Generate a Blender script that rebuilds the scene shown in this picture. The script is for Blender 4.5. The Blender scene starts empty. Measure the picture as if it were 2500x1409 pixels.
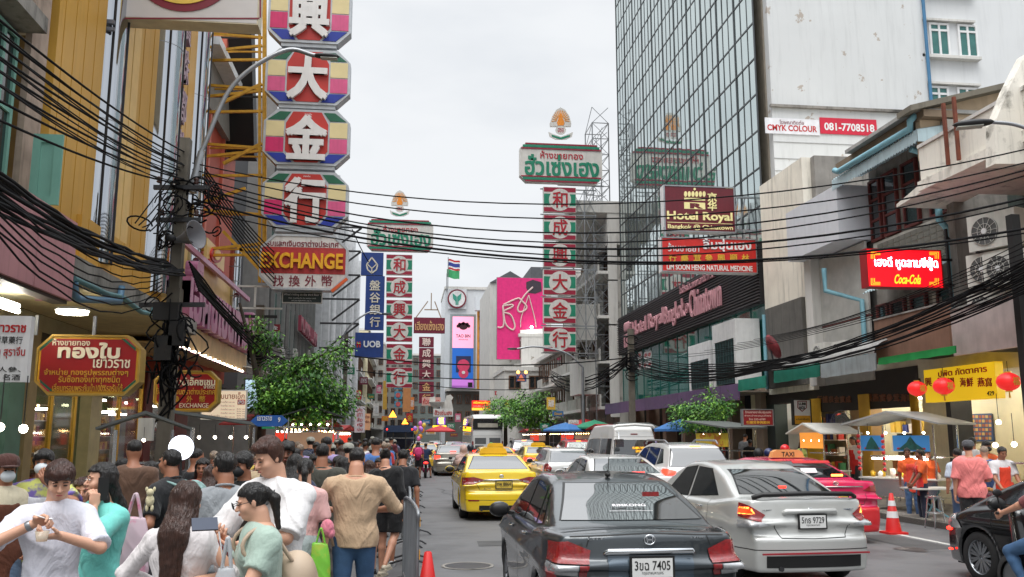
import bpy,math,random
import numpy as np
from mathutils import Vector,Matrix
R=math.radians
PI=math.pi
sc=bpy.context.scene
col=sc.collection
random.seed(7);np.random.seed(7)
CAM_H,PITCH,YAW,FPX=1.83,R(9.47),R(6.87),2170.0
cam=bpy.data.cameras.new('camera');cam.sensor_width=36;cam.lens=36*FPX/2500
cam.clip_start=.05;cam.clip_end=3000
camo=bpy.data.objects.new('camera',cam);col.objects.link(camo)
camo.location=(0,0,CAM_H);camo.rotation_euler=(PI/2+PITCH,0,-YAW)
cam.dof.use_dof=False
sc.camera=camo
world=bpy.data.worlds.new('World');sc.world=world;world.use_nodes=True
wn=world.node_tree;wn.nodes.clear()
wo=wn.nodes.new('ShaderNodeOutputWorld');wb=wn.nodes.new('ShaderNodeBackground')
tc=wn.nodes.new('ShaderNodeTexCoord');mp=wn.nodes.new('ShaderNodeMapping');mp.inputs['Scale'].default_value=(1,1,2.6)
n1=wn.nodes.new('ShaderNodeTexNoise');n1.inputs['Scale'].default_value=2.3;n1.inputs['Detail'].default_value=5;n1.inputs['Roughness'].default_value=.5
cr=wn.nodes.new('ShaderNodeValToRGB')
cr.color_ramp.elements[0].position=.36;cr.color_ramp.elements[0].color=(.51,.535,.565,1)
cr.color_ramp.elements[1].position=.58;cr.color_ramp.elements[1].color=(.618,.632,.648,1)
sky=wn.nodes.new('ShaderNodeTexSky');sky.sky_type='NISHITA';sky.sun_disc=False;sky.sun_elevation=R(62);sky.sun_rotation=R(150)
sep=wn.nodes.new('ShaderNodeSeparateXYZ')
mr=wn.nodes.new('ShaderNodeMapRange');mr.inputs[1].default_value=.46;mr.inputs[2].default_value=1.0;mr.inputs[3].default_value=1.0;mr.inputs[4].default_value=3.4
mul=wn.nodes.new('ShaderNodeVectorMath');mul.operation='SCALE'
skm=wn.nodes.new('ShaderNodeVectorMath');skm.operation='SCALE';skm.inputs['Scale'].default_value=.004
add=wn.nodes.new('ShaderNodeVectorMath');add.operation='ADD'
L=wn.links.new
L(tc.outputs['Generated'],mp.inputs['Vector']);L(mp.outputs[0],n1.inputs['Vector']);L(n1.outputs['Fac'],cr.inputs[0])
L(tc.outputs['Generated'],sep.inputs[0]);L(sep.outputs['Z'],mr.inputs[0])
L(cr.outputs[0],mul.inputs[0]);L(mr.outputs[0],mul.inputs['Scale'])
L(sky.outputs[0],skm.inputs[0]);L(mul.outputs[0],add.inputs[0]);L(skm.outputs[0],add.inputs[1])
L(add.outputs[0],wb.inputs[0]);wb.inputs[1].default_value=1.0;L(wb.outputs[0],wo.inputs[0])
sun=bpy.data.lights.new('sun','SUN');sun.energy=1.5;sun.angle=R(40);sun.color=(1,.97,.93)
suno=bpy.data.objects.new('sun',sun);col.objects.link(suno);suno.rotation_euler=(R(22),R(-14),0)
vs=sc.view_settings;sc.display_settings.display_device='sRGB'
vs.view_transform='Standard';vs.look='None';vs.gamma=1;vs.use_curve_mapping=False;vs.exposure=0.52
sc.cycles.max_bounces=6;sc.cycles.diffuse_bounces=3;sc.cycles.glossy_bounces=4;sc.cycles.transmission_bounces=4
sc.cycles.transparent_max_bounces=12
sc.cycles.sample_clamp_indirect=6
sc.cycles.use_denoising=True
_f=Vector((math.sin(YAW)*math.cos(PITCH),math.cos(YAW)*math.cos(PITCH),math.sin(PITCH)))
_r=Vector((math.cos(YAW),-math.sin(YAW),0));_u=_r.cross(_f)
EYE=Vector((0,0,CAM_H))
def ray(px,py):return _f*FPX+_r*(px-1250)+_u*(704.5-py)
def WY(px,py,Y):
 d=ray(px,py);return EYE+d*(Y/d.y)
def WX(px,py,X):
 d=ray(px,py);return EYE+d*(X/d.x)
def WG(px,py,z=0.0):
 d=ray(px,py);return EYE+d*((z-CAM_H)/d.z)
def lin(c):
 if max(c)>1.0:c=[v/255.0 for v in c]
 return tuple((v/12.92 if v<=.04045 else((v+.055)/1.055)**2.4)for v in c[:3])
_M={}
def mat(name,c,rough=.6,metal=0.0,var=.12,scale=3.0,streak=0.0,bump=0.0,spec=.5,coat=0.0,trans=0.0,alpha=1.0,c2=None,c2pos=(.62,.7),c2scale=2.0,ior=1.5,sheen=0.0):
 """procedural surface: base colour (sRGB), broken up by noise, vertical streaks of dirt, patches of a second colour"""
 if name in _M:return _M[name]
 m=bpy.data.materials.new(name);m.use_nodes=True;nt=m.node_tree;b=nt.nodes['Principled BSDF']
 base=lin(c);N=nt.nodes.new;K=nt.links.new
 b.inputs['Roughness'].default_value=rough;b.inputs['Metallic'].default_value=metal
 b.inputs['Specular IOR Level'].default_value=spec;b.inputs['Coat Weight'].default_value=coat;b.inputs['Coat Roughness'].default_value=.03
 b.inputs['IOR'].default_value=ior
 if sheen:b.inputs['Sheen Weight'].default_value=sheen
 if trans:b.inputs['Transmission Weight'].default_value=trans
 if alpha<1:b.inputs['Alpha'].default_value=alpha
 if var or streak or c2 or bump:
  tcn=N('ShaderNodeTexCoord');cur=None
  nz=N('ShaderNodeTexNoise');nz.inputs['Scale'].default_value=scale;nz.inputs['Detail'].default_value=4
  K(tcn.outputs['Object'],nz.inputs['Vector'])
  mr=N('ShaderNodeMapRange');mr.inputs[1].default_value=.3;mr.inputs[2].default_value=.7;mr.inputs[3].default_value=1-var;mr.inputs[4].default_value=1+var
  K(nz.outputs['Fac'],mr.inputs[0]);fac=mr.outputs[0]
  if streak:
   mpp=N('ShaderNodeMapping');mpp.inputs['Scale'].default_value=(3.2,3.2,.28);K(tcn.outputs['Object'],mpp.inputs[0])
   n2=N('ShaderNodeTexNoise');n2.inputs['Scale'].default_value=1.6;n2.inputs['Detail'].default_value=6;n2.inputs['Roughness'].default_value=.65;K(mpp.outputs[0],n2.inputs['Vector'])
   m2=N('ShaderNodeMapRange');m2.inputs[1].default_value=.5;m2.inputs[2].default_value=.72;m2.inputs[3].default_value=1;m2.inputs[4].default_value=1-streak
   K(n2.outputs['Fac'],m2.inputs[0]);mm=N('ShaderNodeMath');mm.operation='MULTIPLY';K(fac,mm.inputs[0]);K(m2.outputs[0],mm.inputs[1]);fac=mm.outputs[0]
  src=None
  if c2:
   n3=N('ShaderNodeTexNoise');n3.inputs['Scale'].default_value=c2scale;n3.inputs['Detail'].default_value=8;n3.inputs['Roughness'].default_value=.62;K(tcn.outputs['Object'],n3.inputs['Vector'])
   m3=N('ShaderNodeMapRange');m3.inputs[1].default_value=c2pos[0];m3.inputs[2].default_value=c2pos[1];K(n3.outputs['Fac'],m3.inputs[0])
   mx=N('ShaderNodeMix');mx.data_type='RGBA';mx.inputs[6].default_value=(*base,1);mx.inputs[7].default_value=(*lin(c2),1);K(m3.outputs[0],mx.inputs[0]);src=mx.outputs[2]
  sm=N('ShaderNodeVectorMath');sm.operation='SCALE'
  if src:K(src,sm.inputs[0])
  else:sm.inputs[0].default_value=base
  K(fac,sm.inputs['Scale']);K(sm.outputs[0],b.inputs['Base Color'])
  if bump:
   bp=N('ShaderNodeBump');bp.inputs['Strength'].default_value=bump;bp.inputs['Distance'].default_value=.02
   n4=N('ShaderNodeTexNoise');n4.inputs['Scale'].default_value=scale*9;n4.inputs['Detail'].default_value=3;K(tcn.outputs['Object'],n4.inputs['Vector'])
   K(n4.outputs['Fac'],bp.inputs['Height']);K(bp.outputs[0],b.inputs['Normal'])
 else:b.inputs['Base Color'].default_value=(*base,1)
 _M[name]=m;return m
def glow(name,c,e,base=None):
 if name in _M:return _M[name]
 m=bpy.data.materials.new(name);m.use_nodes=True;b=m.node_tree.nodes['Principled BSDF']
 b.inputs['Base Color'].default_value=(*lin(base or c),1);b.inputs['Emission Color'].default_value=(*lin(c),1);b.inputs['Emission Strength'].default_value=e
 b.inputs['Roughness'].default_value=.35
 _M[name]=m;return m
_pc={}
def paint(c,rough=.45,**k):
 key=(tuple(c),rough,tuple(sorted(k.items())))
 if key not in _pc:_pc[key]=mat('paint_%02x%02x%02x_%d_%d'%(*[int(v)for v in c],int(rough*100),len(_pc)),c,rough,**{'var':.08,'streak':.16,**k})
 return _pc[key]
class MB:
 def __init__(s):s.v=[];s.f=[];s.smooth=[]
 def add(s,vs,fs,smooth=False):
  o=len(s.v);s.v.extend([tuple(v)for v in vs]);s.f.extend([tuple(i+o for i in f)for f in fs]);s.smooth.extend([smooth]*len(fs));return s
 def box(s,cx,cy,cz,sx,sy,sz,rz=0,rx=0,ry=0):
  hx,hy,hz=sx/2,sy/2,sz/2
  p=[Vector((x,y,z))for x in(-hx,hx)for y in(-hy,hy)for z in(-hz,hz)]
  if rz or rx or ry:
   M=Matrix.Rotation(rz,3,'Z')@Matrix.Rotation(ry,3,'Y')@Matrix.Rotation(rx,3,'X');p=[M@q for q in p]
  c=Vector((cx,cy,cz));p=[q+c for q in p]
  return s.add(p,[(0,1,3,2),(4,6,7,5),(0,4,5,1),(2,3,7,6),(0,2,6,4),(1,5,7,3)])
 def b2(s,x0,x1,y0,y1,z0,z1):return s.box((x0+x1)/2,(y0+y1)/2,(z0+z1)/2,abs(x1-x0),abs(y1-y0),abs(z1-z0))
 def bar(s,a,b,w,h=None,up=(0,0,1)):
  a=Vector(a);b=Vector(b);h=h or w;d=(b-a)
  if d.length<1e-6:return s
  d.normalize();u=Vector(up)
  if abs(d.dot(u))>.98:u=Vector((1,0,0))
  r=d.cross(u).normalized()*w/2;u=r.cross(d).normalized()*h/2
  p=[a-r-u,a+r-u,a+r+u,a-r+u,b-r-u,b+r-u,b+r+u,b-r+u]
  return s.add(p,[(0,3,2,1),(4,5,6,7),(0,1,5,4),(1,2,6,5),(2,3,7,6),(3,0,4,7)])
 def tube(s,pts,r,n=8,cap=True,smooth=True):
  pts=[Vector(p)for p in pts];k=len(pts);rr=r if isinstance(r,(list,tuple))else[r]*k
  t=(pts[1]-pts[0]).normalized();u=Vector((0,0,1))if abs(t.z)<.9 else Vector((1,0,0));a=t.cross(u).normalized();vs=[]
  for i,p in enumerate(pts):
   t=((pts[i+1]if i<k-1 else p)-(pts[i-1]if i else p)).normalized();a=(a-t*a.dot(t)).normalized();b=t.cross(a)
   for j in range(n):
    th=2*PI*j/n;vs.append(p+(a*math.cos(th)+b*math.sin(th))*rr[i])
  fs=[(i*n+j,i*n+(j+1)%n,(i+1)*n+(j+1)%n,(i+1)*n+j)for i in range(k-1)for j in range(n)]
  s.add(vs,fs,smooth)
  if cap:
   s.add(vs[:n],[tuple(reversed(range(n)))]);s.add(vs[-n:],[tuple(range(n))])
  return s
 def cyl(s,c,r,h,n=16,r2=None,axis='Z',smooth=True):
  c=Vector(c);r2=r if r2 is None else r2;d={'X':Vector((1,0,0)),'Y':Vector((0,1,0)),'Z':Vector((0,0,1))}[axis]
  return s.tube([c-d*h/2,c+d*h/2],[r,r2],n,smooth=smooth)
 def lathe(s,prof,c=(0,0,0),n=16,ang=2*PI,a0=0,smooth=True):
  c=Vector(c);full=ang>6.28;m=n if full else n+1
  vs=[(c.x+r*math.cos(a0+ang*j/n),c.y+r*math.sin(a0+ang*j/n),c.z+z)for r,z in prof for j in range(m)]
  fs=[(i*m+j,i*m+(j+1)%m,(i+1)*m+(j+1)%m,(i+1)*m+j)for i in range(len(prof)-1)for j in range(n)]
  return s.add(vs,fs,smooth)
 def ell(s,c,r,n=14,k=9):
  prof=[(math.sin(PI*i/k),-math.cos(PI*i/k))for i in range(k+1)];t=MB().lathe(prof,n=n)
  if not isinstance(r,(list,tuple)):r=(r,r,r)
  return s.add([(c[0]+x*r[0],c[1]+y*r[1],c[2]+z*r[2])for x,y,z in t.v],t.f,True)
 def prism(s,poly,y0,y1,plane='XZ'):
  n=len(poly);f={'XZ':lambda a,b,y:(a,y,b),'XY':lambda a,b,y:(a,b,y),'YZ':lambda a,b,y:(y,a,b)}[plane]
  vs=[f(a,b,y0)for a,b in poly]+[f(a,b,y1)for a,b in poly]
  return s.add(vs,[tuple(range(n)),tuple(range(2*n-1,n-1,-1))]+[(j,j+n,(j+1)%n+n,(j+1)%n)for j in range(n)])
 def quad(s,a,b,c,d):return s.add([a,b,c,d],[(0,1,2,3)])
 def xf(s,M):
  s.v=[tuple(M@Vector(p))for p in s.v];return s
 def merge(s,o,M=None):
  return s.add([M@Vector(p)for p in o.v]if M else o.v,o.f)if not any(o.smooth)else(s.v.__len__(),s._m(o,M))[1]
 def _m(s,o,M):
  k=len(s.v);s.v.extend([tuple(M@Vector(p))for p in o.v]if M else o.v);s.f.extend([tuple(i+k for i in f)for f in o.f]);s.smooth.extend(o.smooth);return s
 def mesh(s,name):
  me=bpy.data.meshes.new(name);me.from_pydata(s.v,[],s.f)
  if any(s.smooth):me.polygons.foreach_set('use_smooth',s.smooth)
  me.update();return me
def np_mesh(name,v,f,smooth=True):
 """v (n,3), f (m,k) arrays"""
 me=bpy.data.meshes.new(name);v=np.asarray(v,np.float32);f=np.asarray(f,np.int32)
 me.vertices.add(len(v));me.vertices.foreach_set('co',v.ravel());k=f.shape[1]
 me.loops.add(len(f)*k);me.loops.foreach_set('vertex_index',f.ravel());me.polygons.add(len(f))
 me.polygons.foreach_set('loop_start',np.arange(0,len(f)*k,k,dtype=np.int32));me.update(calc_edges=True)
 if smooth:me.polygons.foreach_set('use_smooth',[True]*len(f))
 me.validate();return me
def _put(name,data,loc=(0,0,0),rz=0,parent=None):
 o=bpy.data.objects.new(name,data);col.objects.link(o);o.location=loc;o.rotation_euler=(0,0,rz)
 if parent is not None:o.parent=parent
 return o
def thing(name,label,cat,loc=(0,0,0),rz=0,group=None):
 o=_put(name,None,loc,rz);o.empty_display_size=.1;o['label']=label;o['category']=cat
 if group:o['group']=group
 return o
def part(name,mb,m,parent,loc=(0,0,0),rz=0,label=None,kind=None):
 me=mb if isinstance(mb,bpy.types.Mesh)else mb.mesh(name)
 if m is not None and not me.materials:
  for q in(m if isinstance(m,(list,tuple))else[m]):me.materials.append(q)
 o=_put(name,me,loc,rz,parent)
 if label:o['label']=label
 if kind:o['kind']=kind
 return o
def solo(name,label,cat,mb,m,loc=(0,0,0),rz=0,group=None):
 o=part(name,mb,m,None,loc,rz);o['label']=label;o['category']=cat
 if group:o['group']=group
 return o
def struct(name,mb,m,loc=(0,0,0)):
 o=part(name,mb,m,None,loc);o['kind']='structure';return o
def kids(o):return[c for c in bpy.data.objects if c.parent is o]
def copy_thing(src,loc,rz=0,label=None,group=None,_k=None):
 """copies a thing with its parts and sub-parts; meshes are shared"""
 ch={}
 def rec(o,par):
  c=o.copy();col.objects.link(c);c.parent=par
  for q in o.children:rec(q,c)
  return c
 c=rec(src,None);c.location=loc;c.rotation_euler=(0,0,rz)
 if label:c['label']=label
 if group:c['group']=group
 return c
def repaint(o,table):
 """own materials for a copy: {part name: material}"""
 for q in o.children_recursive:
  k=q.name.split('.')[0]
  if k in table and q.type=='MESH':
   q.data=q.data.copy();q.data.materials.clear();q.data.materials.append(table[k])
_T={}
def glyphs(s,ext,bold=0.0):
 key=(s,round(ext,4),bold)
 if key not in _T:
  c=bpy.data.curves.new('t','FONT');c.body=s;c.size=1;c.extrude=0;c.offset=bold;c.resolution_u=3;c.fill_mode='FRONT'
  o=bpy.data.objects.new('t',c);me=o.to_mesh()
  n=len(me.vertices);v=np.zeros(n*3,np.float32);me.vertices.foreach_get('co',v);v=v.reshape(-1,3);f=[tuple(p.vertices)for p in me.polygons]
  o.to_mesh_clear();bpy.data.objects.remove(o);bpy.data.curves.remove(c)
  _T[key]=(v,f)
 return _T[key]
def boundary(f):
 E={}
 for p in f:
  for i in range(len(p)):
   a,b=p[i],p[(i+1)%len(p)];E[(a,b)]=1
 return[e for e in E if(e[1],e[0])not in E]
def letters(s,x0,x1,z0,z1,y=0.0,depth=.01,bold=0.0,keep=False,slant=0):
 """text fitted to a box on a face that looks along -Y, standing 'depth' proud of y"""
 if bold and ord(s[0])>127:
  m=MB();w=bold*(x1-x0)/max(1,len(s)*.6)*(1 if ord(s[0])>8000 else 1.3)
  for i,(a,b)in enumerate(((0,0),(1,.8),(-1,.8),(1,-.8),(-1,-.8))):
   q=letters(s,x0+a*w,x1+a*w,z0+b*w,z1+b*w,y,depth+i*.0006,0,keep,slant);m.add(q.v,q.f)
  return m
 v,f=glyphs(s,depth,bold)
 m=MB()
 if len(v)==0:return m
 lo,hi=v[:,:2].min(0),v[:,:2].max(0);d=np.maximum(hi-lo,1e-6);kx,kz=(x1-x0)/d[0],(z1-z0)/d[1];ox=0
 if keep:
  k=min(kx,kz);ox=((x1-x0)-d[0]*k)/2;kx=k;kz2=k;oz=((z1-z0)-d[1]*k)/2;kz=k
 else:oz=0
 X=x0+ox+(v[:,0]-lo[0])*kx;Z=z0+oz+(v[:,1]-lo[1])*kz
 if slant:X=X+(Z-z0)*slant
 n=len(v);front=[(float(X[i]),y-depth,float(Z[i]))for i in range(n)];m.add(front,f)
 if depth>.004:
  B=boundary(f);idx=sorted({a for e in B for a in e});mp_={a:i for i,a in enumerate(idx)};k=len(idx)
  vs=[front[i]for i in idx]+[(front[i][0],y,front[i][2])for i in idx]
  m.add(vs,[(mp_[b],mp_[a],mp_[a]+k,mp_[b]+k)for a,b in B])
 return m
def iso(f,lo,hi,h,newton=2):
 lo=np.array(lo,float);hi=np.array(hi,float);n=np.maximum(np.ceil((hi-lo)/h).astype(int)+1,3)
 ax=[lo[i]+h*np.arange(n[i])for i in range(3)]
 X,Y,Z=np.meshgrid(*ax,indexing='ij');F=f(X,Y,Z);S=F<0
 c=S[:-1,:-1,:-1].astype(np.int8)
 tot=np.zeros_like(c,dtype=np.int8)
 for i in(0,1):
  for j in(0,1):
   for k in(0,1):tot+=S[i:n[0]-1+i,j:n[1]-1+j,k:n[2]-1+k]
 act=(tot>0)&(tot<8);idx=-np.ones(act.shape,np.int64);idx[act]=np.arange(act.sum())
 ci,cj,ck=np.nonzero(act);P=np.zeros((len(ci),3));cnt=np.zeros(len(ci))
 for a in range(3):
  for u in(0,1):
   for w in(0,1):
    o=[0,0,0];b,d=[q for q in range(3)if q!=a];o[b]=u;o[d]=w
    i0,j0,k0=ci+o[0],cj+o[1],ck+o[2];e=[0,0,0];e[a]=1
    f0=F[i0,j0,k0];f1=F[i0+e[0],j0+e[1],k0+e[2]];x=(f0<0)!=(f1<0)
    t=np.where(x,f0/np.where(x,f0-f1,1),0)
    q=np.stack([i0,j0,k0],1).astype(float);q[:,a]+=t;P[x]+=q[x];cnt[x]+=1
 P/=np.maximum(cnt,1)[:,None];P=lo+P*h
 for _ in range(newton):
  e=h*.3;g=f(P[:,0],P[:,1],P[:,2])
  G=np.stack([f(P[:,0]+e,P[:,1],P[:,2])-f(P[:,0]-e,P[:,1],P[:,2]),f(P[:,0],P[:,1]+e,P[:,2])-f(P[:,0],P[:,1]-e,P[:,2]),f(P[:,0],P[:,1],P[:,2]+e)-f(P[:,0],P[:,1],P[:,2]-e)],1)/(2*e)
  st=-g[:,None]*G/np.maximum((G**2).sum(1),.1)[:,None];P+=np.clip(st,-h*.7,h*.7)
 Q=[]
 for a in range(3):
  b,d=[(1,2),(2,0),(0,1)][a];sl0=[slice(None)]*3;sl1=[slice(None)]*3;sl0[a]=slice(0,n[a]-1);sl1[a]=slice(1,n[a])
  x=S[tuple(sl0)]!=S[tuple(sl1)];s0=S[tuple(sl0)]
  ii=np.array(np.nonzero(x));keep=(ii[b]>0)&(ii[d]>0)&(ii[b]<n[b]-1)&(ii[d]<n[d]-1);ii=ii[:,keep];ins=s0[tuple(ii)]
  def g(db,dd):
   q=ii.copy();q[b]+=db;q[d]+=dd;return idx[tuple(q)]
  q=np.stack([g(-1,-1),g(0,-1),g(0,0),g(-1,0)],1);q[~ins]=q[~ins][:,::-1];Q.append(q)
 Q=np.concatenate(Q);Q=Q[(Q>=0).all(1)]
 return P,Q
def smin(a,b,k):
 h=np.clip(.5+.5*(b-a)/k,0,1);return b+(a-b)*h-k*h*(1-h)
def smax(a,b,k):return-smin(-a,-b,k)
def cone_sdf(X,Y,Z,a,b,ra,rb,flat=None):
 """round cone between a and b; flat=(axis vector, squash) squashes it along an axis"""
 ax,ay,az=a;bx,by,bz=b;dx,dy,dz=bx-ax,by-ay,bz-az;L2=dx*dx+dy*dy+dz*dz+1e-9
 px,py,pz=X-ax,Y-ay,Z-az;t=np.clip((px*dx+py*dy+pz*dz)/L2,0,1)
 qx,qy,qz=px-t*dx,py-t*dy,pz-t*dz;r=ra+(rb-ra)*t
 if flat is not None:
  (nx,ny,nz),k=flat;s=(qx*nx+qy*ny+qz*nz);qx,qy,qz=qx+nx*s*(k-1),qy+ny*s*(k-1),qz+nz*s*(k-1)
  return(np.sqrt(qx*qx+qy*qy+qz*qz)-r)/(1+(k-1)*.4)
 return np.sqrt(qx*qx+qy*qy+qz*qz)-r
def ell_sdf(X,Y,Z,c,r,M=None):
 px,py,pz=X-c[0],Y-c[1],Z-c[2]
 if M is not None:
  px,py,pz=M[0][0]*px+M[1][0]*py+M[2][0]*pz,M[0][1]*px+M[1][1]*py+M[2][1]*pz,M[0][2]*px+M[1][2]*py+M[2][2]*pz
 k0=np.sqrt((px/r[0])**2+(py/r[1])**2+(pz/r[2])**2);k1=np.sqrt((px/r[0]**2)**2+(py/r[1]**2)**2+(pz/r[2]**2)**2)
 return k0*(k0-1)/np.maximum(k1,1e-6)
def patch(v,f,planes,sel=None,off=.003):
 """the piece of a surface inside convex planes [(n, d)] (n.x < d), lifted by off along its normals -> MB"""
 import bmesh
 v=np.asarray(v);f=np.asarray(f);c=v[f].mean(1);r=np.linalg.norm(v[f]-c[:,None],axis=2).max(1);k=np.ones(len(f),bool)
 for n_,d_ in planes:k&=(c@np.array(n_,float)-d_)<r*1.01
 A=v[f];N=np.cross(A[:,2]-A[:,0],A[:,3]-A[:,1]);N/=np.maximum(np.linalg.norm(N,axis=1),1e-9)[:,None]
 if sel is not None:k&=sel(N,c)
 vn=np.zeros_like(v);np.add.at(vn,f.ravel(),np.repeat(N,f.shape[1],0));vn/=np.maximum(np.linalg.norm(vn,axis=1),1e-9)[:,None]
 g=f[k];m=MB()
 if len(g)==0:return m
 u,inv=np.unique(g.ravel(),return_inverse=True);vv=v[u]+vn[u]*off;g=inv.reshape(g.shape)
 bm=bmesh.new();bv=[bm.verts.new(p)for p in vv]
 for q in g:
  try:bm.faces.new([bv[i]for i in q])
  except ValueError:pass
 for n_,d_ in planes:
  n_=Vector(n_);l=n_.length
  bmesh.ops.bisect_plane(bm,geom=bm.verts[:]+bm.edges[:]+bm.faces[:],plane_co=n_*(d_/l/l),plane_no=n_,clear_outer=True,dist=1e-5)
 bm.verts.index_update();m.add([p.co[:]for p in bm.verts],[[q.index for q in fc.verts]for fc in bm.faces],True);bm.free();return m
def poly_planes(poly,axes):
 """planes of a convex polygon given in two axes (0=x 1=y 2=z)"""
 a,b=axes;P=[Vector(p)for p in poly];ar=sum(P[i].x*P[(i+1)%len(P)].y-P[(i+1)%len(P)].x*P[i].y for i in range(len(P)));out=[]
 for i in range(len(P)):
  p,q=P[i],P[(i+1)%len(P)];d=q-p;n=Vector((d.y,-d.x))if ar>0 else Vector((-d.y,d.x));n3=[0,0,0];n3[a]=n.x;n3[b]=n.y
  out.append((n3,n.dot(p)))
 return out
STEEL=mat('galvanised_steel',(150,152,155),.38,.7,var=.15)
DARKST=mat('dark_steel',(58,58,60),.5,.5,var=.2)
CHROME=mat('chrome',(186,190,196),.07,1.0,var=0)
BLACK=mat('black_rubber',(22,22,23),.6,0,var=.1)
CABLE=mat('cable_sheath',(20,20,22),.8,0,var=.15,spec=.15)
CONC=mat('grimy_concrete',(140,136,130),.85,0,var=.22,scale=1.3,streak=.45,bump=.3,c2=(70,68,64),c2pos=(.52,.68),c2scale=.7)
CONCL=mat('pale_render',(205,203,198),.85,0,var=.06,scale=.8,streak=.22,bump=.15,c2=(150,142,132),c2pos=(.66,.7),c2scale=1.2)
WHITEW=mat('peeling_white_paint',(208,210,210),.8,0,var=.04,scale=.5,streak=.10,bump=.1,c2=(176,166,156),c2pos=(.632,.645),c2scale=1.3)
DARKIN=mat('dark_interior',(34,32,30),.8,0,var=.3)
CREAM=mat('cream_wall',(214,204,170),.7,0,var=.08,streak=.15)
WHITE=paint((225,225,225));OFFW=paint((205,203,196));RED=paint((186,30,32));MAROON=paint((118,24,44));GREEN=paint((20,122,88))
GOLD=mat('gold_lettering',(226,176,62),.35,.35,var=.1);BLUE=paint((32,62,132));DKGREEN=paint((18,92,66));PINKP=paint((224,62,132))
GLASSG=mat('green_glass',(24,92,84),.04,0,var=.15,scale=.6,spec=1.0,ior=1.7)
GLASSD=mat('dark_window_glass',(26,32,34),.05,0,var=.2,spec=.8,ior=1.6)
MIRROR=mat('mirror_curtain_glass',(200,212,210),.03,.92,var=.03,scale=.4)
PIPEB=mat('blue_pvc_pipe',(120,168,182),.45,0,var=.12)
TUBE=glow('white_tube_light',(255,250,238),26);BULB=glow('bulb_glow',(255,240,215),22);WARM=glow('warm_bulb_glow',(255,200,130),18)
WOODB=mat('brown_timber',(92,62,42),.6,0,var=.25)
def asphalt():
 m=mat('asphalt',(99,99,100),.66,0,var=.12,scale=.3,bump=.7,c2=(80,80,81),c2pos=(.48,.68),c2scale=.9);return m
ASPH=asphalt()
g=MB();g.b2(-600,600,-60,2500,-.5,-.004)
struct('ground',g,mat('far_ground',(110,108,104),.9))
r_=MB();n_=24
for i in range(n_):
 for j in range(60):
  x0,x1=-3.6+14.4*i/n_,-3.6+14.4*(i+1)/n_;y0,y1=-6+j*5,-1+j*5;r_.quad((x0,y0,0),(x1,y0,0),(x1,y1,0),(x0,y1,0))
struct('road',r_,ASPH)
PAVE=mat('pavement_slab',(112,106,100),.8,0,var=.2,scale=1.2,bump=.3)
for nm,xa,xb in(('pavement',-9.2,-3.6),('pavement',10.8,16.0)):
 w=MB();w.b2(xa,xb,-6,290,-.2,.12);pv=struct(nm,w,mat('pavement_bed',(80,76,72),.9))
 sl=MB();sl2=None
 ks=MB()
 if xa<0:
  kx=xb-.15
 slab=MB();slab.b2(.006,.594,.006,.594,0,.015);sm_=slab.mesh('slab');sm_.materials.append(PAVE)
 c_=0
 for j in range(60):
  for i in range(int((xb-xa)/.6)):
   if c_>=290:break
   yb=(4 if xa<0 else 12)+j*.6;o=_put('slab',sm_,((xa if xa>0 else xb-.62-i*.6*2)+i*.6*(1),yb,.12),0,pv);c_+=1
for xk,s in((-3.6,-1),(10.8,1)):
 kb=MB()
 for j in range(90):
  kb.b2(xk,xk+s*.15,2+j*1.0,2.985+j*1.0,.0,.135)
 o=struct('kerb',kb,mat('kerb_stone',(150,146,138),.8,0,var=.2));o['kind']='stuff'
LINE=mat('worn_road_paint',(196,196,190),.7,0,var=.15,c2=(120,120,120),c2pos=(.55,.62),c2scale=6)
for k,x in enumerate((3.25,6.35)):
 for j in range(14):
  q=MB();q.quad((x-.06,8+j*6,.004),(x+.06,8+j*6,.004),(x+.06,11+j*6,.004),(x-.06,11+j*6,.004));struct('lane_marking',q,LINE)
q=MB();q.quad((9.3,8,.004),(9.42,8,.004),(9.42,60,.004),(9.3,60,.004));struct('edge_marking',q,LINE)
mh=thing('manhole_cover','round iron manhole cover in the empty lane by the barrier','manhole cover',(.95,13.2,.004));part('plate',MB().cyl((0,0,.004),.32,.006,28),DARKST,mh);part('rim',MB().lathe([(.33,0),(.33,.008),(.38,.008),(.38,0)],n=28),CONC,mh)
def YX(px,X):return WX(px,1066,X).y
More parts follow.
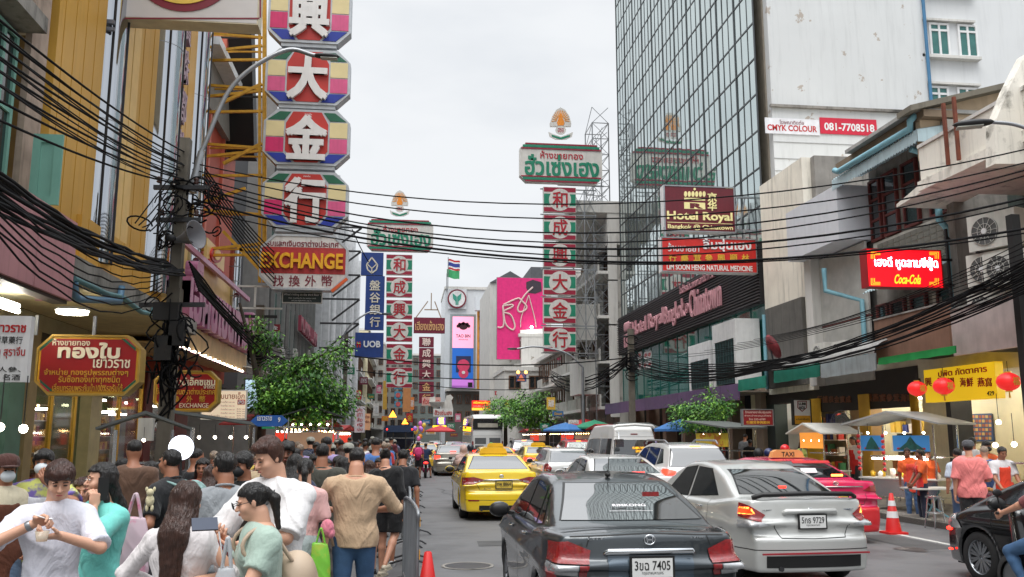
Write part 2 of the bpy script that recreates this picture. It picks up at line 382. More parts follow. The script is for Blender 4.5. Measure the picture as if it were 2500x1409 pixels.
class Sign:
 """a board; everything on it is placed by where it is seen in the photograph, on the board's own plane"""
 def __init__(s,name,label,px0,py0,px1,py1,Y=None,X=None,th=.25,body=OFFW,cat='sign',group=None,corners=None,frame=None,face=None,legs=True):
  s.Y,s.X=Y,X;a,b=s.pt(px0,py0),s.pt(px1,py1);c=(a+b)/2
  if Y is not None:s.rz=0
  else:s.rz=-PI/2 if X>0 else PI/2
  s.o=thing(name,label,cat,c,s.rz,group);s.c=c;s.th=th;s.t=.0
  x0,x1,z0,z1=s.bx(px0,py0,px1,py1);s.x0,s.x1,s.z0,s.z1=x0,x1,z0,z1
  k=corners or 0;P=[(x0,z0),(x1,z0),(x1,z1),(x0,z1)]if not k else[(x0+k,z0),(x1-k,z0),(x1,z0+k),(x1,z1-k),(x1-k,z1),(x0+k,z1),(x0,z1-k),(x0,z0+k)]
  s.P=P;s.front=-th/2;part('cabinet',MB().prism(P,-th/2,th/2),body,s.o)
  if frame is not None:
   w,fm=frame;Q=s.inset(P,w);m=MB();n=len(P);y=s.front
   for i in range(n):
    j=(i+1)%n;a_,b_,c_,d_=P[i],P[j],Q[j],Q[i]
    m.add([(a_[0],y,a_[1]),(b_[0],y,b_[1]),(c_[0],y,c_[1]),(d_[0],y,d_[1]),(a_[0],y-.03,a_[1]),(b_[0],y-.03,b_[1]),(c_[0],y-.03,c_[1]),(d_[0],y-.03,d_[1])],[(4,5,6,7),(0,4,5,1)[::-1],(3,2,6,7),(0,3,7,4),(1,5,6,2)])
   part('frame',m,fm,s.o)
  if face is not None:
   Q=s.inset(P,(frame[0]if frame else .03)+.002);part('face',MB().prism(Q,s.front-.006,s.front),face,s.o);s.front-=.006
 @staticmethod
 def inset(P,w):
  cx=sum(p[0]for p in P)/len(P);cz=sum(p[1]for p in P)/len(P);xs=[p[0]for p in P];zs=[p[1]for p in P]
  kx=1-2*w/(max(xs)-min(xs));kz=1-2*w/(max(zs)-min(zs));mx,mz=(max(xs)+min(xs))/2,(max(zs)+min(zs))/2
  return[(mx+(x-mx)*kx,mz+(z-mz)*kz)for x,z in P]
 def pt(s,px,py):return WY(px,py,s.Y)if s.Y is not None else WX(px,py,s.X)
 def l(s,px,py):
  p=s.pt(px,py)-s.c
  return(p.x if s.Y is not None else(-p.y if s.X>0 else p.y),p.z)
 def tx(s,t,px0,py0,px1,py1,m,depth=.01,bold=.012,name='lettering',**k):
  x0,x1,z0,z1=s.bx(px0,py0,px1,py1);d=depth
  return part(name,letters(t,x0,x1,z0,z1,s.front-.001,d,bold,**k),m,s.o)
 def bx(s,px0,py0,px1,py1):
  mx,my=(px0+px1)/2,(py0+py1)/2;a,b=sorted((s.l(px0,my)[0],s.l(px1,my)[0]));return a,b,s.l(mx,py1)[1],s.l(mx,py0)[1]
 def ppm(s,px):return abs(s.l(px,1000)[1]-s.l(px,1001)[1])
 def col(s,t,pxc,w,ys,m,depth=.01,bold=.012,h=None):
  """one character under another"""
  for ch,y in zip(t,ys):
   hh=(h or w);s.tx(ch,pxc-w/2,y-hh/2,pxc+w/2,y+hh/2,m,depth,bold)
 def rc(s,px0,py0,px1,py1,m,d=.006,name='panel',base=None):
  x0,x1,z0,z1=s.bx(px0,py0,px1,py1);f=s.front if base is None else s.front-base
  return part(name,MB().b2(x0,x1,f-d,f,z0,z1),m,s.o)
 def pg(s,pts,m,d=.006,name='panel',base=0):
  Q=[s.l(*p)for p in pts];f=s.front-base
  return part(name,MB().prism(Q,f-d,f),m,s.o)
 def disc(s,px,py,r,m,d=.012,name='disc',base=0,n=28,r2=None):
  return s.pg([(px+r*math.cos(2*PI*i/n),py+(r2 or r)*math.sin(2*PI*i/n))for i in range(n)],m,d,name,base)
 def line(s,pts,w,m,d=.012,name='stroke',base=0):
  mb=MB();f=s.front-base-d/2;Q=[s.l(*p)for p in pts]
  for a,b in zip(Q,Q[1:]):mb.bar((a[0],f,a[1]),(b[0],f,b[1]),d,w,up=(0,0,1))if abs(a[0]-b[0])>abs(a[1]-b[1])else mb.bar((a[0],f,a[1]),(b[0],f,b[1]),w,d,up=(0,1,0))
  return part(name,mb,m,s.o)
 def bars(s,segs,w,m,name='bracket'):
  """steel members given in local coordinates"""
  for a,b in segs:part(name,MB().bar(a,b,w),m,s.o)
def bez(pts,n=24):
 """smooth curve through points (Catmull-Rom)"""
 P=[Vector(p)if len(p)==3 else Vector((*p,0))for p in pts];P=[P[0]*2-P[1]]+P+[P[-1]*2-P[-2]];out=[]
 for i in range(1,len(P)-2):
  for j in range(n):
   t=j/n;a,b,c,d=P[i-1],P[i],P[i+1],P[i+2]
   out.append(.5*((2*b)+(c-a)*t+(2*a-5*b+4*c-d)*t*t+(3*b-a-3*c+d)*t**3))
 out.append(P[-2]);return out
class Wall:
 """a wall plane with openings. axis 'Y' = runs along the street at x = pos; 'X' = faces the camera at y = pos. local u runs along it"""
 def __init__(s,bld,axis,pos,side=1):s.b,s.ax,s.pos,s.side=bld,axis,pos,side
 def m(s,mb,name,mt,**k):
  """mb is drawn with x = u, y = depth towards the viewer negative, z = up"""
  if s.ax=='X':M=Matrix.Translation(Vector((0,s.pos,0))-s.b.location)
  elif s.side>0:M=Matrix.Translation(Vector((s.pos,0,0))-s.b.location)@Matrix(((0,1,0,0),(1,0,0,0),(0,0,1,0),(0,0,0,1)))
  else:M=Matrix.Translation(Vector((s.pos,0,0))-s.b.location)@Matrix(((0,-1,0,0),(1,0,0,0),(0,0,1,0),(0,0,0,1)))
  q=MB();q._m(mb,M)
  if s.ax=='Y' and s.side>0:q.f=[tuple(reversed(f))for f in q.f]
  return part(name,q,mt,s.b,**k)
 def box(s,u0,u1,z0,z1,d0,d1,name,mt,**k):return s.m(MB().b2(u0,u1,d0,d1,z0,z1),name,mt,**k)
 def window(s,u0,u1,z0,z1,fr,gl,nv=1,nh=0,fw=.06,d=0.0,top=None,grille=None):
  f=MB();f.b2(u0,u0+fw,d-.07,d+.03,z0,z1);f.b2(u1-fw,u1,d-.07,d+.03,z0,z1);f.b2(u0+fw,u1-fw,d-.07,d+.03,z1-fw,z1);f.b2(u0+fw,u1-fw,d-.07,d+.03,z0,z0+fw)
  for i in range(1,nv+1):
   u=u0+(u1-u0)*i/(nv+1);f.b2(u-fw/2,u+fw/2,d-.065,d+.02,z0+fw,z1-fw)
  for i in range(1,nh+1):
   z=z0+(z1-z0)*(i/(nh+1)if top is None else top);f.b2(u0+fw,u1-fw,d-.06,d+.02,z-fw/2,z+fw/2)
  fo=s.m(f,'window',fr);g=MB();g.b2(u0+fw/2,u1-fw/2,d-.02,d+.0,z0+fw/2,z1-fw/2);p=s.m(g,'pane',gl);p.parent=fo
  if grille:
   gg=MB();k=int((u1-u0)/.14)
   for i in range(k+1):gg.bar((u0+(u1-u0)*i/k,d-.13,z0),(u0+(u1-u0)*i/k,d-.13,z1),.02)
   for i in range(4):gg.bar((u0,d-.13,z0+(z1-z0)*i/3),(u1,d-.13,z0+(z1-z0)*i/3),.025)
   q=s.m(gg,'grille',grille);q.parent=fo
  return fo
def ac_unit(loc,rz,label,group='air conditioner units hung on the shophouses',w=.85):
 t=thing('air_conditioner',label,'air conditioner',loc,rz,group);h=w*.72;d=w*.36
 part('casing',MB().b2(-w/2,w/2,-d/2,d/2,0,h),OFFW,t);f=MB().cyl((-w*.13,-d/2-.01,h/2),h*.39,.02,20,axis='Y');part('fan_opening',f,mat('fan_grey',(88,88,88),.6),t)
 gr=MB()
 for k in range(12):
  a=2*PI*k/12;gr.bar((-w*.13,-d/2-.03,h/2),(-w*.13+math.cos(a)*h*.38,-d/2-.03,h/2+math.sin(a)*h*.38),.008)
 for r in(.2,.38):gr.lathe([(h*r,-.006),(h*r+.008,-.006),(h*r+.008,.006),(h*r,.006),(h*r,-.006)],n=20)
 k=len(gr.v)-2*5*20
 for i in range(k,len(gr.v)):x,y,z=gr.v[i];gr.v[i]=(x-w*.13,-d/2-.03+z,y+h/2)
 part('fan_guard',gr,OFFW,t);part('hub',MB().cyl((-w*.13,-d/2-.035,h/2),h*.08,.02,12,axis='Y'),WHITE,t)
 part('pipe_cover',MB().b2(w*.34,w*.46,-d/2-.05,-d/2,h*.2,h*.75),OFFW,t)
 for sx in(-1,1):part('bracket',MB().bar((sx*w*.35,-d/2,-.03),(sx*w*.35,d,-.03),.04),DARKST,t)
 return t
_AC={}
def ac(loc,rz,label,w=.85):
 if w not in _AC:_AC[w]=ac_unit(loc,rz,label,w=w);return _AC[w]
 return copy_thing(_AC[w],loc,rz,label)
# RIGHT SIDE
XR=14.0
hb=thing('hotel_building','tall hotel with mirrored glass curtain wall above a dark louvred sign band','building',(XR,34.5,0))
H0,H1=WX(1866,600,XR).y,WX(1519,790,XR).y;W=Wall(hb,'Y',XR,1)
hb.location=(XR,H0,0);W=Wall(hb,'Y',XR,1)
W.box(H0,H1+.0,0,60,.35,14,'core',mat('hotel_core',(128,120,108),.7,streak=.2))
zc=9.4;n_b=33;du=(H1-H0)/n_b;dz=1.55
frames=MB();cnt=0
gm=MB();gm.b2(.0,1,-.0,.02,0,1)
for k in range(n_b):
 for r in range(34):
  u0,z0=H0+k*du,zc+r*dz
  a1,a2=random.uniform(-.004,.004),random.uniform(-.004,.004);q=MB()
  q.add([(u0+.02,a1,z0+.02),(u0+du-.02,a2,z0+.02),(u0+du-.02,a2+random.uniform(-.004,.004),z0+dz-.02),(u0+.02,a1+random.uniform(-.004,.004),z0+dz-.02)],[(0,1,2,3)])
  if r<10:W.m(q,'pane',MIRROR)
  else:
   if 'up' not in globals():up=MB()
   up._m(q,None)
W.m(up,'pane',MIRROR,kind='stuff')
for k in range(n_b+1):
 w_=.085 if k%3==0 else .035
 W.box(H0+k*du-w_/2,H0+k*du+w_/2,zc,60,-.01-w_*.35,.0,'mullion',mat('mullion_grey',(70,74,76),.4,.4))
for r in range(34):W.m(MB().b2(H0,H1,-.025,.0,zc+r*dz-.035,zc+r*dz+.035),'transom',mat('mullion_grey',(0,0,0)))
zb0,zb1=7.0,9.4;W.box(H0-.02,H1-.02,zb0,zb1,-.28,.3,'sign_band',mat('band_back',(38,36,38),.6))
lv=[W.box(H0-.03,H1-.03,zb0+.06+i*.12,zb0+.1+i*.12,-.36,-.28,'louvre',mat('louvre_grey',(84,80,82),.45,.3))for i in range(19)]
hs=Sign('hotel_sign','long dark louvred hotel name board with pink letters above the green glass',1545,820,1846,800,X=XR-.37,th=.02,body=mat('band_back',(0,0,0)))
for q in list(hs.o.children):bpy.data.objects.remove(q)
PKL=paint((196,142,150),.4)
def band(t,a,b,dz0,dz1,**k):
 ya,yb=YX(a,XR),YX(b,XR);x0,x1=-(ya-hs.c.y),-(yb-hs.c.y);z0,z1=dz0-hs.c.z,dz1-hs.c.z
 return part('lettering',letters(t,min(x0,x1),max(x0,x1),z0,z1,-.01,.09,**k),PKL,hs.o)
band('Hotel Royal',1567,1647,7.55,8.65,bold=.02);band('Bangkok',1650,1703,7.4,8.6,bold=.012);band('@',1705,1713,7.75,8.25);band('Chinatown',1716,1797,7.45,8.75,bold=.012)
band('โฮเต็ลรอยัลบางกอกแอทไชน่าทาวน์',1692,1782,8.85,9.25,bold=.01);band('京',1560,1565.5,8.1,8.7,bold=.02);band('华',1560,1565.5,7.4,8.0,bold=.02)
band('HR',1546,1558,7.3,8.1,bold=.05)
cr_=MB()
for i in range(5):
 yy=YX(1547+i*2.6,XR);cr_.ell((-(yy-hs.c.y),-.05,8.55-hs.c.z),(.2,.05,.3),8,6)
part('crown_emblem',cr_,PKL,hs.o)
for k in range(14):
 u0=H0+(H1-H0)*k/14;u1=H0+(H1-H0)*(k+1)/14
 W.box(u0+.02,u1-.02,3.9,7.0,.0,.04,'pane',GLASSG);W.box(u1-.02,u1+.02,3.9,7.0,-.03,.06,'mullion',mat('mullion_green',(40,92,86),.4,.3))
W.box(H0,H1,0,3.9,.3,.34,'shopfront',DARKIN)
for k in range(7):W.box(H0+.3+k*3.2,H0+.9+k*3.2,0,3.9,-.3,.3,'column',mat('warm_column',(150,132,116),.6))
PUR=mat('purple_metal',(112,88,128),.45,.1,var=.1,streak=.2);ys=[YX(1478,12.5)+(YX(1806,12.5)-YX(1478,12.5))*i/12 for i in range(13)]
cn=thing('shop_canopy','faded purple metal canopy fascia along the foot of the glass hotel','canopy',(12.5,ys[-1],3.2))
for a,b in zip(ys,ys[1:]):part('panel',MB().b2(0,.08,b-ys[-1]+.012,a-ys[-1]-.012,.0,.62),PUR,cn)
part('soffit',MB().b2(.08,1.5,0,ys[0]-ys[-1],.3,.36),mat('soffit_pale',(150,140,130),.7),cn)
for pa,pb,zt,lb in((1687,1741,5.9,'lower of the two white steel cabinets standing before the green glass'),(1748,1806,6.45,'taller of the two white steel cabinets standing before the green glass')):
 yb,ya=YX(pa,12.9),YX(pb,12.9);t=thing('equipment_cabinet',lb,'cabinet',(12.9,ya,3.85));L_=yb-ya;h=zt-3.85
 part('hood',MB().b2(0,1.0,0,L_,h-.75,h),WHITE,t);part('mesh_panel',MB().b2(.05,.95,.25,L_-.25,.1,h-.76),mat('green_dark_mesh',(30,52,52),.5),t)
 for a in(0,L_-.24):part('post',MB().b2(0,1.0,a,a+.24,0,h-.751),WHITE,t)
 gr=MB()
 for k in range(8):gr.bar((.03,.25+(L_-.5)*k/7,.1),(.03,.25+(L_-.5)*k/7,h-.76),.02)
 for k in range(7):gr.bar((.03,.25,.1+(h-.9)*k/6),(.03,L_-.25,.1+(h-.9)*k/6),.02)
 part('grille',gr,mat('grille_green',(60,90,90),.5),t)
for i,(px,py)in enumerate([(1562,868),(1577,868),(1586,866),(1562,893),(1576,892),(1586,889)]):
 s=Sign('emblem_plate',['upper left','upper middle','upper right','lower left','lower middle','lower right'][i]+' of six white emblem plates in the green podium window',px-5,py-9,px+5,py+9,X=XR-.02,th=.02,body=WHITE,corners=.12,cat='emblem',group='white emblem plates in the podium window');s.tx('中',px-3,py-5,px+3,py+5,RED,.004,.03)
wb_=thing('white_building','tall white tower with peeling paint, grimy band and paired green windows','building',(XR,34,0));WW=Wall(wb_,'X',H0-.4)
ux=lambda px,py=300:WY(px,py,H0-.4).x
uz=lambda py,px=2000:WY(px,py,H0-.4).z
xa,xm,xe=XR+.42,ux(2258,130),ux(2258)+16
bk=MB();bk.b2(xa,xm,0,16,0,60);WW.m(bk,'wall',WHITEW);bk=MB();bk.b2(xm,xe,.3,16,0,60);WW.m(bk,'wall',mat('clean_white_wall',(214,216,217),.8,0,var=.03,scale=.4,streak=.08,c2=(205,203,200),c2pos=(.6,.7),c2scale=.3))
WW.box(xa-.1,xm-.02,uz(268),uz(262),-.15,0,'cornice',CONC)
for py in(350,390,420):WW.box(xa,xm-.3,uz(py)-.02,uz(py),-.02,0,'groove_strip',mat('groove',(150,150,150),.8))
WW.m(MB().tube([(xm+.05,-.1,10),(xm+.02,-.1,40)],.07),'pipe',mat('blue_pipe_dark',(60,112,150),.5))
GW=mat('teal_blind_glass',(62,112,108),.2,0,var=.15)
for(a,b)in((2278,2327),(2348,2396)):
 for(t_,b_)in((50,131),(205,290),(-120,-30),(-290,-200)):
  WW.window(ux(a,(t_+b_)/2),ux(b,(t_+b_)/2),uz(b_,2300),uz(t_,2300),WHITE,GW,1,1,.09,.28,top=.78)
for(t_,b_)in((50,131),(205,290),(-120,-30)):
 WW.box(ux(2266),ux(2412),uz(b_+9,2300),uz(b_+2,2300),.0,.3,'sill',CONCL);WW.box(ux(2266),ux(2408),uz(t_-3,2300),uz(t_-8,2300),.1,.3,'lintel',CONCL)
s=Sign('advert_banner','white advertising banner reading CMYK COLOUR on the peeling white wall',1868,290,2000,328,Y=H0-.43,th=.03,body=mat('banner_white',(222,222,226),.6),cat='banner')
s.tx('CMYK COLOUR',1873,306,1994,321,RED,.004,.03);s.tx('โฆษณาติดต่อ',1903,294,1962,304,MAROON,.004,.006)
s=Sign('advert_banner','red advertising banner with the telephone number 081-7708518 on the white wall',2002,290,2140,329,Y=H0-.43,th=.03,body=paint((200,28,58)),cat='banner');s.tx('081-7708518',2012,302,2134,321,WHITE,.004,.03)
s=Sign('hanging_sign','dark red hotel sign with crown emblem and gold name hanging off the glass hotel',1617,458,1790,570,Y=33.9,th=.45,body=WHITE,frame=(.05,STEEL),face=paint((100,20,34),.35))
LG=paint((238,226,160),.4)
s.tx('Hotel Royal',1624,521,1783,547,LG,.03,.028);s.tx('Bangkok @ Chinatown',1626,552,1784,566,LG,.02,.015);s.rc(1625,547.5,1783,548.7,LG,name='rule');s.tx('京',1723,475,1744,496,LG,.03,.03);s.tx('华',1723,496,1744,518,LG,.03,.03)
s.rc(1666,487,1717,493,LG);s.rc(1666,498,1717,514,LG);s.tx('R',1680,500,1712,513,paint((100,20,34),.35),.008,.06)
for i in range(6):s.disc(1669+i*9,478,3.8,LG,.03,'crown_lobe',n=12,r2=7)
s.disc(1691,466,3,LG,.03,'crown_ball',n=12)
s.tx('โดย ปิ่นโต',1766,461,1785,465,LG,.004,.01)
s.bars([((s.x1-.1,.2,z),(s.x1+1.6,.2,z))for z in(s.z0+.2,s.z1-.3)],.08,STEEL)
s.bars([((s.x1+.3*i,.2,s.z0+.2),(s.x1+.3*(i+1),.2,s.z1-.3))for i in range(5)]+[((s.x1+1.5,.2,s.z0-1.5),(s.x1+1.5,.2,s.z1+.4))],.05,STEEL)
s=Sign('hanging_sign','red herbal medicine shop sign with Thai, Chinese and English lettering below the hotel sign',1611,584,1843,668,Y=33.0,th=.4,body=WHITE,frame=(.04,STEEL),face=paint((196,34,28),.4))
s.tx('ร้านขายยา',1627,597,1702,617,paint((214,204,204)),.02,.012);s.tx('ลิ้มซุ่นเฮง',1712,587,1828,619,paint((226,220,220)),.03,.03)
for ch,px in zip('行藥茸參興順林',(1638,1667,1698,1726,1756,1786,1815)):s.tx(ch,px-9,624,px+9,641,GOLD,.02,.02)
s.tx('LIM SOON HENG NATURAL MEDICINE',1624,650,1832,663,paint((226,222,218)),.02,.02)
s.bars([((s.x0+.3,.25,s.z1),(s.x0+.3,.25,s.z1+.5)),((s.x1-.3,.25,s.z1),(s.x1-.3,.25,s.z1+.5)),((s.x1,.25,s.z0+.3),(s.x1+.9,.25,s.z0+.3))],.07,STEEL)
TIN=mat('weathered_tin',(170,168,164),.5,.35,var=.18,scale=1.5,streak=.3)
PALEB=mat('pale_blue_tin',(176,196,202),.5,.1,var=.1,streak=.2)
TILEG=mat('grey_facade_tile',(120,118,110),.4,0,var=.12)
FRR=mat('red_brown_frame',(96,40,36),.6)
def Yp(px,X=XR):return YX(px,X)
sh=thing('shophouse','grimy three-storey shophouse with tiled front, red window frames and pale blue awnings','building',(XR,20.7,0));SW=Wall(sh,'Y',XR,1)
a0,a1=20.65,24.9
SW.box(a0,a1,4.0,10.0,.05,7,'wall',CONC)
tl=MB();tl.b2(.0,.285,-.03,.0,0,.135);tm=tl.mesh('tile');tm.materials.append(TILEG)
M_=Matrix(((0,1,0,0),(1,0,0,0),(0,0,1,0),(0,0,0,1)))
def tiles(b,u0,u1,z0,z1,n=280,tw=.3,th=.16,joint=None):
 W_=Wall(b,'Y',XR,1);k=0;W_.box(u0,u1,z0,z1,-.012,.05,'mortar',joint or mat('pale_joint',(190,188,180),.8))
 nu,nz=int((u1-u0)/tw),int((z1-z0)/th)
 q=MB().b2(.01,tw-.01,-.03,-.012,.01,th-.01);q._m;qm=MB();qm._m(q,M_);qm.f=[tuple(reversed(f))for f in qm.f];me=qm.mesh('tile');me.materials.append(TILEG)
 for i in range(nu):
  for j in range(nz):
   if k>=n:return
   _put('tile',me,Vector((XR,u0+i*tw,z0+j*th))-b.location,0,b);k+=1
tiles(sh,a0+.6,a1-.1,6.55,7.58);tiles(sh,a0+.9,a0+1.35,4.2,5.6,40)
for i,(u,w_)in enumerate(((21.0,.75),(22.25,.75),(23.3,.75),(24.2,.6))):
 SW.window(u,u+w_,7.62,9.5,FRR,GLASSD,0,2,.07);SW.window(u,u+w_,4.2,5.7,FRR,GLASSD,0,1,.07)
def corr(t,name,x0,y0,z0,x1,y1,z1,n,m,amp=.03,drop=None):
 """corrugated sheet: from the wall edge (x0,z0) to the eave (x1,z1) between y0 and y1"""
 mb=MB();k=n*4;vs=[]
 for i in range(k+1):
  y=y0+(y1-y0)*i/k;d=amp*math.sin(2*PI*i/4)
  vs+=[(x0,y,z0+d),(x1,y,z1+d)]
 mb.add(vs,[(2*i,2*i+1,2*i+3,2*i+2)for i in range(k)],True)
 return part(name,mb,m,t)
aw=thing('awning','long scalloped pale blue tin awning under the shophouse eave','awning',(XR-1.0,a0,9.45));La=a1-a0+.3
corr(aw,'sheet',1.0,-.1,.4,0,La,.2,34,PALEB);corr(aw,'valance',0,-.1,.2,-.01,La,-.12,34,PALEB);part('end_plate',MB().prism([(0,-.12),(0,.2),(1,.4),(1,-.1)],-.13,-.1),PALEB,aw)
SW.box(a0-.1,a1-.8,10.15,10.25,-1.1,2.5,'roof',TIN);SW.box(a0-.3,a1+.2,9.95,10.14,-.9,0,'eave_board',mat('eave_brown',(120,104,86),.8))
SW.m(MB().tube([(a0+.1,-.9,10.1),(a0+.1,-1.05,9.95),(a0+.1,-1.05,9.75),(a1-.3,-1.08,9.75),(a1-.1,-1.1,9.85)],.09),'drain_pipe',PIPEB)
SW.m(MB().tube([(a0+.4,-.9,9.3),(a0+.4,-.25,9.1),(a0+.4,-.25,7.4),(a0+.25,-.12,7.1),(a0+.25,-.12,4.0)],.09),'drain_pipe',PIPEB)
aw2=thing('awning','short scalloped pale awning over the first-floor windows behind the red light box','awning',(XR-.8,a0+.2,5.95));corr(aw2,'sheet',.8,0,.45,0,3.3,.0,22,PALEB)
SW.box(a0,a1-.4,3.95,4.12,-1.0,0,'ledge',CONCL)
sb=thing('shophouse','narrow grey shophouse with plain white box top and vertical slat screen','building',(XR,25.9,0));SB=Wall(sb,'Y',XR,1);b0,b1=24.95,28.6
SB.box(b0,b1,3.4,9.4,.1,7,'wall',mat('dark_plaster',(96,94,90),.9,streak=.4));[SB.window(b0+.8+1.3*i,b0+1.5+1.3*i,4.6,6.2,DARKST,GLASSD,0,1,.05)for i in range(2)]  # darker plaster tone, for contrast with the slats
SB.box(b0-.0,b1,7.75,9.45,-1.0,.1,'box_front',mat('ribbed_white_sheet',(206,208,214),.5,0,var=.04,streak=.08))
for i in range(58):SB.box(b0+.12*i*(b1-b0-.5)/7,b0+.12*i*(b1-b0-.5)/7+.05,3.5,7.7,-.2,-.14,'slat',mat('slat_grey',(176,175,170),.6))
for z in(4.3,5.4):SB.box(b0,b1,z,z+.06,-.21,-.1,'rail',FRR)
SB.box(b1-.6,b1-.1,3.5,7.75,-.5,-.1,'pier',CONCL);SB.m(MB().tube([(b0+.2,-.3,3.8),(b0+.2,-.3,5.9),(b0+.9,-1.1,6.3),(b0+.9,-1.1,7.0)],.08),'drain_pipe',PIPEB)
sc_=thing('shophouse','weathered cream side-wall block between the white tower and the slatted shophouse','building',(XR,29.2,0));SC=Wall(sc_,'Y',XR,1);c0,c1=28.65,32.4
SC.box(c0,c1,3.4,11.53,-.3,5,'wall',mat('cream_grime',(226,220,206),.85,0,var=.1,scale=1,streak=.4,bump=.2));SC.box(c0+.3,c1-.3,3.6,6.6,-.45,-.3,'recess',mat('dark_plaster',(120,118,114),.9,streak=.4));SC.m(MB().tube([(c1-.3,-.5,3.6),(c1-.3,-.5,6.4)],.07),'drain_pipe',PIPEB)
wl_=MB();wl_.b2(14.5,18,29.8,30.1,8,11.2);part('side_wall',Wall(sc_,'X',0).m(MB().b2(14.5,18.5,30.0,30.3,8,11.3),'side_wall',CONC).data,None,sc_)if False else Wall(sc_,'X',0).m(MB().b2(14.0,18,28.3,28.6,9.4,11.5),'side_wall',CONC)
sd=thing('shophouse','nearest stained cream shophouse with broad concrete parapet and open dark balcony','building',(XR,Yp(2500),0));SD=Wall(sd,'Y',XR,1);d0,d1=13.5,20.6
CRM=mat('stained_cream',(228,223,212),.85,0,var=.08,scale=.9,streak=.3,bump=.2,c2=(112,108,98),c2pos=(.55,.7),c2scale=1.3)
SD.box(d0,d1-.1,4.5,9.0,1.2,7,'wall',mat('dark_teal_wall',(74,84,80),.8,var=.2,streak=.4));SD.box(d0,19.75,8.0,8.84,-1.5,-1.3,'parapet',CRM);SD.box(d0,19.75,8.85,8.93,-1.54,-1.26,'coping',CONCL);SD.box(19.6,19.75,8.0,8.84,-1.29,-.1,'parapet_end',CRM);SD.box(d0,19.75,7.75,7.99,-1.6,1.2,'slab',CRM)
SD.m(MB().prism([(19.76,7.97),(20.9,7.74),(20.9,7.66),(19.76,7.75)],-1.5,.0),'sunshade',CRM)
SD.box(d1-.25,d1+.03,4,9.9,-.3,1.2,'pier',CONC);SD.box(d0,d0+4.4,4.6,7.7,.4,1.1,'side_panel',mat('peach_wall',(206,178,146),.8))
TAN=mat('tan_side_wall',(184,162,136),.8,streak=.15);sh_w=Wall(sh,'X',20.62);sh_w.m(MB().prism([(13.15,8.9),(20,8.9),(20,12.1),(13.15,10.2)],0,.2),'side_wall',TAN);sh_w.m(MB().prism([(12.7,10.05),(20,12.05),(20,12.2),(12.7,10.2)],-.35,.3),'roof_edge',mat('fibre_roof',(112,106,94),.8,streak=.3))
for u in(18.0,18.4):SD.m(MB().bar((u,-1.65,8.0),(u,-1.65,9.5),.07),'rusty_post',mat('rust',(112,58,40),.8,var=.3))
for i in range(9):SD.m(MB().bar((d1-1.0-i*.18,.6,4.6),(d1-1.0-i*.18,.6,7.2),.03),'grille_bar',DARKST)
SD.window(d1-3.4,d1-2.2,4.7,6.6,mat('teal_frame',(80,110,108),.6),GLASSD,1,1,.07,1.15)
wl=thing('white_gable_wall','plain white gable wall rising at the upper right edge of the view','wall',(14,16.0,8.7));gw_=lambda px,py:((WY(px,py,16.0)-wl.location).x,(WY(px,py,16.0)-wl.location).z)
part('wall',MB().prism([gw_(2430,300),gw_(2463,215),gw_(2506,130),gw_(2700,130),gw_(2700,400),gw_(2430,400)],0,.3),CRM,wl)
for nm,lb,pa,pb,z0,z1,X_,m_ in(('fascia_board','plain brown fascia board above the yellow shop sign',2150,2338,3.75,4.85,12.3,mat('brown_fascia',(138,104,86),.6,streak=.15)),('fascia_board','plain pale pinkish fascia board at the right edge above the lanterns',2341,2560,3.6,4.62,12.1,mat('pale_fascia',(194,180,176),.6,streak=.12))):
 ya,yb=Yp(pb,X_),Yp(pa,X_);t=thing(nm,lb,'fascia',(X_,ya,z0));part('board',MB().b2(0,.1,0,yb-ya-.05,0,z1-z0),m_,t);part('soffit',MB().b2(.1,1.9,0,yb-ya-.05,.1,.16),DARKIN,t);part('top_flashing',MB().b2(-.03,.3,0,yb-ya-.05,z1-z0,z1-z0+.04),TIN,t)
for lb,pa,pb,zt,xo in(('long arched grey corrugated canopy over the teal banner',1887,2148,3.95,11.9),('short arched pale corrugated canopy beside the purple canopy',1806,1884,4.1,12.3)):
 ya,yb=Yp(pb,xo),Yp(pa,xo);t=thing('corrugated_canopy',lb,'canopy',(xo,ya,zt));n_c=int((yb-ya)/.17);seg=5
 for i in range(n_c):
  y0_,y1_=(yb-ya)*i/n_c,(yb-ya)*(i+1)/n_c;vs=[]
  for y,d in((y0_,0),((y0_+y1_)/2,.05),(y1_,0)):
   for k in range(seg+1):
    a=PI*.5*k/seg;vs.append(((.55+d)*(1-math.cos(a))-d+(0 if k<seg else 1.2),y,(.35+d)*math.sin(a)))
  mb=MB().add(vs,[(q*(seg+1)+k,q*(seg+1)+k+1,(q+1)*(seg+1)+k+1,(q+1)*(seg+1)+k)for q in range(2)for k in range(seg)],True);part('panel',mb,TIN,t)
TEAL=mat('teal_canvas',(32,128,108),.8,0,var=.12)
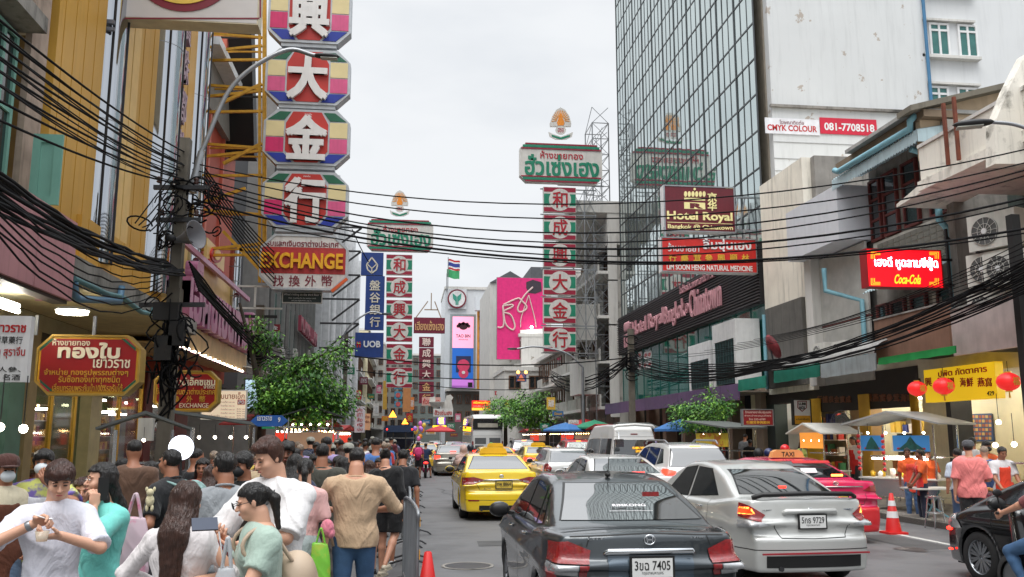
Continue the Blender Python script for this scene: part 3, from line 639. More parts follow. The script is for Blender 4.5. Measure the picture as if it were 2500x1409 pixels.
for lb,pa,pb,z0,z1,xo,m_ in(('teal canvas valance with faint lettering below the long corrugated canopy',1897,2010,3.55,3.93,11.85,TEAL),('short teal canvas valance below the pale canopy',1808,1876,3.5,3.9,12.25,TEAL),('pale blue-white metal fascia strip beside the teal valance',2014,2150,3.5,3.93,11.85,mat('pale_metal_strip',(184,196,200),.45,.1,streak=.3)),('rolled bright green awning under the brown fascia',2158,2350,3.6,3.76,11.7,mat('bright_green_canvas',(30,150,74),.7))):
 ya,yb=Yp(pb,xo),Yp(pa,xo);n_=12;mb=MB();vs=[]
 for i in range(n_+1):
  y=(yb-ya)*i/n_;w_=.03*math.sin(i*1.9);vs+=[(w_,y,0-.02*abs(math.sin(i*1.3))),(.0,y,z1-z0),(w_+.02,y,0),(.03,y,z1-z0)]
 mb.add(vs,[(4*i,4*i+1,4*i+5,4*i+4)for i in range(n_)]+[(4*i+2,4*i+6,4*i+7,4*i+3)for i in range(n_)],True);solo('valance',lb,'awning',mb,m_,(xo,ya,z0))
gs=thing('shop_row','row of open shop fronts with yellow folding shutters and lit cream interiors','building',(XR,14,0));GSW=Wall(gs,'Y',XR,1)
y_=[13.0,Yp(2440),Yp(2310),Yp(2212),Yp(2180),Yp(2035),Yp(2010),Yp(1900),Yp(1880),33.6]
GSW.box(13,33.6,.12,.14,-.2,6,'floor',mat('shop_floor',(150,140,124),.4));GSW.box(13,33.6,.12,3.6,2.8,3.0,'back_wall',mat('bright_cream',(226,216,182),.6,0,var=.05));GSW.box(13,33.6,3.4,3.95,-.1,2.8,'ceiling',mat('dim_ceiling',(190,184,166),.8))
def px_wall(a,b,z0,z1,d0,d1,nm,m_):return GSW.box(Yp(b),Yp(a),z0,z1,d0,d1,nm,m_)
px_wall(2262,2322,.12,3.5,-.05,.5,'pier',CREAM);px_wall(2322,2334,.12,3.5,-.08,.5,'door_post',DARKST);px_wall(2086,2120,.12,3.5,-.1,.5,'pier',mat('tan_tile',(172,138,92),.4));px_wall(1868,1900,.12,3.5,-.1,.4,'pier',mat('dark_green_pier',(46,58,56),.6));px_wall(1840,1868,.12,3.5,-.05,.5,'pier',CREAM)
YS=mat('yellow_shutter',(190,150,48),.35,.4,var=.1)
for a,b in((2120,2143),(1986,2021),(2250,2264)):
 n_s=7
 for i in range(n_s):
  pa,pb=a+(b-a)*i/n_s,a+(b-a)*(i+1)/n_s;ya,yb=Yp(pb),Yp(pa)
  GSW.m(MB().prism([(ya,-.2),((ya+yb)/2,-.28),(yb,-.2),(yb,-.18),(ya,-.18)],.12,3.1,'XY'),'shutter_leaf',YS)
px_wall(1884,2262,3.05,3.75,-.12,.3,'dark_sign_band',mat('dark_band',(44,38,34),.6))
t=Sign('shop_board','dark fascia board with dull copper Chinese characters above the lit shop',1990,950,2240,1000,X=XR-.14,th=.03,body=mat('dark_band',(0,0,0)))
DUL=paint((122,70,40))
for i,ch in enumerate('行鐘表金寶成'):t.tx(ch,1997+i*14,967,2009+i*14,983,DUL,.02,.02)
for i,ch in enumerate('興燕窩參茸海味'):t.tx(ch,2116+i*17,962,2130+i*17,980,DUL,.02,.02)
for a,b,z in((2015,2050,2.95),(2054,2092,3.0),(2182,2230,3.0),(2232,2255,2.95)):
 ya,yb=YX(b,XR+1.0),YX(a,XR+1.0);solo('tube_light','fluorescent tube added to brighten the open shops','light',MB().tube([(0,0,0),(0,yb-ya,0)],.035),TUBE,(XR+1.0,ya,z),group='fluorescent tubes in the right-hand shops')
def shelf(loc,rz,w,h,label,n=4,k=9,cat='shelf',cols=None):
 t=thing('goods_shelf',label,cat,loc,rz);part('back_panel',MB().b2(-w/2,w/2,.3,.33,0,h),mat('shelf_back',(120,110,84),.6),t)
 for i in range(n+1):part('shelf',MB().b2(-w/2,w/2,0,.3,h*i/n,h*i/n+.03),OFFW,t)
 cols=cols or[(190,60,50),(220,180,70),(60,120,80),(210,200,190),(60,70,130),(150,90,50)]
 for i in range(n):
  for j in range(k):
   bw=w/k*.7;bh=h/n*random.uniform(.35,.75);part('jar' if random.random()<.5 else 'carton',MB().b2(-w/2+w*(j+.15)/k,-w/2+w*(j+.15)/k+bw,.05,.25,h*i/n+.031,h*i/n+.031+bh),paint(random.choice(cols)),t)
 return t
shelf((XR+.9,Yp(1945),.14),-PI/2,2.6,2.6,'shelving crowded with jars behind the shop window left of the fan',5,11)
shelf((XR+2.4,Yp(2230,XR+2.4),.14),-PI/2,3.0,2.4,'shelving at the back of the open shop behind the lit food cart',4,8)
YSB=glow('yellow_lightbox',(250,205,30),.35,(236,190,30))
s=Sign('shop_sign','yellow lit shop sign with red Chinese characters and the number 429',2266,893,2442,978,X=13.2,th=.2,body=YSB,cat='sign')
YY=[]
for ch,a,b,m_ in(('興',2268,2284,RED),('魚',2296,2312,RED),('翅',2322,2340,RED),('海',2354,2368,RED),('鮮',2370,2386,RED),('燕',2397,2414,RED),('窩',2416,2432,RED)):s.tx(ch,a,922,b,944,m_,.01,.015)
s.tx('ปพิต ภัตตาคาร',2300,898,2420,914,RED,.01,.012);s.tx('429',2420,955,2438,966,BLACK,.01,.01)
LAN=glow('red_lantern_paper',(230,40,36),.55,(190,30,34))
for px,py,r_px,lb in((2239,949,24,'red paper lantern left of the yellow shop sign'),(2304,943,27,'red paper lantern hanging in front of the yellow shop sign'),(2462,932,30,'largest red paper lantern right of the yellow shop sign')):
 c=WX(px,py,12.0);r=r_px*c.y/2170;t=thing('paper_lantern',lb,'lantern',c,0,'red paper lanterns');m=MB();n_=16
 prof=[(.25,-.82)]+[(math.sin(PI*(k+1)/12),-.8*math.cos(PI*(k+1)/12))for k in range(11)]+[(.25,.82)]
 m.lathe([(a*r*(1-.02*(k%2)),b*r)for k,(a,b)in enumerate(prof)],n=20);part('paper_shade',m,LAN,t)
 part('cap',MB().cyl((0,0,r*.84),r*.3,r*.1,14),GOLD,t);part('cap',MB().cyl((0,0,-r*.84),r*.3,r*.1,14),GOLD,t);part('tassel',MB().cyl((0,0,-r*1.15),r*.1,r*.5,8,r2=r*.05),GOLD,t);part('cord',MB().tube([(0,0,r*.9),(0,0,r*1.8)],.008,5),BLACK,t)
 part('lettering',letters('福',-r*.3,r*.3,-r*.35,r*.35,-r*1.005,.004,.02),GOLD,t)
po=Sign('wall_poster','blue wall poster with a grid of small dish pictures inside the cream restaurant',2371,1010,2424,1078,X=XR+2.75,th=.02,body=paint((52,78,120)),cat='poster')
for i in range(6):
 for j in range(6):po.rc(2374+i*8.2,1014+j*10.5,2380+i*8.2,1021+j*10.5,paint([(190,120,60),(200,170,90),(150,80,50)][(i+j)%3]),.004,'dish_picture')
LB=glow('red_lightbox',(232,16,30),1.0,(200,10,20));LBW=glow('lightbox_white',(245,235,255),3.0);LBY=glow('lightbox_yellow',(250,180,40),1.2)
s=Sign('light_box_sign','bright red lit sign with white Thai lettering and a yellow cola logo',2108,612,2291,705,Y=20.5,th=.3,body=paint((150,14,22)),frame=(.02,paint((150,14,22))),face=LB)
s.tx('เฮงดี หูฉลามซีฟู้ด',2128,630,2280,662,LBW,.01,.012);s.tx('Coca-Cola',2173,673,2237,696,LBY,.01,.02,slant=.25)
for x_,sx in((2119,1),(2282,-1)):
 for y_2,sy in((619,1),(698,-1)):
  for k in range(3):s.line([(x_+sx*k*4,y_2+sy*16),(x_+sx*k*4,y_2+sy*k*3),(x_+sx*22,y_2+sy*k*3)],.012,LBY,.006,'corner_scroll')
s.bars([((s.x1,.1,.3),(s.x1+3.8,.1,.3)),((s.x1,.1,-.35),(s.x1+3.8,.1,-.35)),((s.x1+.35,.1,-.9),(s.x1+.35,.1,1.1)),((s.x1+.35,.1,.9),(s.x1+2.8,.1,-1.6))],.06,DARKST)
s=Sign('hanging_sign','white and yellow hanging watch sign with shield emblem under the dark canopy',1934,975,1978,1038,Y=27.5,th=.15,body=BLACK,frame=(.03,BLACK),face=WHITE)
s.rc(1936,1015,1976,1036,paint((222,160,40)),.008);s.pg([(1944,979),(1967,979),(1967,996),(1955.5,1006),(1944,996)],paint((130,30,30)),.008);s.pg([(1946,981),(1965,981),(1965,995),(1955.5,1003),(1946,995)],WHITE,.003,base=.009);s.tx('LUMI',1947,983,1964,990,BLACK,.016,.05);s.tx('NOX',1948,992,1963,1000,BLACK,.016,.05);s.tx('แว่นตาชั้นนำ',1941,1021,1972,1026,BLACK,.012,.01)
s=Sign('hanging_sign','small dark red hanging sign with pale Thai lines and gold characters by the dark column',1810,999,1886,1040,Y=28.0,th=.15,body=STEEL,frame=(.03,STEEL),face=paint((138,20,30)))
s.tx('ร้านขายยาลิ้มซุ่นเฮง',1817,1003,1880,1011,paint((220,190,180)),.008,.012);s.tx('จำหน่ายสมุนไพร',1815,1013,1880,1018,paint((220,190,180)),.008,.008);s.tx('โทร 222-6789',1826,1021,1866,1026,paint((220,190,180)),.008,.008);s.tx('行藥茸參興順林',1820,1028,1877,1035,GOLD,.008,.012)
for px,py,w_,lb in((2434,565,1.15,'large air conditioner, uppermost of those on the near cream shophouse'),(2425,655,1.05,'air conditioner in the middle on the near cream shophouse'),(2464,650,1.0,'white air conditioner in front beside the black post'),(2420,745,.95,'half hidden air conditioner below the other two on the near shophouse')):
 c=WX(px,py,13.2);ac((c.x,c.y,c.z-.4),-PI/2+.35,lb,w_)
for px,py,lb in((2010,862,'air conditioner beside the slat screen over the corrugated canopy'),(2058,858,'second air conditioner over the corrugated canopy, nearer the brown fascia')):
 c=WX(px,py,13.3);ac((c.x,c.y,c.z-.3),-PI/2,lb)
dish=thing('satellite_dish','dull red satellite dish above the pale corrugated canopy','satellite dish',WX(1881,850,12.6));part('bowl',MB().lathe([(.0,0),(.25,.03),(.45,.12),(.46,.12),(.25,.0),(0,-.03)],n=20).xf(Matrix.Rotation(R(65),4,'Y')),mat('dish_red',(120,36,44),.6),dish);part('arm',MB().bar((0,0,0),(.1,0,-.55),.04),DARKST,dish)
t=thing('black_post','tall black channel post at the right edge of the view','post',WG(2483,1500));t.location=(*WX(2488,700,12.0).xy,0);part('shaft',MB().b2(-.09,.09,-.09,.09,0,6.2),BLACK,t)
def street_lamp(name,label,base,top,tip,r=.06,head=.5,up=.35):
 t=thing(name,label,'street lamp',base);b=Vector(base);T=Vector(top)-b;P=Vector(tip)-b
 part('pole',MB().tube([(0,0,0),T],[r*1.5,r],10),STEEL,t);m=[T,T+Vector((0,0,up))+(P-T)*.25,T+(P-T)*.7+Vector((0,0,up*.8)),P]
 part('arm',MB().tube(bez(m,8),r*.75,8),STEEL,t);d=(P-T);d.z=0;d.normalize();hd=MB();hd.ell((0,0,0),(head*.5,head*.2,head*.1),12,6);M=Matrix.Translation(P+d*head*.4)@Matrix.Rotation(math.atan2(d.y,d.x),4,'Z')
 part('lamp_head',MB()._m(hd,M)or None,DARKST,t)if False else part('lamp_head',hd.xf(M),DARKST,t);part('lens',MB().box(0,0,0,head*.6,head*.26,.02).xf(Matrix.Translation(P+d*head*.5+Vector((0,0,-head*.09)))@Matrix.Rotation(math.atan2(d.y,d.x),4,'Z')),mat('lamp_glass',(170,170,160),.3),t)
 return t
street_lamp('street_lamp','dark street lamp head reaching in from the upper right edge',(12.3,14.2,0),(12.3,14.2,6.6),WY(2420,298,14.8),.05,.75,.25)
ob=thing('old_concrete_block','decayed grey concrete shophouses with rounded balconies beyond the hotel','building',(XR,57.2,0));OW=Wall(ob,'Y',XR,1)
OW.box(57.3,78,0,13.8,.0,9,'wall',mat('streaked_pale_concrete',(186,183,176),.85,0,var=.12,scale=1.2,streak=.45,bump=.3,c2=(120,116,110),c2pos=(.55,.68),c2scale=.8))
for st in range(4):
 z=3.6+st*3.0
 OW.box(57.35,78,z,z+.2,-1.3,0,'balcony_slab',CONCL)
 for b in range(5):
  u=57.6+b*4.1
  OW.box(u,u+3.5,z+.2,z+1.0,-1.25,-1.15,'balcony_front',mat('stained_balcony',(172,170,164),.85,0,var=.15,streak=.5,scale=1.5));OW.window(u+.3,u+1.5,z+.5,z+2.5,WOODB,GLASSD,1,1,.08,-.05);OW.window(u+2,u+3.2,z+.5,z+2.5,WOODB,GLASSD,1,1,.08,-.05)
  OW.box(u-.35,u-.1,z-.5,z+2.6,-.6,0,'pier',CONCL)
OW.box(57.35,66,14.6,17.2,-.6,9,'upper_storey',CONCL);OW.m(MB().prism([(57.3,16.8),(57.3,17.6),(66,15.0),(66,14.6)],-3.2,6,'XZ'),'sloping_slab',CONCL)
OW.box(58,61,8.2,10.6,-3.0,-1.3,'white_box',CONCL);OW.box(58,61,4.6,6.9,-2.6,-1.3,'white_box',CONCL)
tw=thing('scaffold_tower','tall rickety steel lattice tower beside the glass hotel holding the gold shop sign','scaffold',(12.6,58,0));k=0
tx0,tx1,ty0,ty1=0,1.15,0,2.4;top=23.4
for i in range(22):
 z=7+i*.72;part('inner_strut',MB().bar((random.uniform(0,.4),random.uniform(0,2.4),z),(random.uniform(.7,1.15),random.uniform(0,2.4),z+random.uniform(-.6,.9)),.035),STEEL,tw);part('inner_strut',MB().bar((random.uniform(.2,1),1.2,z),(random.uniform(.2,1),1.2,z+1.4),.03),STEEL,tw)
for x in(tx0,tx1):
 for y in(ty0,ty1):part('post',MB().bar((x,y,0),(x,y,top),.07),STEEL,tw)
for i in range(18):
 z=4+i*1.14
 for a,b in(((tx0,ty0),(tx1,ty0)),((tx0,ty1),(tx1,ty1)),((tx0,ty0),(tx0,ty1)),((tx1,ty0),(tx1,ty1))):part('rail',MB().bar((*a,z),(*b,z),.05),STEEL,tw)
 part('brace',MB().bar((tx0,ty0,z),(tx1,ty0,z+1.14),.04),STEEL,tw);part('brace',MB().bar((tx0,ty0,z+1.14),(tx0,ty1,z),.04),STEEL,tw);part('brace',MB().bar((tx1,ty0,z),(tx0,ty0,z+1.14),.03),STEEL,tw)
def gold_sign(tag_,cx,Y,k,ytop,right):
 """top board + six banner plates, k = size against the right-hand one"""
 fx=lambda x:cx+(x-1367)*k
 fy=lambda y:ytop+(y-354)*k
 Bd=paint((206,202,196),.5);G_=paint((22,126,96));M2=paint((150,22,52));DR=paint((160,24,48))
 s=Sign('gold_shop_sign',tag_+' white octagonal gold shop board with green Thai lettering and emblem on top',fx(1268),fy(354),fx(1468),fy(449),Y=Y,th=.5,body=Bd,corners=.42 if right else .42)
 for a,b,m in((355,358,M2),(359.5,365,G_),(366.5,369,M2),(434,436.5,M2),(438,443.5,G_),(445,448,M2)):
  w_=12 if(a<358 or a>444)else(6 if a<364 or a>437 else 2);s.rc(fx(1269+w_),fy(a),fx(1467-w_),fy(b),m,.05,'stripe')
 s.tx('ห้างขายทอง',fx(1318),fy(373),fx(1421),fy(391),paint((176,36,52)),.03,.012);s.tx('ฮั่วเซ่งเฮง',fx(1281),fy(383),fx(1459),fy(432),G_,.04,.035)
 e=Sign('crest_emblem',tag_+' shield emblem with orange sunburst standing on the gold shop board',fx(1341),fy(268),fx(1394),fy(314),Y=Y,th=.18,body=Bd,cat='emblem')
 for q in list(e.o.children):bpy.data.objects.remove(q)
 sh_=[(1367,266),(1378,272),(1388,287),(1393,304),(1392,312),(1342,312),(1341,304),(1347,287),(1356,272)];e.pg([(fx(a),fy(b))for a,b in sh_],Bd,.2,'shield')
 e.front-=.2;OR=paint((226,150,60))
 for i in range(15):
  a=PI*(i+.5)/15;e.line([(fx(1367+10*math.cos(a)),fy(300-12*math.sin(a))),(fx(1367+22*math.cos(a)),fy(303-30*math.sin(a)))],.05,OR,.02,'sun_ray')
 e.pg([(fx(a),fy(b))for a,b in((1367,278),(1372,292),(1376,303),(1374,310),(1360,310),(1358,303),(1362,292))],paint((232,140,40)),.03,'flame');e.disc(fx(1367),fy(322),13*k,Bd,.03,'medallion',r2=11*k);e.tx('ฮซฮ',fx(1360),fy(317),fx(1374),fy(327),DR,.03,.02)
 e.pg([(fx(a),fy(b))for a,b in((1337,326),(1345,330),(1367,338),(1389,330),(1397,326),(1394,338),(1380,345),(1354,345),(1340,338))],Bd,.06,'ribbon');e.pg([(fx(a),fy(b))for a,b in((1344,333),(1367,340),(1390,333),(1388,338),(1367,345),(1346,338))],G_,.02,'ribbon_band',base=.061)
 for a in(-9,9):e.bars([((e.l(fx(1367+a),0)[0],0,e.l(0,fy(344))[1]),(e.l(fx(1367+a),0)[0],0,e.l(0,fy(354))[1]))],.1,STEEL)
 ys=[(459,520),(527,587),(596,653),(660,721),(728,790),(799,860)]
 if not right:ys=[(y0,y1)for y0,y1 in ys]
 for ch,(a,b)in zip('和成興大金行',ys):
  p=Sign('character_plate',f'{tag_} gold shop plate '+dict(zip('和成興大金行',('topmost','second down','third down','fourth down','fifth down','lowest')))[ch]+f', red character {ch}',fx(1326),fy(a),fx(1405),fy(b),Y=Y,th=.35,body=Bd,cat='sign',group=tag_+' gold shop character plates')
  h=b-a;p.rc(fx(1327),fy(a+1),fx(1404),fy(a+h*.19),M2,.01,'stripe');p.rc(fx(1327),fy(b-h*.19),fx(1404),fy(b-1),M2,.01,'stripe');p.rc(fx(1327),fy(a+h*.27),fx(1404),fy(b-h*.27),G_,.01,'stripe');p.disc(fx(1366),fy((a+b)/2),27*k,Bd,.014)
  p.front-=.014;p.tx(ch,fx(1348),fy((a+b)/2-19),fx(1384),fy((a+b)/2+19),paint((172,24,40)),.03,.015)
 return s
gsn=gold_sign('right-hand',1367,57.0,1.0,354,True)
gs2=gold_sign('left-hand',976,72.0,.808,538,False)
fr=thing('sign_truss','open steel truss arms between the right-hand gold shop plates and the lattice tower','scaffold',(WY(1406,1066,57).x,57.2,0));LT=12.6-fr.location.x
zz=[WY(1400,y,57).z for y in(462,524,592,657,725,795,862)]
for z in zz:part('arm',MB().bar((-2.2,0,z),(LT,0,z),.07),STEEL,fr);part('arm',MB().bar((0,.5,z-.12),(LT,.5,z-.12),.05),STEEL,fr)
for a,b in zip(zz,zz[1:]):
 for i in range(2):
  x0_,x1_=LT*i/2,LT*(i+1)/2;part('brace',MB().bar((x0_,0,a),(x1_,0,b),.035),STEEL,fr);part('brace',MB().bar((x1_,0,a),(x0_,0,b),.035),STEEL,fr)
part('post',MB().bar((LT/2,0,zz[-1]),(LT/2,0,zz[0]),.06),STEEL,fr);part('post',MB().bar((0,0,zz[-1]),(0,0,zz[0]),.06),STEEL,fr)
part('top_arm',MB().bar((-1,.1,zz[0]+.35),(LT+.6,.1,zz[0]+.35),.09),STEEL,fr)
# LEFT SIDE
XL=-7.2
def yl(px,py=1066,X=XL):return WX(px,py,X).y
OCH=mat('ochre_metal_panel',(200,154,68),.42,.1,var=.07,scale=.6,streak=.12);OCL=mat('pale_gold_panel',(222,186,116),.4,.1,var=.06,streak=.06)
gb=thing('gold_shop_building','tall shop building clad in ochre metal slats with chrome columns','building',(XL,17.2,0));GB=Wall(gb,'Y',XL,-1)
g0,g1=yl(104,400),yl(484,400)
GB.box(g0,g1,4.9,21,.2,8,'core',mat('gold_core',(110,84,40),.8))
def slats(px0,px1,n,z0,z1,m_,d=.0,nm='slat'):
 a,b=yl(px0,400),yl(px1,400)
 for i in range(n):GB.box(a+(b-a)*i/n+.008,a+(b-a)*(i+1)/n-.008,z0,z1,d-.06-.01*(i%2),d+.1,nm,m_)
slats(104,226,9,5.16,20,OCH);slats(276,312,2,5.16,20,OCL,-.05);slats(312,362,4,5.16,20,OCH);slats(424,452,3,5.16,20,OCH,-.1)
for a,b,zz in((228,274,5.8),(364,406,5.8),(455,482,5.8)):
 ya,yb=yl(a,400),yl(b,400);r=(yb-ya)*.42
 GB.m(MB().tube([((ya+yb)/2,.22,z)for z in(zz,11,15,20)],r,24,smooth=True),'chrome_column',CHROME)
 for z in(9.2,13.1,17.0):GB.m(MB().cyl(((ya+yb)/2,.22,z),r*1.01,.02,24),'seam_ring',STEEL)
 for e in(-.75,.3):GB.m(MB().bar(((ya+yb)/2+r*e,.2-r*math.sqrt(1-e*e),zz),((ya+yb)/2+r*e,.2-r*math.sqrt(1-e*e),20),.04),'reflection_strip',DARKST)  # dark reflection bands of the chrome, laid on as thin strips
 GB.box(ya-.1,yb+.1,5.16,zz,-.08,.2,'plinth',OCH)
slats(190,392,15,5.15,6.6,OCH,-.12)
vs_=thing('vertical_sign','column of mauve enamel Chinese characters between the chrome columns','sign',(XL-.2,yl(415,300),7));
for i,ch in enumerate('金行美都珠寶金行美'):
 m=letters(ch,-.35,.35,0,1.05,0,.28,.02);part('lettering',m,mat('mauve_enamel',(160,134,148),.35),vs_,(0.3,0,.3+i*1.3),PI/2)
lg=thing('concrete_ledge','stained concrete canopy ledge with blue drain pipes over the gold shop','ledge',(-6.2,14,4.7));la,lb_=yl(186,640,-6.2),yl(470,800,-6.2)
part('fascia',MB().b2(-.02,.12,la-14-1.5,lb_-14,.06,.45),CONC,lg);part('slab',MB().b2(-2.4,-.02,la-14-1.5,lb_-14,.0,.42),mat('cream_soffit',(206,186,140),.7),lg)
P_=lambda px,py:WX(px,py,-6.0)-lg.location
part('drain_pipe',MB().tube([P_(180,680),P_(214,695),P_(262,718),P_(300,726),P_(345,762),P_(372,767),P_(377,745)],.055,8),mat('teal_pipe',(86,128,132),.5),lg)
part('drain_pipe',MB().tube([P_(182,690),P_(184,722),P_(190,730),P_(292,735),P_(298,700)],.07,8),mat('blue_pipe',(92,130,158),.5),lg)
cl=thing('ceiling_lamp','round lit white ceiling lamp under the concrete ledge','light',WX(177,762,-6.9));part('lamp_disc',MB().cyl((0,0,0),.3,.07,26),glow('round_lamp',(255,246,214),30),cl);part('rim',MB().cyl((0,0,.05),.33,.05,26),WHITE,cl)
pk=thing('shop_canopy','faded pink metal canopy fascia at the upper left with dark seams','canopy',(-5.9,8,4.2));pe=yl(186,600,-5.9);PKM=mat('faded_pink_metal',(190,138,142),.45,.1,var=.08,scale=.8,streak=.22)
yy_=[pe-1.65*i for i in range(7)]
for a,b in zip(yy_[1:],yy_):part('panel',MB().b2(-.06,.0,a-8+.01,b-8-.01,.0,1.42),PKM,pk)
part('end_panel',MB().b2(-.6,-.06,pe-8-.05,pe-8,.0,1.42),PKM,pk);part('soffit',MB().b2(-2.6,-.06,-2,pe-8-.05,.02,.1),mat('marble_soffit',(196,186,150),.35),pk);part('trim',MB().b2(-.3,-.06,-2,pe-8-.05,-.06,.02),mat('trim_dark',(70,62,58),.5),pk)
for py in(738,752):
 a=WX(0,py-6,-6.5);b=WX(44,py+10,-6.5);solo('tube_light','bright fluorescent tube under the pink canopy, '+('upper' if py==738 else 'lower')+' of two','light',MB().tube([(0,0,0),(0,b.y-a.y,0)],.04),TUBE,(a.x,a.y,a.z))
nb=thing('shophouse','nearest left shophouse with beige wall, teal shutters and rusty edge','building',(XL,10,0));NB=Wall(nb,'Y',XL,-1);ne=yl(104,100)
NB.box(4,ne-.02,9.6,18,.0,6,'wall',mat('beige_wall_left',(196,188,174),.8,streak=.2));NB.box(ne-.75,ne-.02,5.0,18,-.12,.0,'edge_pier',mat('crumbling_pier',(160,142,128),.9,0,var=.2,streak=.4,bump=.3));NB.box(4,ne-.8,4.6,9.6,.15,.2,'recess',mat('teal_wall',(92,138,126),.6,streak=.2));NB.box(4,ne-.8,9.3,9.6,-.4,.2,'lintel',CONC)
TLS=mat('teal_shutter',(118,166,152),.55,0,var=.05,streak=.1)
for i in range(4):NB.window(ne-2.0-1.3*i,ne-.9-1.3*i,6.2,9.2,TLS,GLASSD,1,1,.1,.1)
sl_=thing('window_shutter','open teal wooden shutter leaf swung out above the pink canopy','shutter',tuple(WY(70,500,ne-.8)));M_s=MB();w_s,h_s=(WY(143,420,ne-.8)-WY(70,420,ne-.8)).x,(WY(70,328,ne-.8)-WY(70,500,ne-.8)).z
part('leaf',MB().b2(0,w_s,-.03,0,0,h_s),TLS,sl_);part('rail',MB().b2(0,w_s,-.06,-.03,h_s-.16,h_s),TLS,sl_);part('rail',MB().b2(0,w_s,-.06,-.03,0,.16),TLS,sl_);part('stile',MB().b2(0,.14,-.06,-.03,.16,h_s-.16),TLS,sl_);part('stile',MB().b2(w_s-.14,w_s,-.06,-.03,.16,h_s-.16),TLS,sl_)
TSF=mat('grey_painted_steel',(116,120,130),.5,.3,var=.12)
tsn=Sign('billboard','cream sign box with maroon ring and yellow disc cut by the top edge',278,-320,644,64,Y=21.5,th=.55,body=mat('cream_box',(196,186,160),.6,streak=.1),face=mat('grey_white_face',(196,192,190),.5,var=.03))
tsn.disc(458,-100,142,MAROON,.02,n=48);tsn.disc(456,-104,128,mat('yellow_brushed',(222,188,78),.5),.02,base=.02,n=48);tsn.line([(282,58),(638,58)],.04,MAROON,.01);tsn.line([(640,-300),(640,56)],.04,MAROON,.01);tsn.line([(281,-300),(281,56)],.04,MAROON,.01)
bt=thing('sign_bracket','grey steel frame bracing the big cream sign over the shop wall','scaffold',(-7,20,7));Pb=lambda px,py,Y=20.8:WY(px,py,Y)-bt.location
for a,b,w_ in(((214,0),(192,480),.13),((232,90),(212,480),.1),((0,36),(280,55),.1),((0,58),(280,72),.08),((0,32),(200,-8),.12),((0,40),(200,330),.16)):part('member',MB().bar(Pb(*a),Pb(*b),w_),TSF,bt)
part('control_box',MB().b2(-.25,.25,-.2,.2,-.5,.5).xf(Matrix.Translation(Pb(214,5))),OFFW,bt)
s=Sign('shop_sign','white shop board with red Thai heading and black Chinese lines at the left edge',-90,772,75,933,Y=12.5,th=.12,body=WHITE)
s.tx('ร้านยาเยาวราช',-84,786,68,812,RED,.006,.03);s.tx('老字號藥材草藥行',-80,822,60,840,BLACK,.006,.0);s.tx('ขายยาใบชา สุราจีน',-84,846,66,876,RED,.006,.008);s.tx('燕窩、人參、',-74,896,56,909,BLACK,.006,0);s.tx('中國茶、名酒',-76,914,54,929,BLACK,.006,0)
def pent(lb,px0,py0,px1,py1,Y,k,face,edge=mat('brass_edge',(196,160,82),.3,.6)):
 s=Sign('hanging_sign',lb,px0,py0,px1,py1,Y=Y,th=.3,body=edge,corners=k,frame=(.035,edge),face=paint((214,160,40),.4));Q=s.inset(s.P,.075);part('face',MB().prism(Q,s.front-.008,s.front),face,s.o);s.front-=.008;return s
REDF=paint((150,22,24),.35);CRMT=paint((240,226,196),.4)
s=pent('octagonal red gold-shop sign with cream Thai lettering hanging beside the utility pole',96,820,349,967,16.4,.24,REDF)
for(a,b,c_,d_)in((101,848,131,823),(108,855,136,828)):
 pass
for cx,cy,sx,sy in((103,826,1,1),(342,826,-1,1),(103,961,1,-1),(342,961,-1,-1)):
 s.pg([(cx+sx*4,cy+sy*26),(cx+sx*4,cy+sy*33),(cx+sx*38,cy+sy*4),(cx+sx*30,cy+sy*4)],DKGREEN,.01,'corner_stripe');s.pg([(cx+sx*4,cy+sy*20),(cx+sx*4,cy+sy*25),(cx+sx*29,cy+sy*4),(cx+sx*23,cy+sy*4)],paint((190,40,70)),.01,'corner_stripe')
s.tx('ห้างขายทอง',138,830,228,846,CRMT,.012,.008);s.tx('ทองใบ',153,840,299,876,CRMT,.02,.03);s.tx('เยาวราช',236,880,324,900,CRMT,.012,.012)
s.tx('จำหน่าย ทองรูปพรรณต่างๆ',117,902,320,922,GOLD,.01,.006);s.tx('รับซื้อทองเก่าทุกชนิด',152,918,300,940,GOLD,.01,.006);s.tx('เลี่ยมกรอบพระกันน้ำ100%รอรับได้',137,938,306,957,GOLD,.01,.006)
for px in(160,293):part('bracket',MB().bar((s.l(px,0)[0],0,s.z1),(s.l(px,0)[0],0,s.z1+.35),.05),STEEL,s.o)
s=pent('red money exchange sign half hidden behind the utility pole',380,906,537,1006,20.5,.2,REDF);s.tx('ทาวน์เอ็คซเชน',420,922,529,942,CRMT,.015,.02);s.tx('จำกัด',501,941,528,950,CRMT,.01,.006);s.tx('ซื้อ-ขาย เงินตราต่างประเทศ',386,948,529,964,GOLD,.01,.008)
for ch,px in zip('找換外幣',(404,435,467,498)):s.tx(ch,px-7,967,px+7,983,GOLD,.01,.01)
s.tx('MONEY  EXCHANGE',388,985,513,996,CRMT,.01,.0)
s=Sign('menu_board','cream lit menu board with brown Thai heading and a small red square',492,952,603,1025,Y=23.5,th=.1,body=OFFW,face=glow('menu_cream',(250,222,190),.25,(236,216,190)));s.tx('ก๋วยจั๊บนายเอ็ก',505,958,598,974,paint((170,90,50)),.006,.006);s.rc(581,976,599,988,RED,.006);s.tx('สด',583,978,597,986,WHITE,.012,.02)
for j in range(5):s.tx('ก๋วยเตี๋ยว ๗๐ ๘๐',540,979+j*9,574,984+j*9,paint((120,90,70)),.004,0);s.tx('พิเศษ ๑๐๐',579,997+j*5.5,599,1000.5+j*5.5,paint((120,90,70)),.004,0)
s.tx('อาหารตุ๋นยาจีน',497,1012,538,1019,BLACK,.004,0)
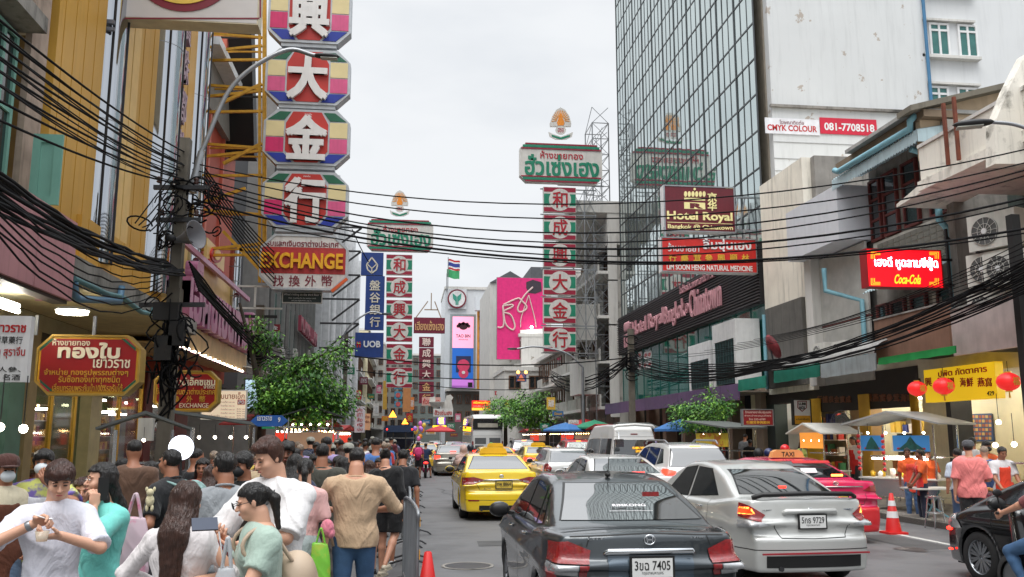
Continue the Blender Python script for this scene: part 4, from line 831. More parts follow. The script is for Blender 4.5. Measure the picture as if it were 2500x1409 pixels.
s=Sign('lit_poster','pale blue backlit notice panel half covered by the tree',596,925,634,1000,Y=26,th=.1,body=BLACK,face=glow('poster_blue',(200,226,250),.5));s.tx('G',600,966,606,972,BLACK,.004,.03);s.tx('9-267-8959',602,988,630,994,BLACK,.004,.02)
ORR=mat('terracotta_panel',(176,74,52),.6,0,var=.05,streak=.08);ORL=mat('salmon_panel',(208,112,92),.6,0,var=.05)
rb=thing('red_building','terracotta red office front behind yellow scaffolding','building',(XL,yl(492),0));RB=Wall(rb,'Y',XL,-1);r0,r1=yl(484,400),yl(592,400)
RB.box(r0+.05,r1,4,15.5,.3,8,'wall',ORR);RB.box(r0+1.9,r0+2.2,4,15.5,.1,.35,'fin',ORL);RB.box(r0+3.4,r1,15.6,20,.0,8,'upper_wall',ORL);RB.box(r0,r1,13.7,15.5,.05,.31,'grey_band',mat('taupe_band',(132,126,118),.6));RB.box(r0,r1,15.5,15.8,-.5,.31,'white_eave',WHITE);
RB.m(MB().prism([(r0+2,21),(r0+5.5,13.2),(r0+6.3,13.2),(r0+3,21)],-.9,.2,'XZ'),'gable_edge',BLACK);RB.box(r0+5,r0+5.15,4,15.5,.2,.31,'joint',ORL)
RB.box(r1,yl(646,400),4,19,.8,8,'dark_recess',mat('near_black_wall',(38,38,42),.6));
YEL=mat('yellow_steel',(196,146,40),.5,.2,var=.2,scale=6)
ys_=thing('sign_scaffold','yellow steel scaffold carrying the stack of octagonal character signs','scaffold',(XL,31.5,0));
def PS(px,py,Y=31.6):return WY(px,py,Y)-ys_.location
for px in(634,646):part('post',MB().bar(PS(px,690),PS(px,-40),.14 if px==646 else .1),YEL,ys_)
for i,py in enumerate((88,122,142,214,232,268,358,378,424,520,605,618)):
 part('beam',MB().bar(PS(482,py+(6 if i%3 else-8)),PS(640,py+(-10 if i%3==1 else 4)),.09),YEL,ys_);part('beam',MB().bar(PS(482,py+3,32.6),PS(640,py+5,32.6),.06),YEL if i%4 else BLACK,ys_)
for a,b in(((545,565),(640,665)),((545,400),(640,350)),((545,250),(640,205)),((585,610),(640,610)),((482,500),(600,460))):part('brace',MB().bar(PS(*a),PS(*b),.11),YEL,ys_)
ALU=mat('sign_aluminium',(176,180,184),.4,.4,var=.12);PK1=paint((206,84,130),.4);PK2=paint((200,40,100),.4);BEI=mat('faded_yellow_panel',(214,198,148),.5,0,var=.05);OCR=mat('octagon_red',(178,42,34),.45,0,var=.06,scale=1.2);WRAISED=mat('raised_white',(214,212,210),.5,0,var=.05,streak=.1)
for ch,x0,y0,x1,y1 in(('興',657,-35,859,112),('大',650,128,856,261),('金',645,274,855,408),('行',642,424,851,560)):
 k_=dict(興='topmost',大='second from top',金='third from top',行='lowest')[ch]
 s=Sign('octagon_sign',f'{k_} octagonal sign with raised white {ch} on red among coloured panels',x0,y0,x1,y1,Y=31.0,th=.5,body=ALU,corners=.46,group='stack of octagonal character signs')
 H_=s.z1-s.z0;Wd=s.x1-s.x0;f=s.front
 def poly(pts,m,nm,d=.02,base=0):return part(nm,MB().prism([(s.x0+a*Wd,s.z1-b*H_)for a,b in pts],f-base-d,f-base),m,s.o)
 poly([(.335,.045),(.665,.045),(.745,.26),(.745,.75),(.63,.955),(.37,.955),(.255,.75),(.255,.26)],OCR,'red_panel')
 for fl in(0,1):
  g=(lambda a:1-a)if fl else(lambda a:a);rv=(lambda L_:list(reversed(L_)))if fl else(lambda L_:L_)
  poly(rv([(g(.18),.05),(g(.31),.05),(g(.235),.2),(g(.045),.2)]),DKGREEN,'green_panel');poly(rv([(g(.03),.225),(g(.235),.225),(g(.235),.5),(g(.03),.5)]),BEI,'yellow_panel')
  poly(rv([(g(.03),.52),(g(.235),.52),(g(.235),.78),(g(.03),.78)]),PK1 if(ch in '大' or fl)else PK2,'pink_panel');poly(rv([(g(.045),.8),(g(.24),.8),(g(.34),.96),(g(.18),.96)]),paint((24,48,150)),'blue_panel')
 for sc_2,m2,d2,b2 in((.0,WRAISED,.14,.03),):
  v=letters(ch,s.x0+Wd*.28,s.x0+Wd*.72,s.z1-H_*.90,s.z1-H_*.14,f-.02,.13,.045);part('raised_character',v,WRAISED,s.o)
 part('small_lettering',letters('ทองใบ',s.x0+Wd*.47,s.x0+Wd*.55,s.z1-H_*.1,s.z1-H_*.065,f-.02,.005),WHITE,s.o);part('bottom_channel',MB().b2(s.x0+.5,s.x1-.5,-.2,.2,s.z0-.14,s.z0),ALU,s.o)
s=Sign('exchange_sign','eight-sided currency exchange sign with raised yellow word EXCHANGE',636,577,850,711,Y=30.6,th=.5,body=ALU,corners=.46,frame=(.07,ALU),face=mat('stained_white_face',(206,202,198),.5,0,var=.04,streak=.25))
s.rc(641,608,846,672,mat('faded_red_band',(168,44,44),.5,0,var=.1,streak=.2),.01);s.tx('รับแลกเงินตราต่างประเทศ',654,590,828,606,MAROON,.01,.02);s.tx('EXCHANGE',640,622,839,660,mat('yellow_letter',(226,164,24),.4),.1,.03)
for ch,px in zip('找換外幣',(682,721,760,800)):s.tx(ch,px-13,676,px+13,702,MAROON,.01,.012)
s.bars([((s.x1-.5,-.35,s.z0-.05),(s.x1+.0,-.35,s.z0+.4))],.1,paint((210,90,40)),'neon_tube')
s=Sign('notice_board','black notice under the exchange sign with two small lines of white print',689,713,787,741,Y=30.9,th=.08,body=OFFW,face=paint((26,44,42)));s.tx("What's hiding on the third floor ?",693,717,784,724,WHITE,.004,.01);s.tx('Hint : Looking for the antique clock',705,727,772,731,WHITE,.004,0);s.tx('and you might find a way in..',712,733,762,737,WHITE,.004,0)
s.bars([((-2.2,.1,.38),(s.x0,.1,.38)),((-2.2,.1,-.38),(s.x0,.1,-.38)),((-1.6,.1,-.38),(-1.6,.1,.38))],.06,OFFW,'rail')
nc=thing('neon_canopy','mauve and gold canopy with huge raised Thai neon letters over the exchange shop','canopy',(-6.6,22,4.4));n0,n1=yl(418,870,-6.6),yl(592,960,-6.6)
part('fascia',MB().b2(-.1,.1,n0-22,n1-22,.05,.75),mat('peach_fascia',(206,172,124),.5,streak=.2),nc);part('soffit',MB().b2(-1.9,-.1,n0-22,n1-22,.05,.12),mat('warm_soffit',(214,180,130),.6),nc);part('backing',MB().b2(-.5,-.4,n0-22,n1-22,.75,3.4),OCL,nc)
MVL=mat('mauve_neon_letter',(168,104,136),.3,.1,var=.15)
tL=letters('เอ็คซเชนทาวน์',0,(n1-n0)*.96,0,1.75,0,.35,.045);part('lettering',tL,MVL,nc,(.02,n0-22+.3,.85),PI/2)
for zz_,hh in((3.0,.16),(.0,.1)):part('neon_edge',MB().b2(.0,.12,n0-22,n1-22,zz_ if zz_ else-.02,(zz_+hh)if zz_ else .05),MVL,nc)
for i in range(14):part('bulb',MB().ell((.16,n0-22+.6+i*(n1-n0-1)/14,.02),.035,8,5),BULB,nc)
for px in(468,574):
 t=thing('chrome_post','fluted chrome post on the neon shop front, '+('nearer' if px==468 else 'farther')+' of two','column',(-6.9,yl(px,650,-6.9),5.1));part('shaft',MB().tube([(0,0,0),(0,0,4.2)],.22,14),CHROME,t)
 for k in range(6):part('ring',MB().cyl((0,0,.5+k*.6),.235,.04,14),STEEL,t)
t=Sign('wall_emblem','red crest and red lettering on the cream panel above the neon letters',500,600,545,665,X=-6.85,th=.1,body=OCL,cat='emblem');t.tx('เยาวราช',503,650,543,664,RED,.05,.03);t.disc(522,622,14,RED,.06,r2=20);t.disc(522,622,8,GOLD,.09,r2=13)
ac_=thing('arched_canopy','curved smoked polycarbonate canopy with white edge under the tree','canopy',(-6.4,yl(600,900,-6.4),3.4));
for i in range(9):
 pts=[(-.8+2.6*math.sin(PI*.5*k/8),i*.9,1.3*math.cos(PI*.5*k/8))for k in range(9)];part('rib',MB().tube(pts,.03,6),OFFW,ac_)
 if i<8:
  for k in range(4):a,b=pts[2*k],pts[2*k+2];part('panel',MB().quad(a,(b[0],b[1],b[2]),(b[0],b[1]+.88,b[2]),(a[0],a[1]+.88,a[2])),mat('smoked_panel',(60,58,54),.2,alpha=.75,var=0),ac_)
XS=-8.6
gs=thing('gold_shop','lit gold shop front with cream columns and dark glass behind the crowd','building',(XS,10,0));GW_=Wall(gs,'Y',XS,-1)
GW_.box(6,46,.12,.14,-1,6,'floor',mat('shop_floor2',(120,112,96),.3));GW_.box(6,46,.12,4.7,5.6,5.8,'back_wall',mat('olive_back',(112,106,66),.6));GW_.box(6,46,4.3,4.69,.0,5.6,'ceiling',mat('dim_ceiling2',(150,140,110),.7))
def gpx(a,b,z0,z1,d0,d1,nm,m_):return GW_.box(yl(a,1050,XS),yl(b,1050,XS),z0,z1,d0,d1,nm,m_)
gpx(2,40,.12,4.3,-.1,.5,'pier',mat('teal_pier',(84,118,108),.5));gpx(46,66,.12,4.3,-.14,.5,'pier',mat('tan_pier',(148,130,96),.5));gpx(183,200,.12,4.3,.1,.6,'pier',mat('green_stone_pier',(88,96,62),.2));gpx(209,236,.12,4.3,-.1,.5,'pier',mat('cream_pier',(206,192,144),.4));gpx(345,362,.12,4.3,-.1,.5,'pier',mat('red_pier',(104,34,34),.5));gpx(420,450,.12,4.3,-.1,.5,'pier',mat('red_pier',(0,0,0)))
DG=mat('tinted_shop_glass',(60,66,40),.05,0,var=.1,trans=.85,alpha=.35)
for a,b in((68,124),(126,182),(238,290),(292,343),(364,420)):gpx(a,b,.5,3.4,.05,.08,'pane',DG);gpx(a,b,3.4,4.3,.03,.1,'transom_panel',mat('dark_transom',(46,42,26),.4));gpx(a,b,.12,.5,.0,.15,'base_panel',mat('dark_transom',(0,0,0)));gpx(b,b+2,.12,4.3,.0,.12,'door_post',GOLD)
for i in range(7):
 y0_=17+i*3.6
 shelf((XS-4.2,y0_+1.5,.14),PI/2,3.0,2.8,'gold and red display shelf in the left shops, bay '+['nearest the camera','with the tall piers in front','behind the food cart','behind the round lamp','behind the exchange sign','below the neon letters','farthest along'][i],5,10,cols=[(226,176,62),(170,30,30),(226,190,90),(200,150,60),(120,20,24)])
 solo('tube_light','fluorescent tube inside the left gold shops','light',MB().tube([(0,0,0),(0,1.3,0)],.035),TUBE,(XS-1.9,y0_+.5,3.1),group='fluorescent tubes in the left shops')
 solo('tube_light','fluorescent tube inside the left gold shops','light',MB().tube([(0,0,0),(1.3,0,0)],.035),TUBE,(XS-3.0,y0_+2.2,2.7),group='fluorescent tubes in the left shops')
random.seed(11)
for k in range(22):
 sp=thing('spotlight','small warm spotlight over the goods in the left shops','light',(XS-random.uniform(.6,3.5),random.uniform(18,42),random.uniform(2.3,4.0)),0,'small spotlights in the left shops');part('bulb',MB().ell((0,0,0),.04,8,5),WARM if k%3 else BULB,sp);part('stem',MB().cyl((0,0,.1),.01,.2,6),BLACK,sp)
gl=thing('glass_office','grey-green glazed office with red letters behind the exchange sign','building',(XL,46,0));GL=Wall(gl,'Y',XL,-1);e0,e1=yl(648,800),yl(772,800)
GL.box(e0,e1,0,20,.4,9,'core',mat('office_grey',(128,126,124),.7,streak=.1));GL.box(e0,e1,4,6.8,.0,.4,'parapet_band',mat('office_band',(96,92,88),.7,streak=.2))
nb_=12
for i in range(nb_):
 for j in range(4):
  u=e0+(e1-e0)*i/nb_;GL.box(u+.06,u+(e1-e0)/nb_-.06,7+j*3.1,9.8+j*3.1,.1,.4,'pane',GLASSG if(i+j)%3 else GLASSD)
 GL.box(u-.05,u+.05,6.8,20,-.1,.4,'mullion',mat('office_grey',(0,0,0)))
rl=Sign('wall_lettering','row of raised dark red letters on the glazed office',726,790,768,830,X=XL+.3,th=.05,body=mat('office_grey',(0,0,0)));part('lettering',letters('MUMMA LUMM',rl.x0,rl.x1,-.5,.5,rl.front,.2,.03),paint((140,50,70)),rl.o)
bk_=MB();
lg2=thing('finned_building','pale grey tower block with tall vertical fins down the left of the street','building',(XL,76,0));LG2=Wall(lg2,'Y',XL,-1);f0,f1=yl(772,800),yl(868,800)
LG2.box(f0,f1,0,25,.3,12,'wall',mat('fin_grey',(150,152,156),.6,.1,streak=.15));LG2.box(f0,f0+.3,0,27,-.4,.31,'corner_pier',mat('fin_white',(196,198,200),.5))
for i in range(16):
 u=f0+1+(f1-f0-1.4)*i/16;LG2.box(u,u+.5,5,25.5,-.9 if i%4==0 else-.4,.3,'fin',mat('fin_white',(0,0,0)))
 if i%4==2:LG2.m(MB().tube([(u+1,-.5,4),(u+1,-.5,26)],.35,10),'pipe',mat('fin_white',(0,0,0)))
def front(t,lb,side,X,y0,y1,h,wall_m,st,bays,fr=WOODB,gl_=GLASSD,balc=True,zb=3.4):
 b=thing(t,lb,'building',(X,y0,0));W_=Wall(b,'Y',X,side);W_.box(y0+.05,y1-.05,0,h,.0,9,'wall',wall_m);W_.box(y0,y1,h,h+.35,-.3,9.1,'cornice',CONCL)
 sh_=(h-zb)/st;bw=(y1-y0)/bays
 for j in range(st):
  z=zb+j*sh_
  if balc:W_.box(y0+.1,y1-.1,z-.1,z+.1,-.8,0,'balcony_slab',CONCL)
  for i in range(bays):
   u=y0+i*bw;W_.window(u+bw*.15,u+bw*.85,z+sh_*.25,z+sh_*.85,fr,gl_,1,0,.09,-.05)
   if balc and(i+j)%2:W_.box(u+bw*.1,u+bw*.9,z+.1,z+.9,-.8,-.72,'balcony_front',mat('stained_balcony',(0,0,0)))
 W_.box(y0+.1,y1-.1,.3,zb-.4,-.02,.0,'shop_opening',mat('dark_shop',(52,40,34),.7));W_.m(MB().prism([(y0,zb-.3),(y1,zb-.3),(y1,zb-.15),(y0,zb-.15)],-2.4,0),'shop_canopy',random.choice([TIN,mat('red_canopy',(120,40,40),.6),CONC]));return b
front('shophouse','dark stained shophouse row beyond the finned block',-1,XL,f1,155,15,CONC,3,6);front('shophouse','cream shophouse row near the far bend on the left',-1,XL+.8,155,200,20,CREAM,4,7)
front('shophouse','low grimy shophouses under the pink billboard',1,XR,78,96,9.5,CONC,2,5);front('shophouse','pale shophouse row beyond the pink billboard on the right',1,13.0,99,127,13,CONCL,3,7,PAINTG if 'PAINTG' in globals()else WOODB)
front('shophouse','far grey shophouses toward the bend on the right',1,12.0,150,215,12,CONC,3,10)
def end_block(lb,px0,py0,px1,Y,m_,nx,nz,fr=WOODB,gl_=GLASSD,dp=14,zb=3.6,top=None):
 a,b=WY(px0,py0,Y),WY(px1,py0,Y);t=thing('building',lb,'building',(a.x,Y,0));W_=Wall(t,'X',Y);h=a.z;W_.box(a.x,b.x,0,h,0,dp,'wall',m_);W_.box(a.x-.1,b.x+.1,h,h+.4,-.2,dp,'parapet',CONCL)
 if nx:
  for i in range(nx):
   for j in range(nz):
    w_=(b.x-a.x)/nx;hh=(h-zb)/nz;W_.window(a.x+(i+.2)*w_,a.x+(i+.8)*w_,zb+(j+.25)*hh,zb+(j+.8)*hh,fr,gl_,1,0,.12,-.04)
 return t
BW=mat('bank_white',(206,210,214),.6,0,var=.04)
end_block('white bank building with round green emblem above the street',1087,706,1212,134,BW,0,0)
s=Sign('bank_emblem','round white bank emblem with maroon ring and green leaf shape',1093,706,1139,754,Y=133.7,th=.1,body=BW,cat='emblem');s.disc(1115.5,730,23,MAROON,.2,'ring',n=36);s.disc(1115.5,730,19.5,WHITE,.02,'disc',base=.2,n=36);s.front-=.22
s.pg([(1105,717),(1115,725),(1115,745),(1112,745),(1112,737),(1106,730)],paint((60,150,130)),.05,'leaf');s.pg([(1116,725),(1126,717),(1125,730),(1119,737),(1119,745),(1116,745)],paint((60,150,130)),.05,'leaf')
fl=thing('flagpole','twin flagpoles with a striped national flag above a green flag','flag',WY(1092,706,132));z_=lambda py:WY(1092,py,132).z-fl.location.z;x_=lambda px:WY(px,650,132).x-fl.location.x
for px in(1091,1094):part('pole',MB().tube([(x_(px),0,0),(x_(px),0,z_(628 if px>1092 else 668))],.07,6),STEEL,fl)
def flag(px0,px1,ya,yb,m_,nm):
 vs=[]
 for i in range(9):x=x_(px0)+(x_(px1)-x_(px0))*i/8;d=.25*math.sin(i*.9);e=-.04*i;vs+=[(x,d,z_(ya)+e+.1*math.sin(i)),(x,d,z_(yb)+e+.1*math.sin(i))]
 part(nm,MB().add(vs,[(2*i,2*i+1,2*i+3,2*i+2)for i in range(8)],True),m_,fl)
for ya,yb,m_ in((632,636.5,RED),(636.5,640,WHITE),(640,649,paint((40,60,140))),(649,652.5,WHITE),(652.5,657,RED)):flag(1094,1123,ya,yb,m_,'flag_stripe')
flag(1091,1122,657,677,paint((60,160,100)),'green_flag')
SCRP=glow('screen_pink',(246,160,190),.6);SCRB=glow('screen_blue',(30,90,170),.5)
s=Sign('video_screen','tall video screen with pink turtle advert above a blue scene with a pink robot',1098,768,1161,948,Y=130,th=.6,body=mat('screen_frame',(150,160,164),.4,.4),frame=(.35,mat('screen_frame',(0,0,0))))
s.rc(1103,770,1157,850,SCRP,.02);s.rc(1103,850,1157,947,SCRB,.02);s.rc(1103,926,1157,947,glow('screen_violet',(176,110,190),.5),.03);BR=paint((60,24,34));s.tx('TAO BIN',1113,817,1148,825,BR,.03,.02);s.tx('BEVERAGE',1120,828,1142,831,BR,.03,0)
for x,y,r in((1131,797,11),):s.disc(x,y,r,BR,.04,r2=9)
for i in range(5):a=PI*i/4;s.disc(1131-13*math.cos(a),797-11*math.sin(a)*.6,4,BR,.04)
RP=paint((214,70,110),.4)
s.disc(1131,893,15,RP,.08,'robot_body');s.disc(1131,912,12,RP,.1,'robot_belly');s.rc(1113,870,1149,910,paint((40,50,90)),.05);s.disc(1131,910,4,WHITE,.14);s.rc(1142,934,1153,946,BLACK,.05)
s=Sign('character_column','orange metal column with small characters beside the video screen',1165,728,1196,950,Y=128,th=1.2,body=mat('orange_col',(206,142,56),.5,.1));s.rc(1169,760,1176,948,mat('brown_stripe',(150,84,80),.5));s.rc(1183,760,1193,948,mat('grey_stripe',(110,100,110),.3))
for i in range(6):s.tx('金行福珠寶大'[i],1168,770+i*28,1178,782+i*28,paint((90,40,70)),.05,.02)
s.rc(1158,728,1202,762,BW,1.3,'white_drum');t=thing('orange_mast','narrow orange sign mast at the left edge of the pink billboard','mast',WY(1206,1066,108));part('shaft',MB().b2(-.25,.25,-.2,.2,0,WY(1206,750,108).z),mat('orange_mast',(212,150,50),.5),t)
pb_=thing('billboard_building','dark gabled building standing behind the pink billboard','building',(11,103,0));PB=Wall(pb_,'X',103);pa,pb2=WY(1196,690,103).x,WY(1345,690,103).x;zt=WY(1196,690,103).z;PB.box(pa,pb2,0,zt,0,14,'wall',CONCL);PB.m(MB().prism([(pa,zt),(pa+2.4,zt+1.4),(pa+4.8,zt)],-.2,12),'gable_roof',mat('dark_roof',(84,86,90),.7));PB.box(pa+4.9,pb2,zt,zt+2,0,8,'roof_room',mat('dark_roof',(0,0,0)))
s=Sign('pink_billboard','huge magenta billboard with a looping white script and a white handbag',1212,679,1332,879,Y=100,th=.5,body=STEEL,face=paint((214,36,116),.5))
sw=lambda pts,w:part('script_stroke',MB().tube([(s.l(p.x,p.y)[0],s.front-.06,s.l(p.x,p.y)[1])for p in bez(pts,8)],w,6),mat('pale_script',(206,180,176),.5),s.o)
sw([(1214,800),(1224,800),(1229,790),(1227,748),(1233,790),(1250,806),(1256,795),(1246,770),(1228,762),(1250,750),(1248,745),(1226,748)],.1);sw([(1228,745),(1262,730),(1272,735),(1285,750),(1278,760),(1266,762),(1264,750),(1280,722),(1300,702)],.1);sw([(1290,722),(1305,780),(1308,800)],.06);sw([(1290,722),(1272,775),(1270,800)],.06)
s.pg([(1284,690),(1300,684),(1320,690),(1322,712),(1306,718),(1290,716),(1284,704)],paint((60,50,60)),.03,'scarf');s.pg([(1269,807),(1332,803),(1332,862),(1300,864),(1276,858),(1269,840)],WHITE,.1,'handbag');s.line([(1308,827),(1294,827),(1294,849),(1308,849)],.22,BLACK,.03,'buckle',base=.1);sp_=thing('flood_lamp','small lit flood lamp on the pink billboard','light',WY(1298,799,99));part('bulb',MB().ell((0,0,0),.16,10,6),BULB,sp_);part('arm',MB().bar((0,0,0),(0,.7,.3),.06),BLACK,sp_)
WHG=mat('white_gable',(206,204,198),.8,streak=.2);end_block('white gabled house behind the small triangular sign',1232,905,1330,92,WHG,2,2)
end_block('brown grimy block closing the street under the hanging signs',935,880,1006,205,mat('far_grey',(136,134,130),.8),4,6);end_block('grey green office block closing the street behind the maroon signs',1006,868,1100,190,mat('far_green',(112,120,116),.8),5,6);end_block('dark block beneath the video screen',1090,955,1215,131,mat('far_dark',(92,90,84),.8),6,2);end_block('pale block at the far left bend',868,840,940,180,mat('far_pale',(168,166,160),.8),4,7)
MR=paint((112,26,50));DGl=paint((206,160,110))
s=Sign('hanging_sign','wide maroon board with dull gold Thai name across the far street',1010,776,1086,814,Y=104,th=.4,body=MR);s.tx('เฮียงเซ้งเฮง',1014,784,1083,807,DGl,.06,.02)
s.bars([((-1.6,.3,s.z1),(-.2,.3,s.z1+2.0)),((.6,.3,s.z1+2.0),(1.4,.3,s.z1)),((.2,.3,s.z1+1.0),(.2,.3,s.z1+3.0)),((-.6,.3,s.z1+1.0),(1.0,.3,s.z1+1.0))],.12,mat('far_brass',(150,130,110),.5),'spire')
for i,(ch,y0)in enumerate(zip('聯成興大金行',(823,850,876,902,932,960))):
 s=Sign('character_plate',['topmost','second','third','fourth','fifth','lowest'][i]+f' maroon plate of the far column, character {ch}',1023,y0,1059,y0+25,Y=102,th=.4,body=MR,group='maroon character plates down the street');s.tx(ch,1031,y0+3,1051,y0+22,paint((222,200,190))if i<4 else DGl,.06,.02)
for lb,x0,y0,x1,y1,Y,body,txt,tm in(('small pale pink sign crossing the maroon column',1030,970,1076,990,98,paint((206,160,150)),'ก้วยเตี๋ยว',paint((190,60,60))),('white framed sign with red Thai word below the cook figure',1058,998,1106,1017,90,paint((212,212,208)),'ฮั้วเซ่นฮง',RED)):
 s=Sign('hanging_sign',lb,x0,y0,x1,y1,Y=Y,th=.2,body=body);s.tx(txt,x0+3,y0+3,x1-3,y1-4,tm,.03,.02)
s=Sign('lit_sign','red and yellow lit restaurant sign above the white coach',1152,978,1197,1002,Y=82,th=.2,body=glow('far_red_sign',(230,36,34),.7));s.rc(1152,996,1197,1002,glow('far_yellow',(240,190,60),.8),.02);s.tx('ครัวพรเจริญ',1156,980,1193,987,LBY,.03,.02);s.tx('หูฉลาม รังนก อาหารทะเล',1155,989,1194,995,WHITE,.03,.01)
s=Sign('neon_sign','small violet and yellow neon sign over the far stalls',1067,1020,1087,1036,Y=95,th=.2,body=glow('neon_violet',(110,70,190),.8));s.tx('福',1070,1020,1083,1035,glow('neon_yellow',(255,220,90),2.5),.05,.03);solo('neon_plate','glowing amber name plate below the violet neon sign','sign',MB().b2(-.7,.7,-.1,.1,-.2,.25),glow('amber_plate',(255,180,30),2.2),WY(1073,1045,95))
ck=thing('cook_figure_sign','cut-out sign of a white bowl held by a white cook figure','sign',WY(1078,985,92));part('bowl',MB().lathe([(0,-.5),(.5,-.3),(.8,.1),(.82,.15),(0,.15)],(-.5,0,.0),16),OFFW,ck);part('cook',MB().prism([(-.1,-.9),(1.2,-.6),(1.0,.3),(1.2,.6),(.9,.9),(.5,.8),(.4,.3),(0,-.2)],-.1,.1),OFFW,ck);part('cook',MB().prism([(-1.3,-.1),(-.9,-.2),(-.6,.3),(-.7,.7),(-1.2,.6)],-.1,.1),OFFW,ck)
s=Sign('triangle_sign','small picture sign lit by two orange lamps above the green trees',1261,912,1285,932,Y=80,th=.15,body=paint((70,90,150)));s.pg([(1262,930),(1272,914),(1282,930)],paint((220,150,120)),.03)
for px in(1265,1284):b_=thing('orange_lamp','orange lamp '+('left' if px==1265 else 'right')+' of the pair over the small picture sign','light',WY(px,909,79.5));part('bulb',MB().ell((0,0,0),.14,10,6),glow('orange_glow',(255,140,60),8),b_);part('stem',MB().bar((0,0,0),(0,.4,-.3),.04),BLACK,b_)
NAV=paint((28,60,128),.4);WG_=paint((214,206,190),.4)
s=Sign('bank_sign','upper blue bank plate with a white outline emblem',882,618,936,673,Y=62,th=.4,body=NAV)
s.line([(908,630),(895,648),(898,660),(908,668),(919,660),(922,648),(908,630)],.09,WG_,.03,'outline');s.line([(897,646),(908,657),(920,646)],.07,WG_,.03,'outline');s.line([(908,657),(908,667)],.07,WG_,.03,'outline')
s=Sign('bank_sign','long vertical blue bank sign with four pale Chinese characters',892,675,938,806,Y=62,th=.4,body=NAV)
for ch,y in zip('盤谷銀行',(698,728,757,787)):s.tx(ch,903,y-12,928,y+12,WG_,.04,.012)
s=Sign('bank_sign','lower blue bank plate lettered UOB with a small red mark',867,813,936,873,Y=61.6,th=.4,body=NAV);s.tx('UOB',888,833,929,849,paint((220,222,226)),.04,.03);s.line([(873,835),(873,849)],.08,RED,.03);s.line([(879,835),(879,849)],.08,RED,.03);s.line([(870,842),(882,842)],.08,RED,.03)
s.bars([((-3.4,.2,1.5+i*1.7),(s.x0+.2,.2,1.5+i*1.7))for i in range(-1,5)]+[((-2.6,.3,.0+i*1.7),(s.x0+.2,.3,1.5+i*1.7))for i in range(5)],.12,DARKST)
s=Sign('banner_sign','tall white vertical banner with red Thai syllables over the crowd',866,992,891,1056,Y=40,th=.08,body=mat('banner_white2',(206,202,208),.6))
for t_,y in zip(('เก้ง','เกา','ลัด','ญี่','ปุ่น'),(1001,1013,1025,1037,1049)):s.tx(t_,872,y-5,885,y+4,RED,.01,.01)
s=Sign('banner_sign','peach vertical banner half behind the white one',890,1010,904,1050,Y=42,th=.08,body=mat('banner_peach',(222,170,130),.6));s.tx('ก๋วย',892,1014,902,1021,MAROON,.01,.01);s.tx('ญี่ปุ่น',892,1026,902,1034,MAROON,.01,.01)
for i,(x0,y0,x1,y1,c_)in enumerate(((963,932,981,950,(60,140,170)),(963,956,981,974,(60,140,170)),(963,980,981,994,(60,140,170)),(984,930,1003,1006,(190,130,80)),(935,930,945,1000,(190,150,60)))):
 s=Sign('hanging_sign',['upper small turquoise disc sign','middle small turquoise disc sign','lower small turquoise disc sign','narrow tan hanging banner right of the turquoise signs','narrow ochre post sign left of the turquoise signs'][i]+' below the left gold shop plates',x0,y0,x1,y1,Y=110,th=.3,body=paint(c_));
 if i<3:s.disc((x0+x1)/2,(y0+y1)/2,6,paint((190,90,90)),.05)
for px,py,Y in((959,1011,88),(989,1029,105)):
 t=thing('warning_light','amber triangular warning light over the far traffic, '+('upper' if px==959 else 'lower')+' one','light',WY(px,py,Y));part('triangle',MB().prism([(-.38,-.3),(.38,-.3),(0,.35)],-.06,.06),glow('amber_tri',(255,150,40),4),t);part('bracket',MB().bar((0,.1,-1.2),(0,.1,.3),.06),DARKST,t)
# CLUTTER OF SMALL SIGNS, SHOPS BEHIND THE CAMERA
rs=random.Random(5);CS=[(176,36,40),(206,170,60),(40,100,150),(210,206,200),(40,120,90),(190,90,120),(120,40,60),(220,130,60)]
WD=['金','福','ร้านทอง','大酒家','อาหาร','藥','หูฉลาม','海鮮','รังนก','茶']
def small(px,py,w,h,Y,k):
 s=Sign('hanging_sign','small coloured shop sign among the far clutter of the street',px-w/2,py-h/2,px+w/2,py+h/2,Y=Y,th=.15,body=paint(CS[k%8]),group='small far shop signs');s.tx(WD[k%10],px-w*.36,py-h*.3,px+w*.36,py+h*.3,WHITE if k%3 else GOLD,.02,.01)
for k,(px,py,w,h,Y)in enumerate(((1000,1020,16,22,84),(1012,1046,22,12,90),(1040,1030,20,10,96),(1052,1056,24,9,100),(1100,1040,20,12,98),(1118,1020,14,20,92),(1108,1062,18,8,104),(1006,985,10,30,110),(1216,960,16,10,100),(1238,985,12,18,84),(1222,1010,22,10,90),(918,1000,14,30,70),(906,968,16,12,78),(925,950,12,20,90),(888,930,20,18,66),(940,1022,16,12,84),(876,965,12,24,58),(1345,985,20,30,52),(1362,1010,26,12,50),(1400,1030,24,10,48),(1330,1040,22,12,60),(1310,1052,20,9,66),(950,1052,22,9,90),(1180,1012,20,10,120))):small(px,py,w,h,Y,k)
for k,(px,py,Y)in enumerate(((668,800,50),(700,960,48),(760,940,60),(800,930,70),(850,905,80),(835,990,66))):
 s=Sign('wall_sign',['dark red sign plate on the glazed office','cream sign plate low on the glazed office','blue sign plate at the foot of the finned tower','white sign plate on the finned tower','green sign plate before the far bend','red sign plate over the far left stalls'][k],px-14,py-8,px+16,py+9,Y=Y,th=.12,body=paint([(130,36,44),(210,196,160),(40,80,140),(214,212,208),(40,110,80),(176,40,40)][k]));s.tx(WD[k],px-9,py-4,px+11,py+5,WHITE if k not in(1,3)else RED,.02,.01)
for i in range(7):c=WX(655+i*17,905-(i%2)*30,XL-.3);ac((c.x+.3,c.y,c.z),PI/2,f'air conditioner on the glazed office wall, {["first", "second", "third", "fourth", "fifth", "sixth", "seventh"][i]} from the near end')
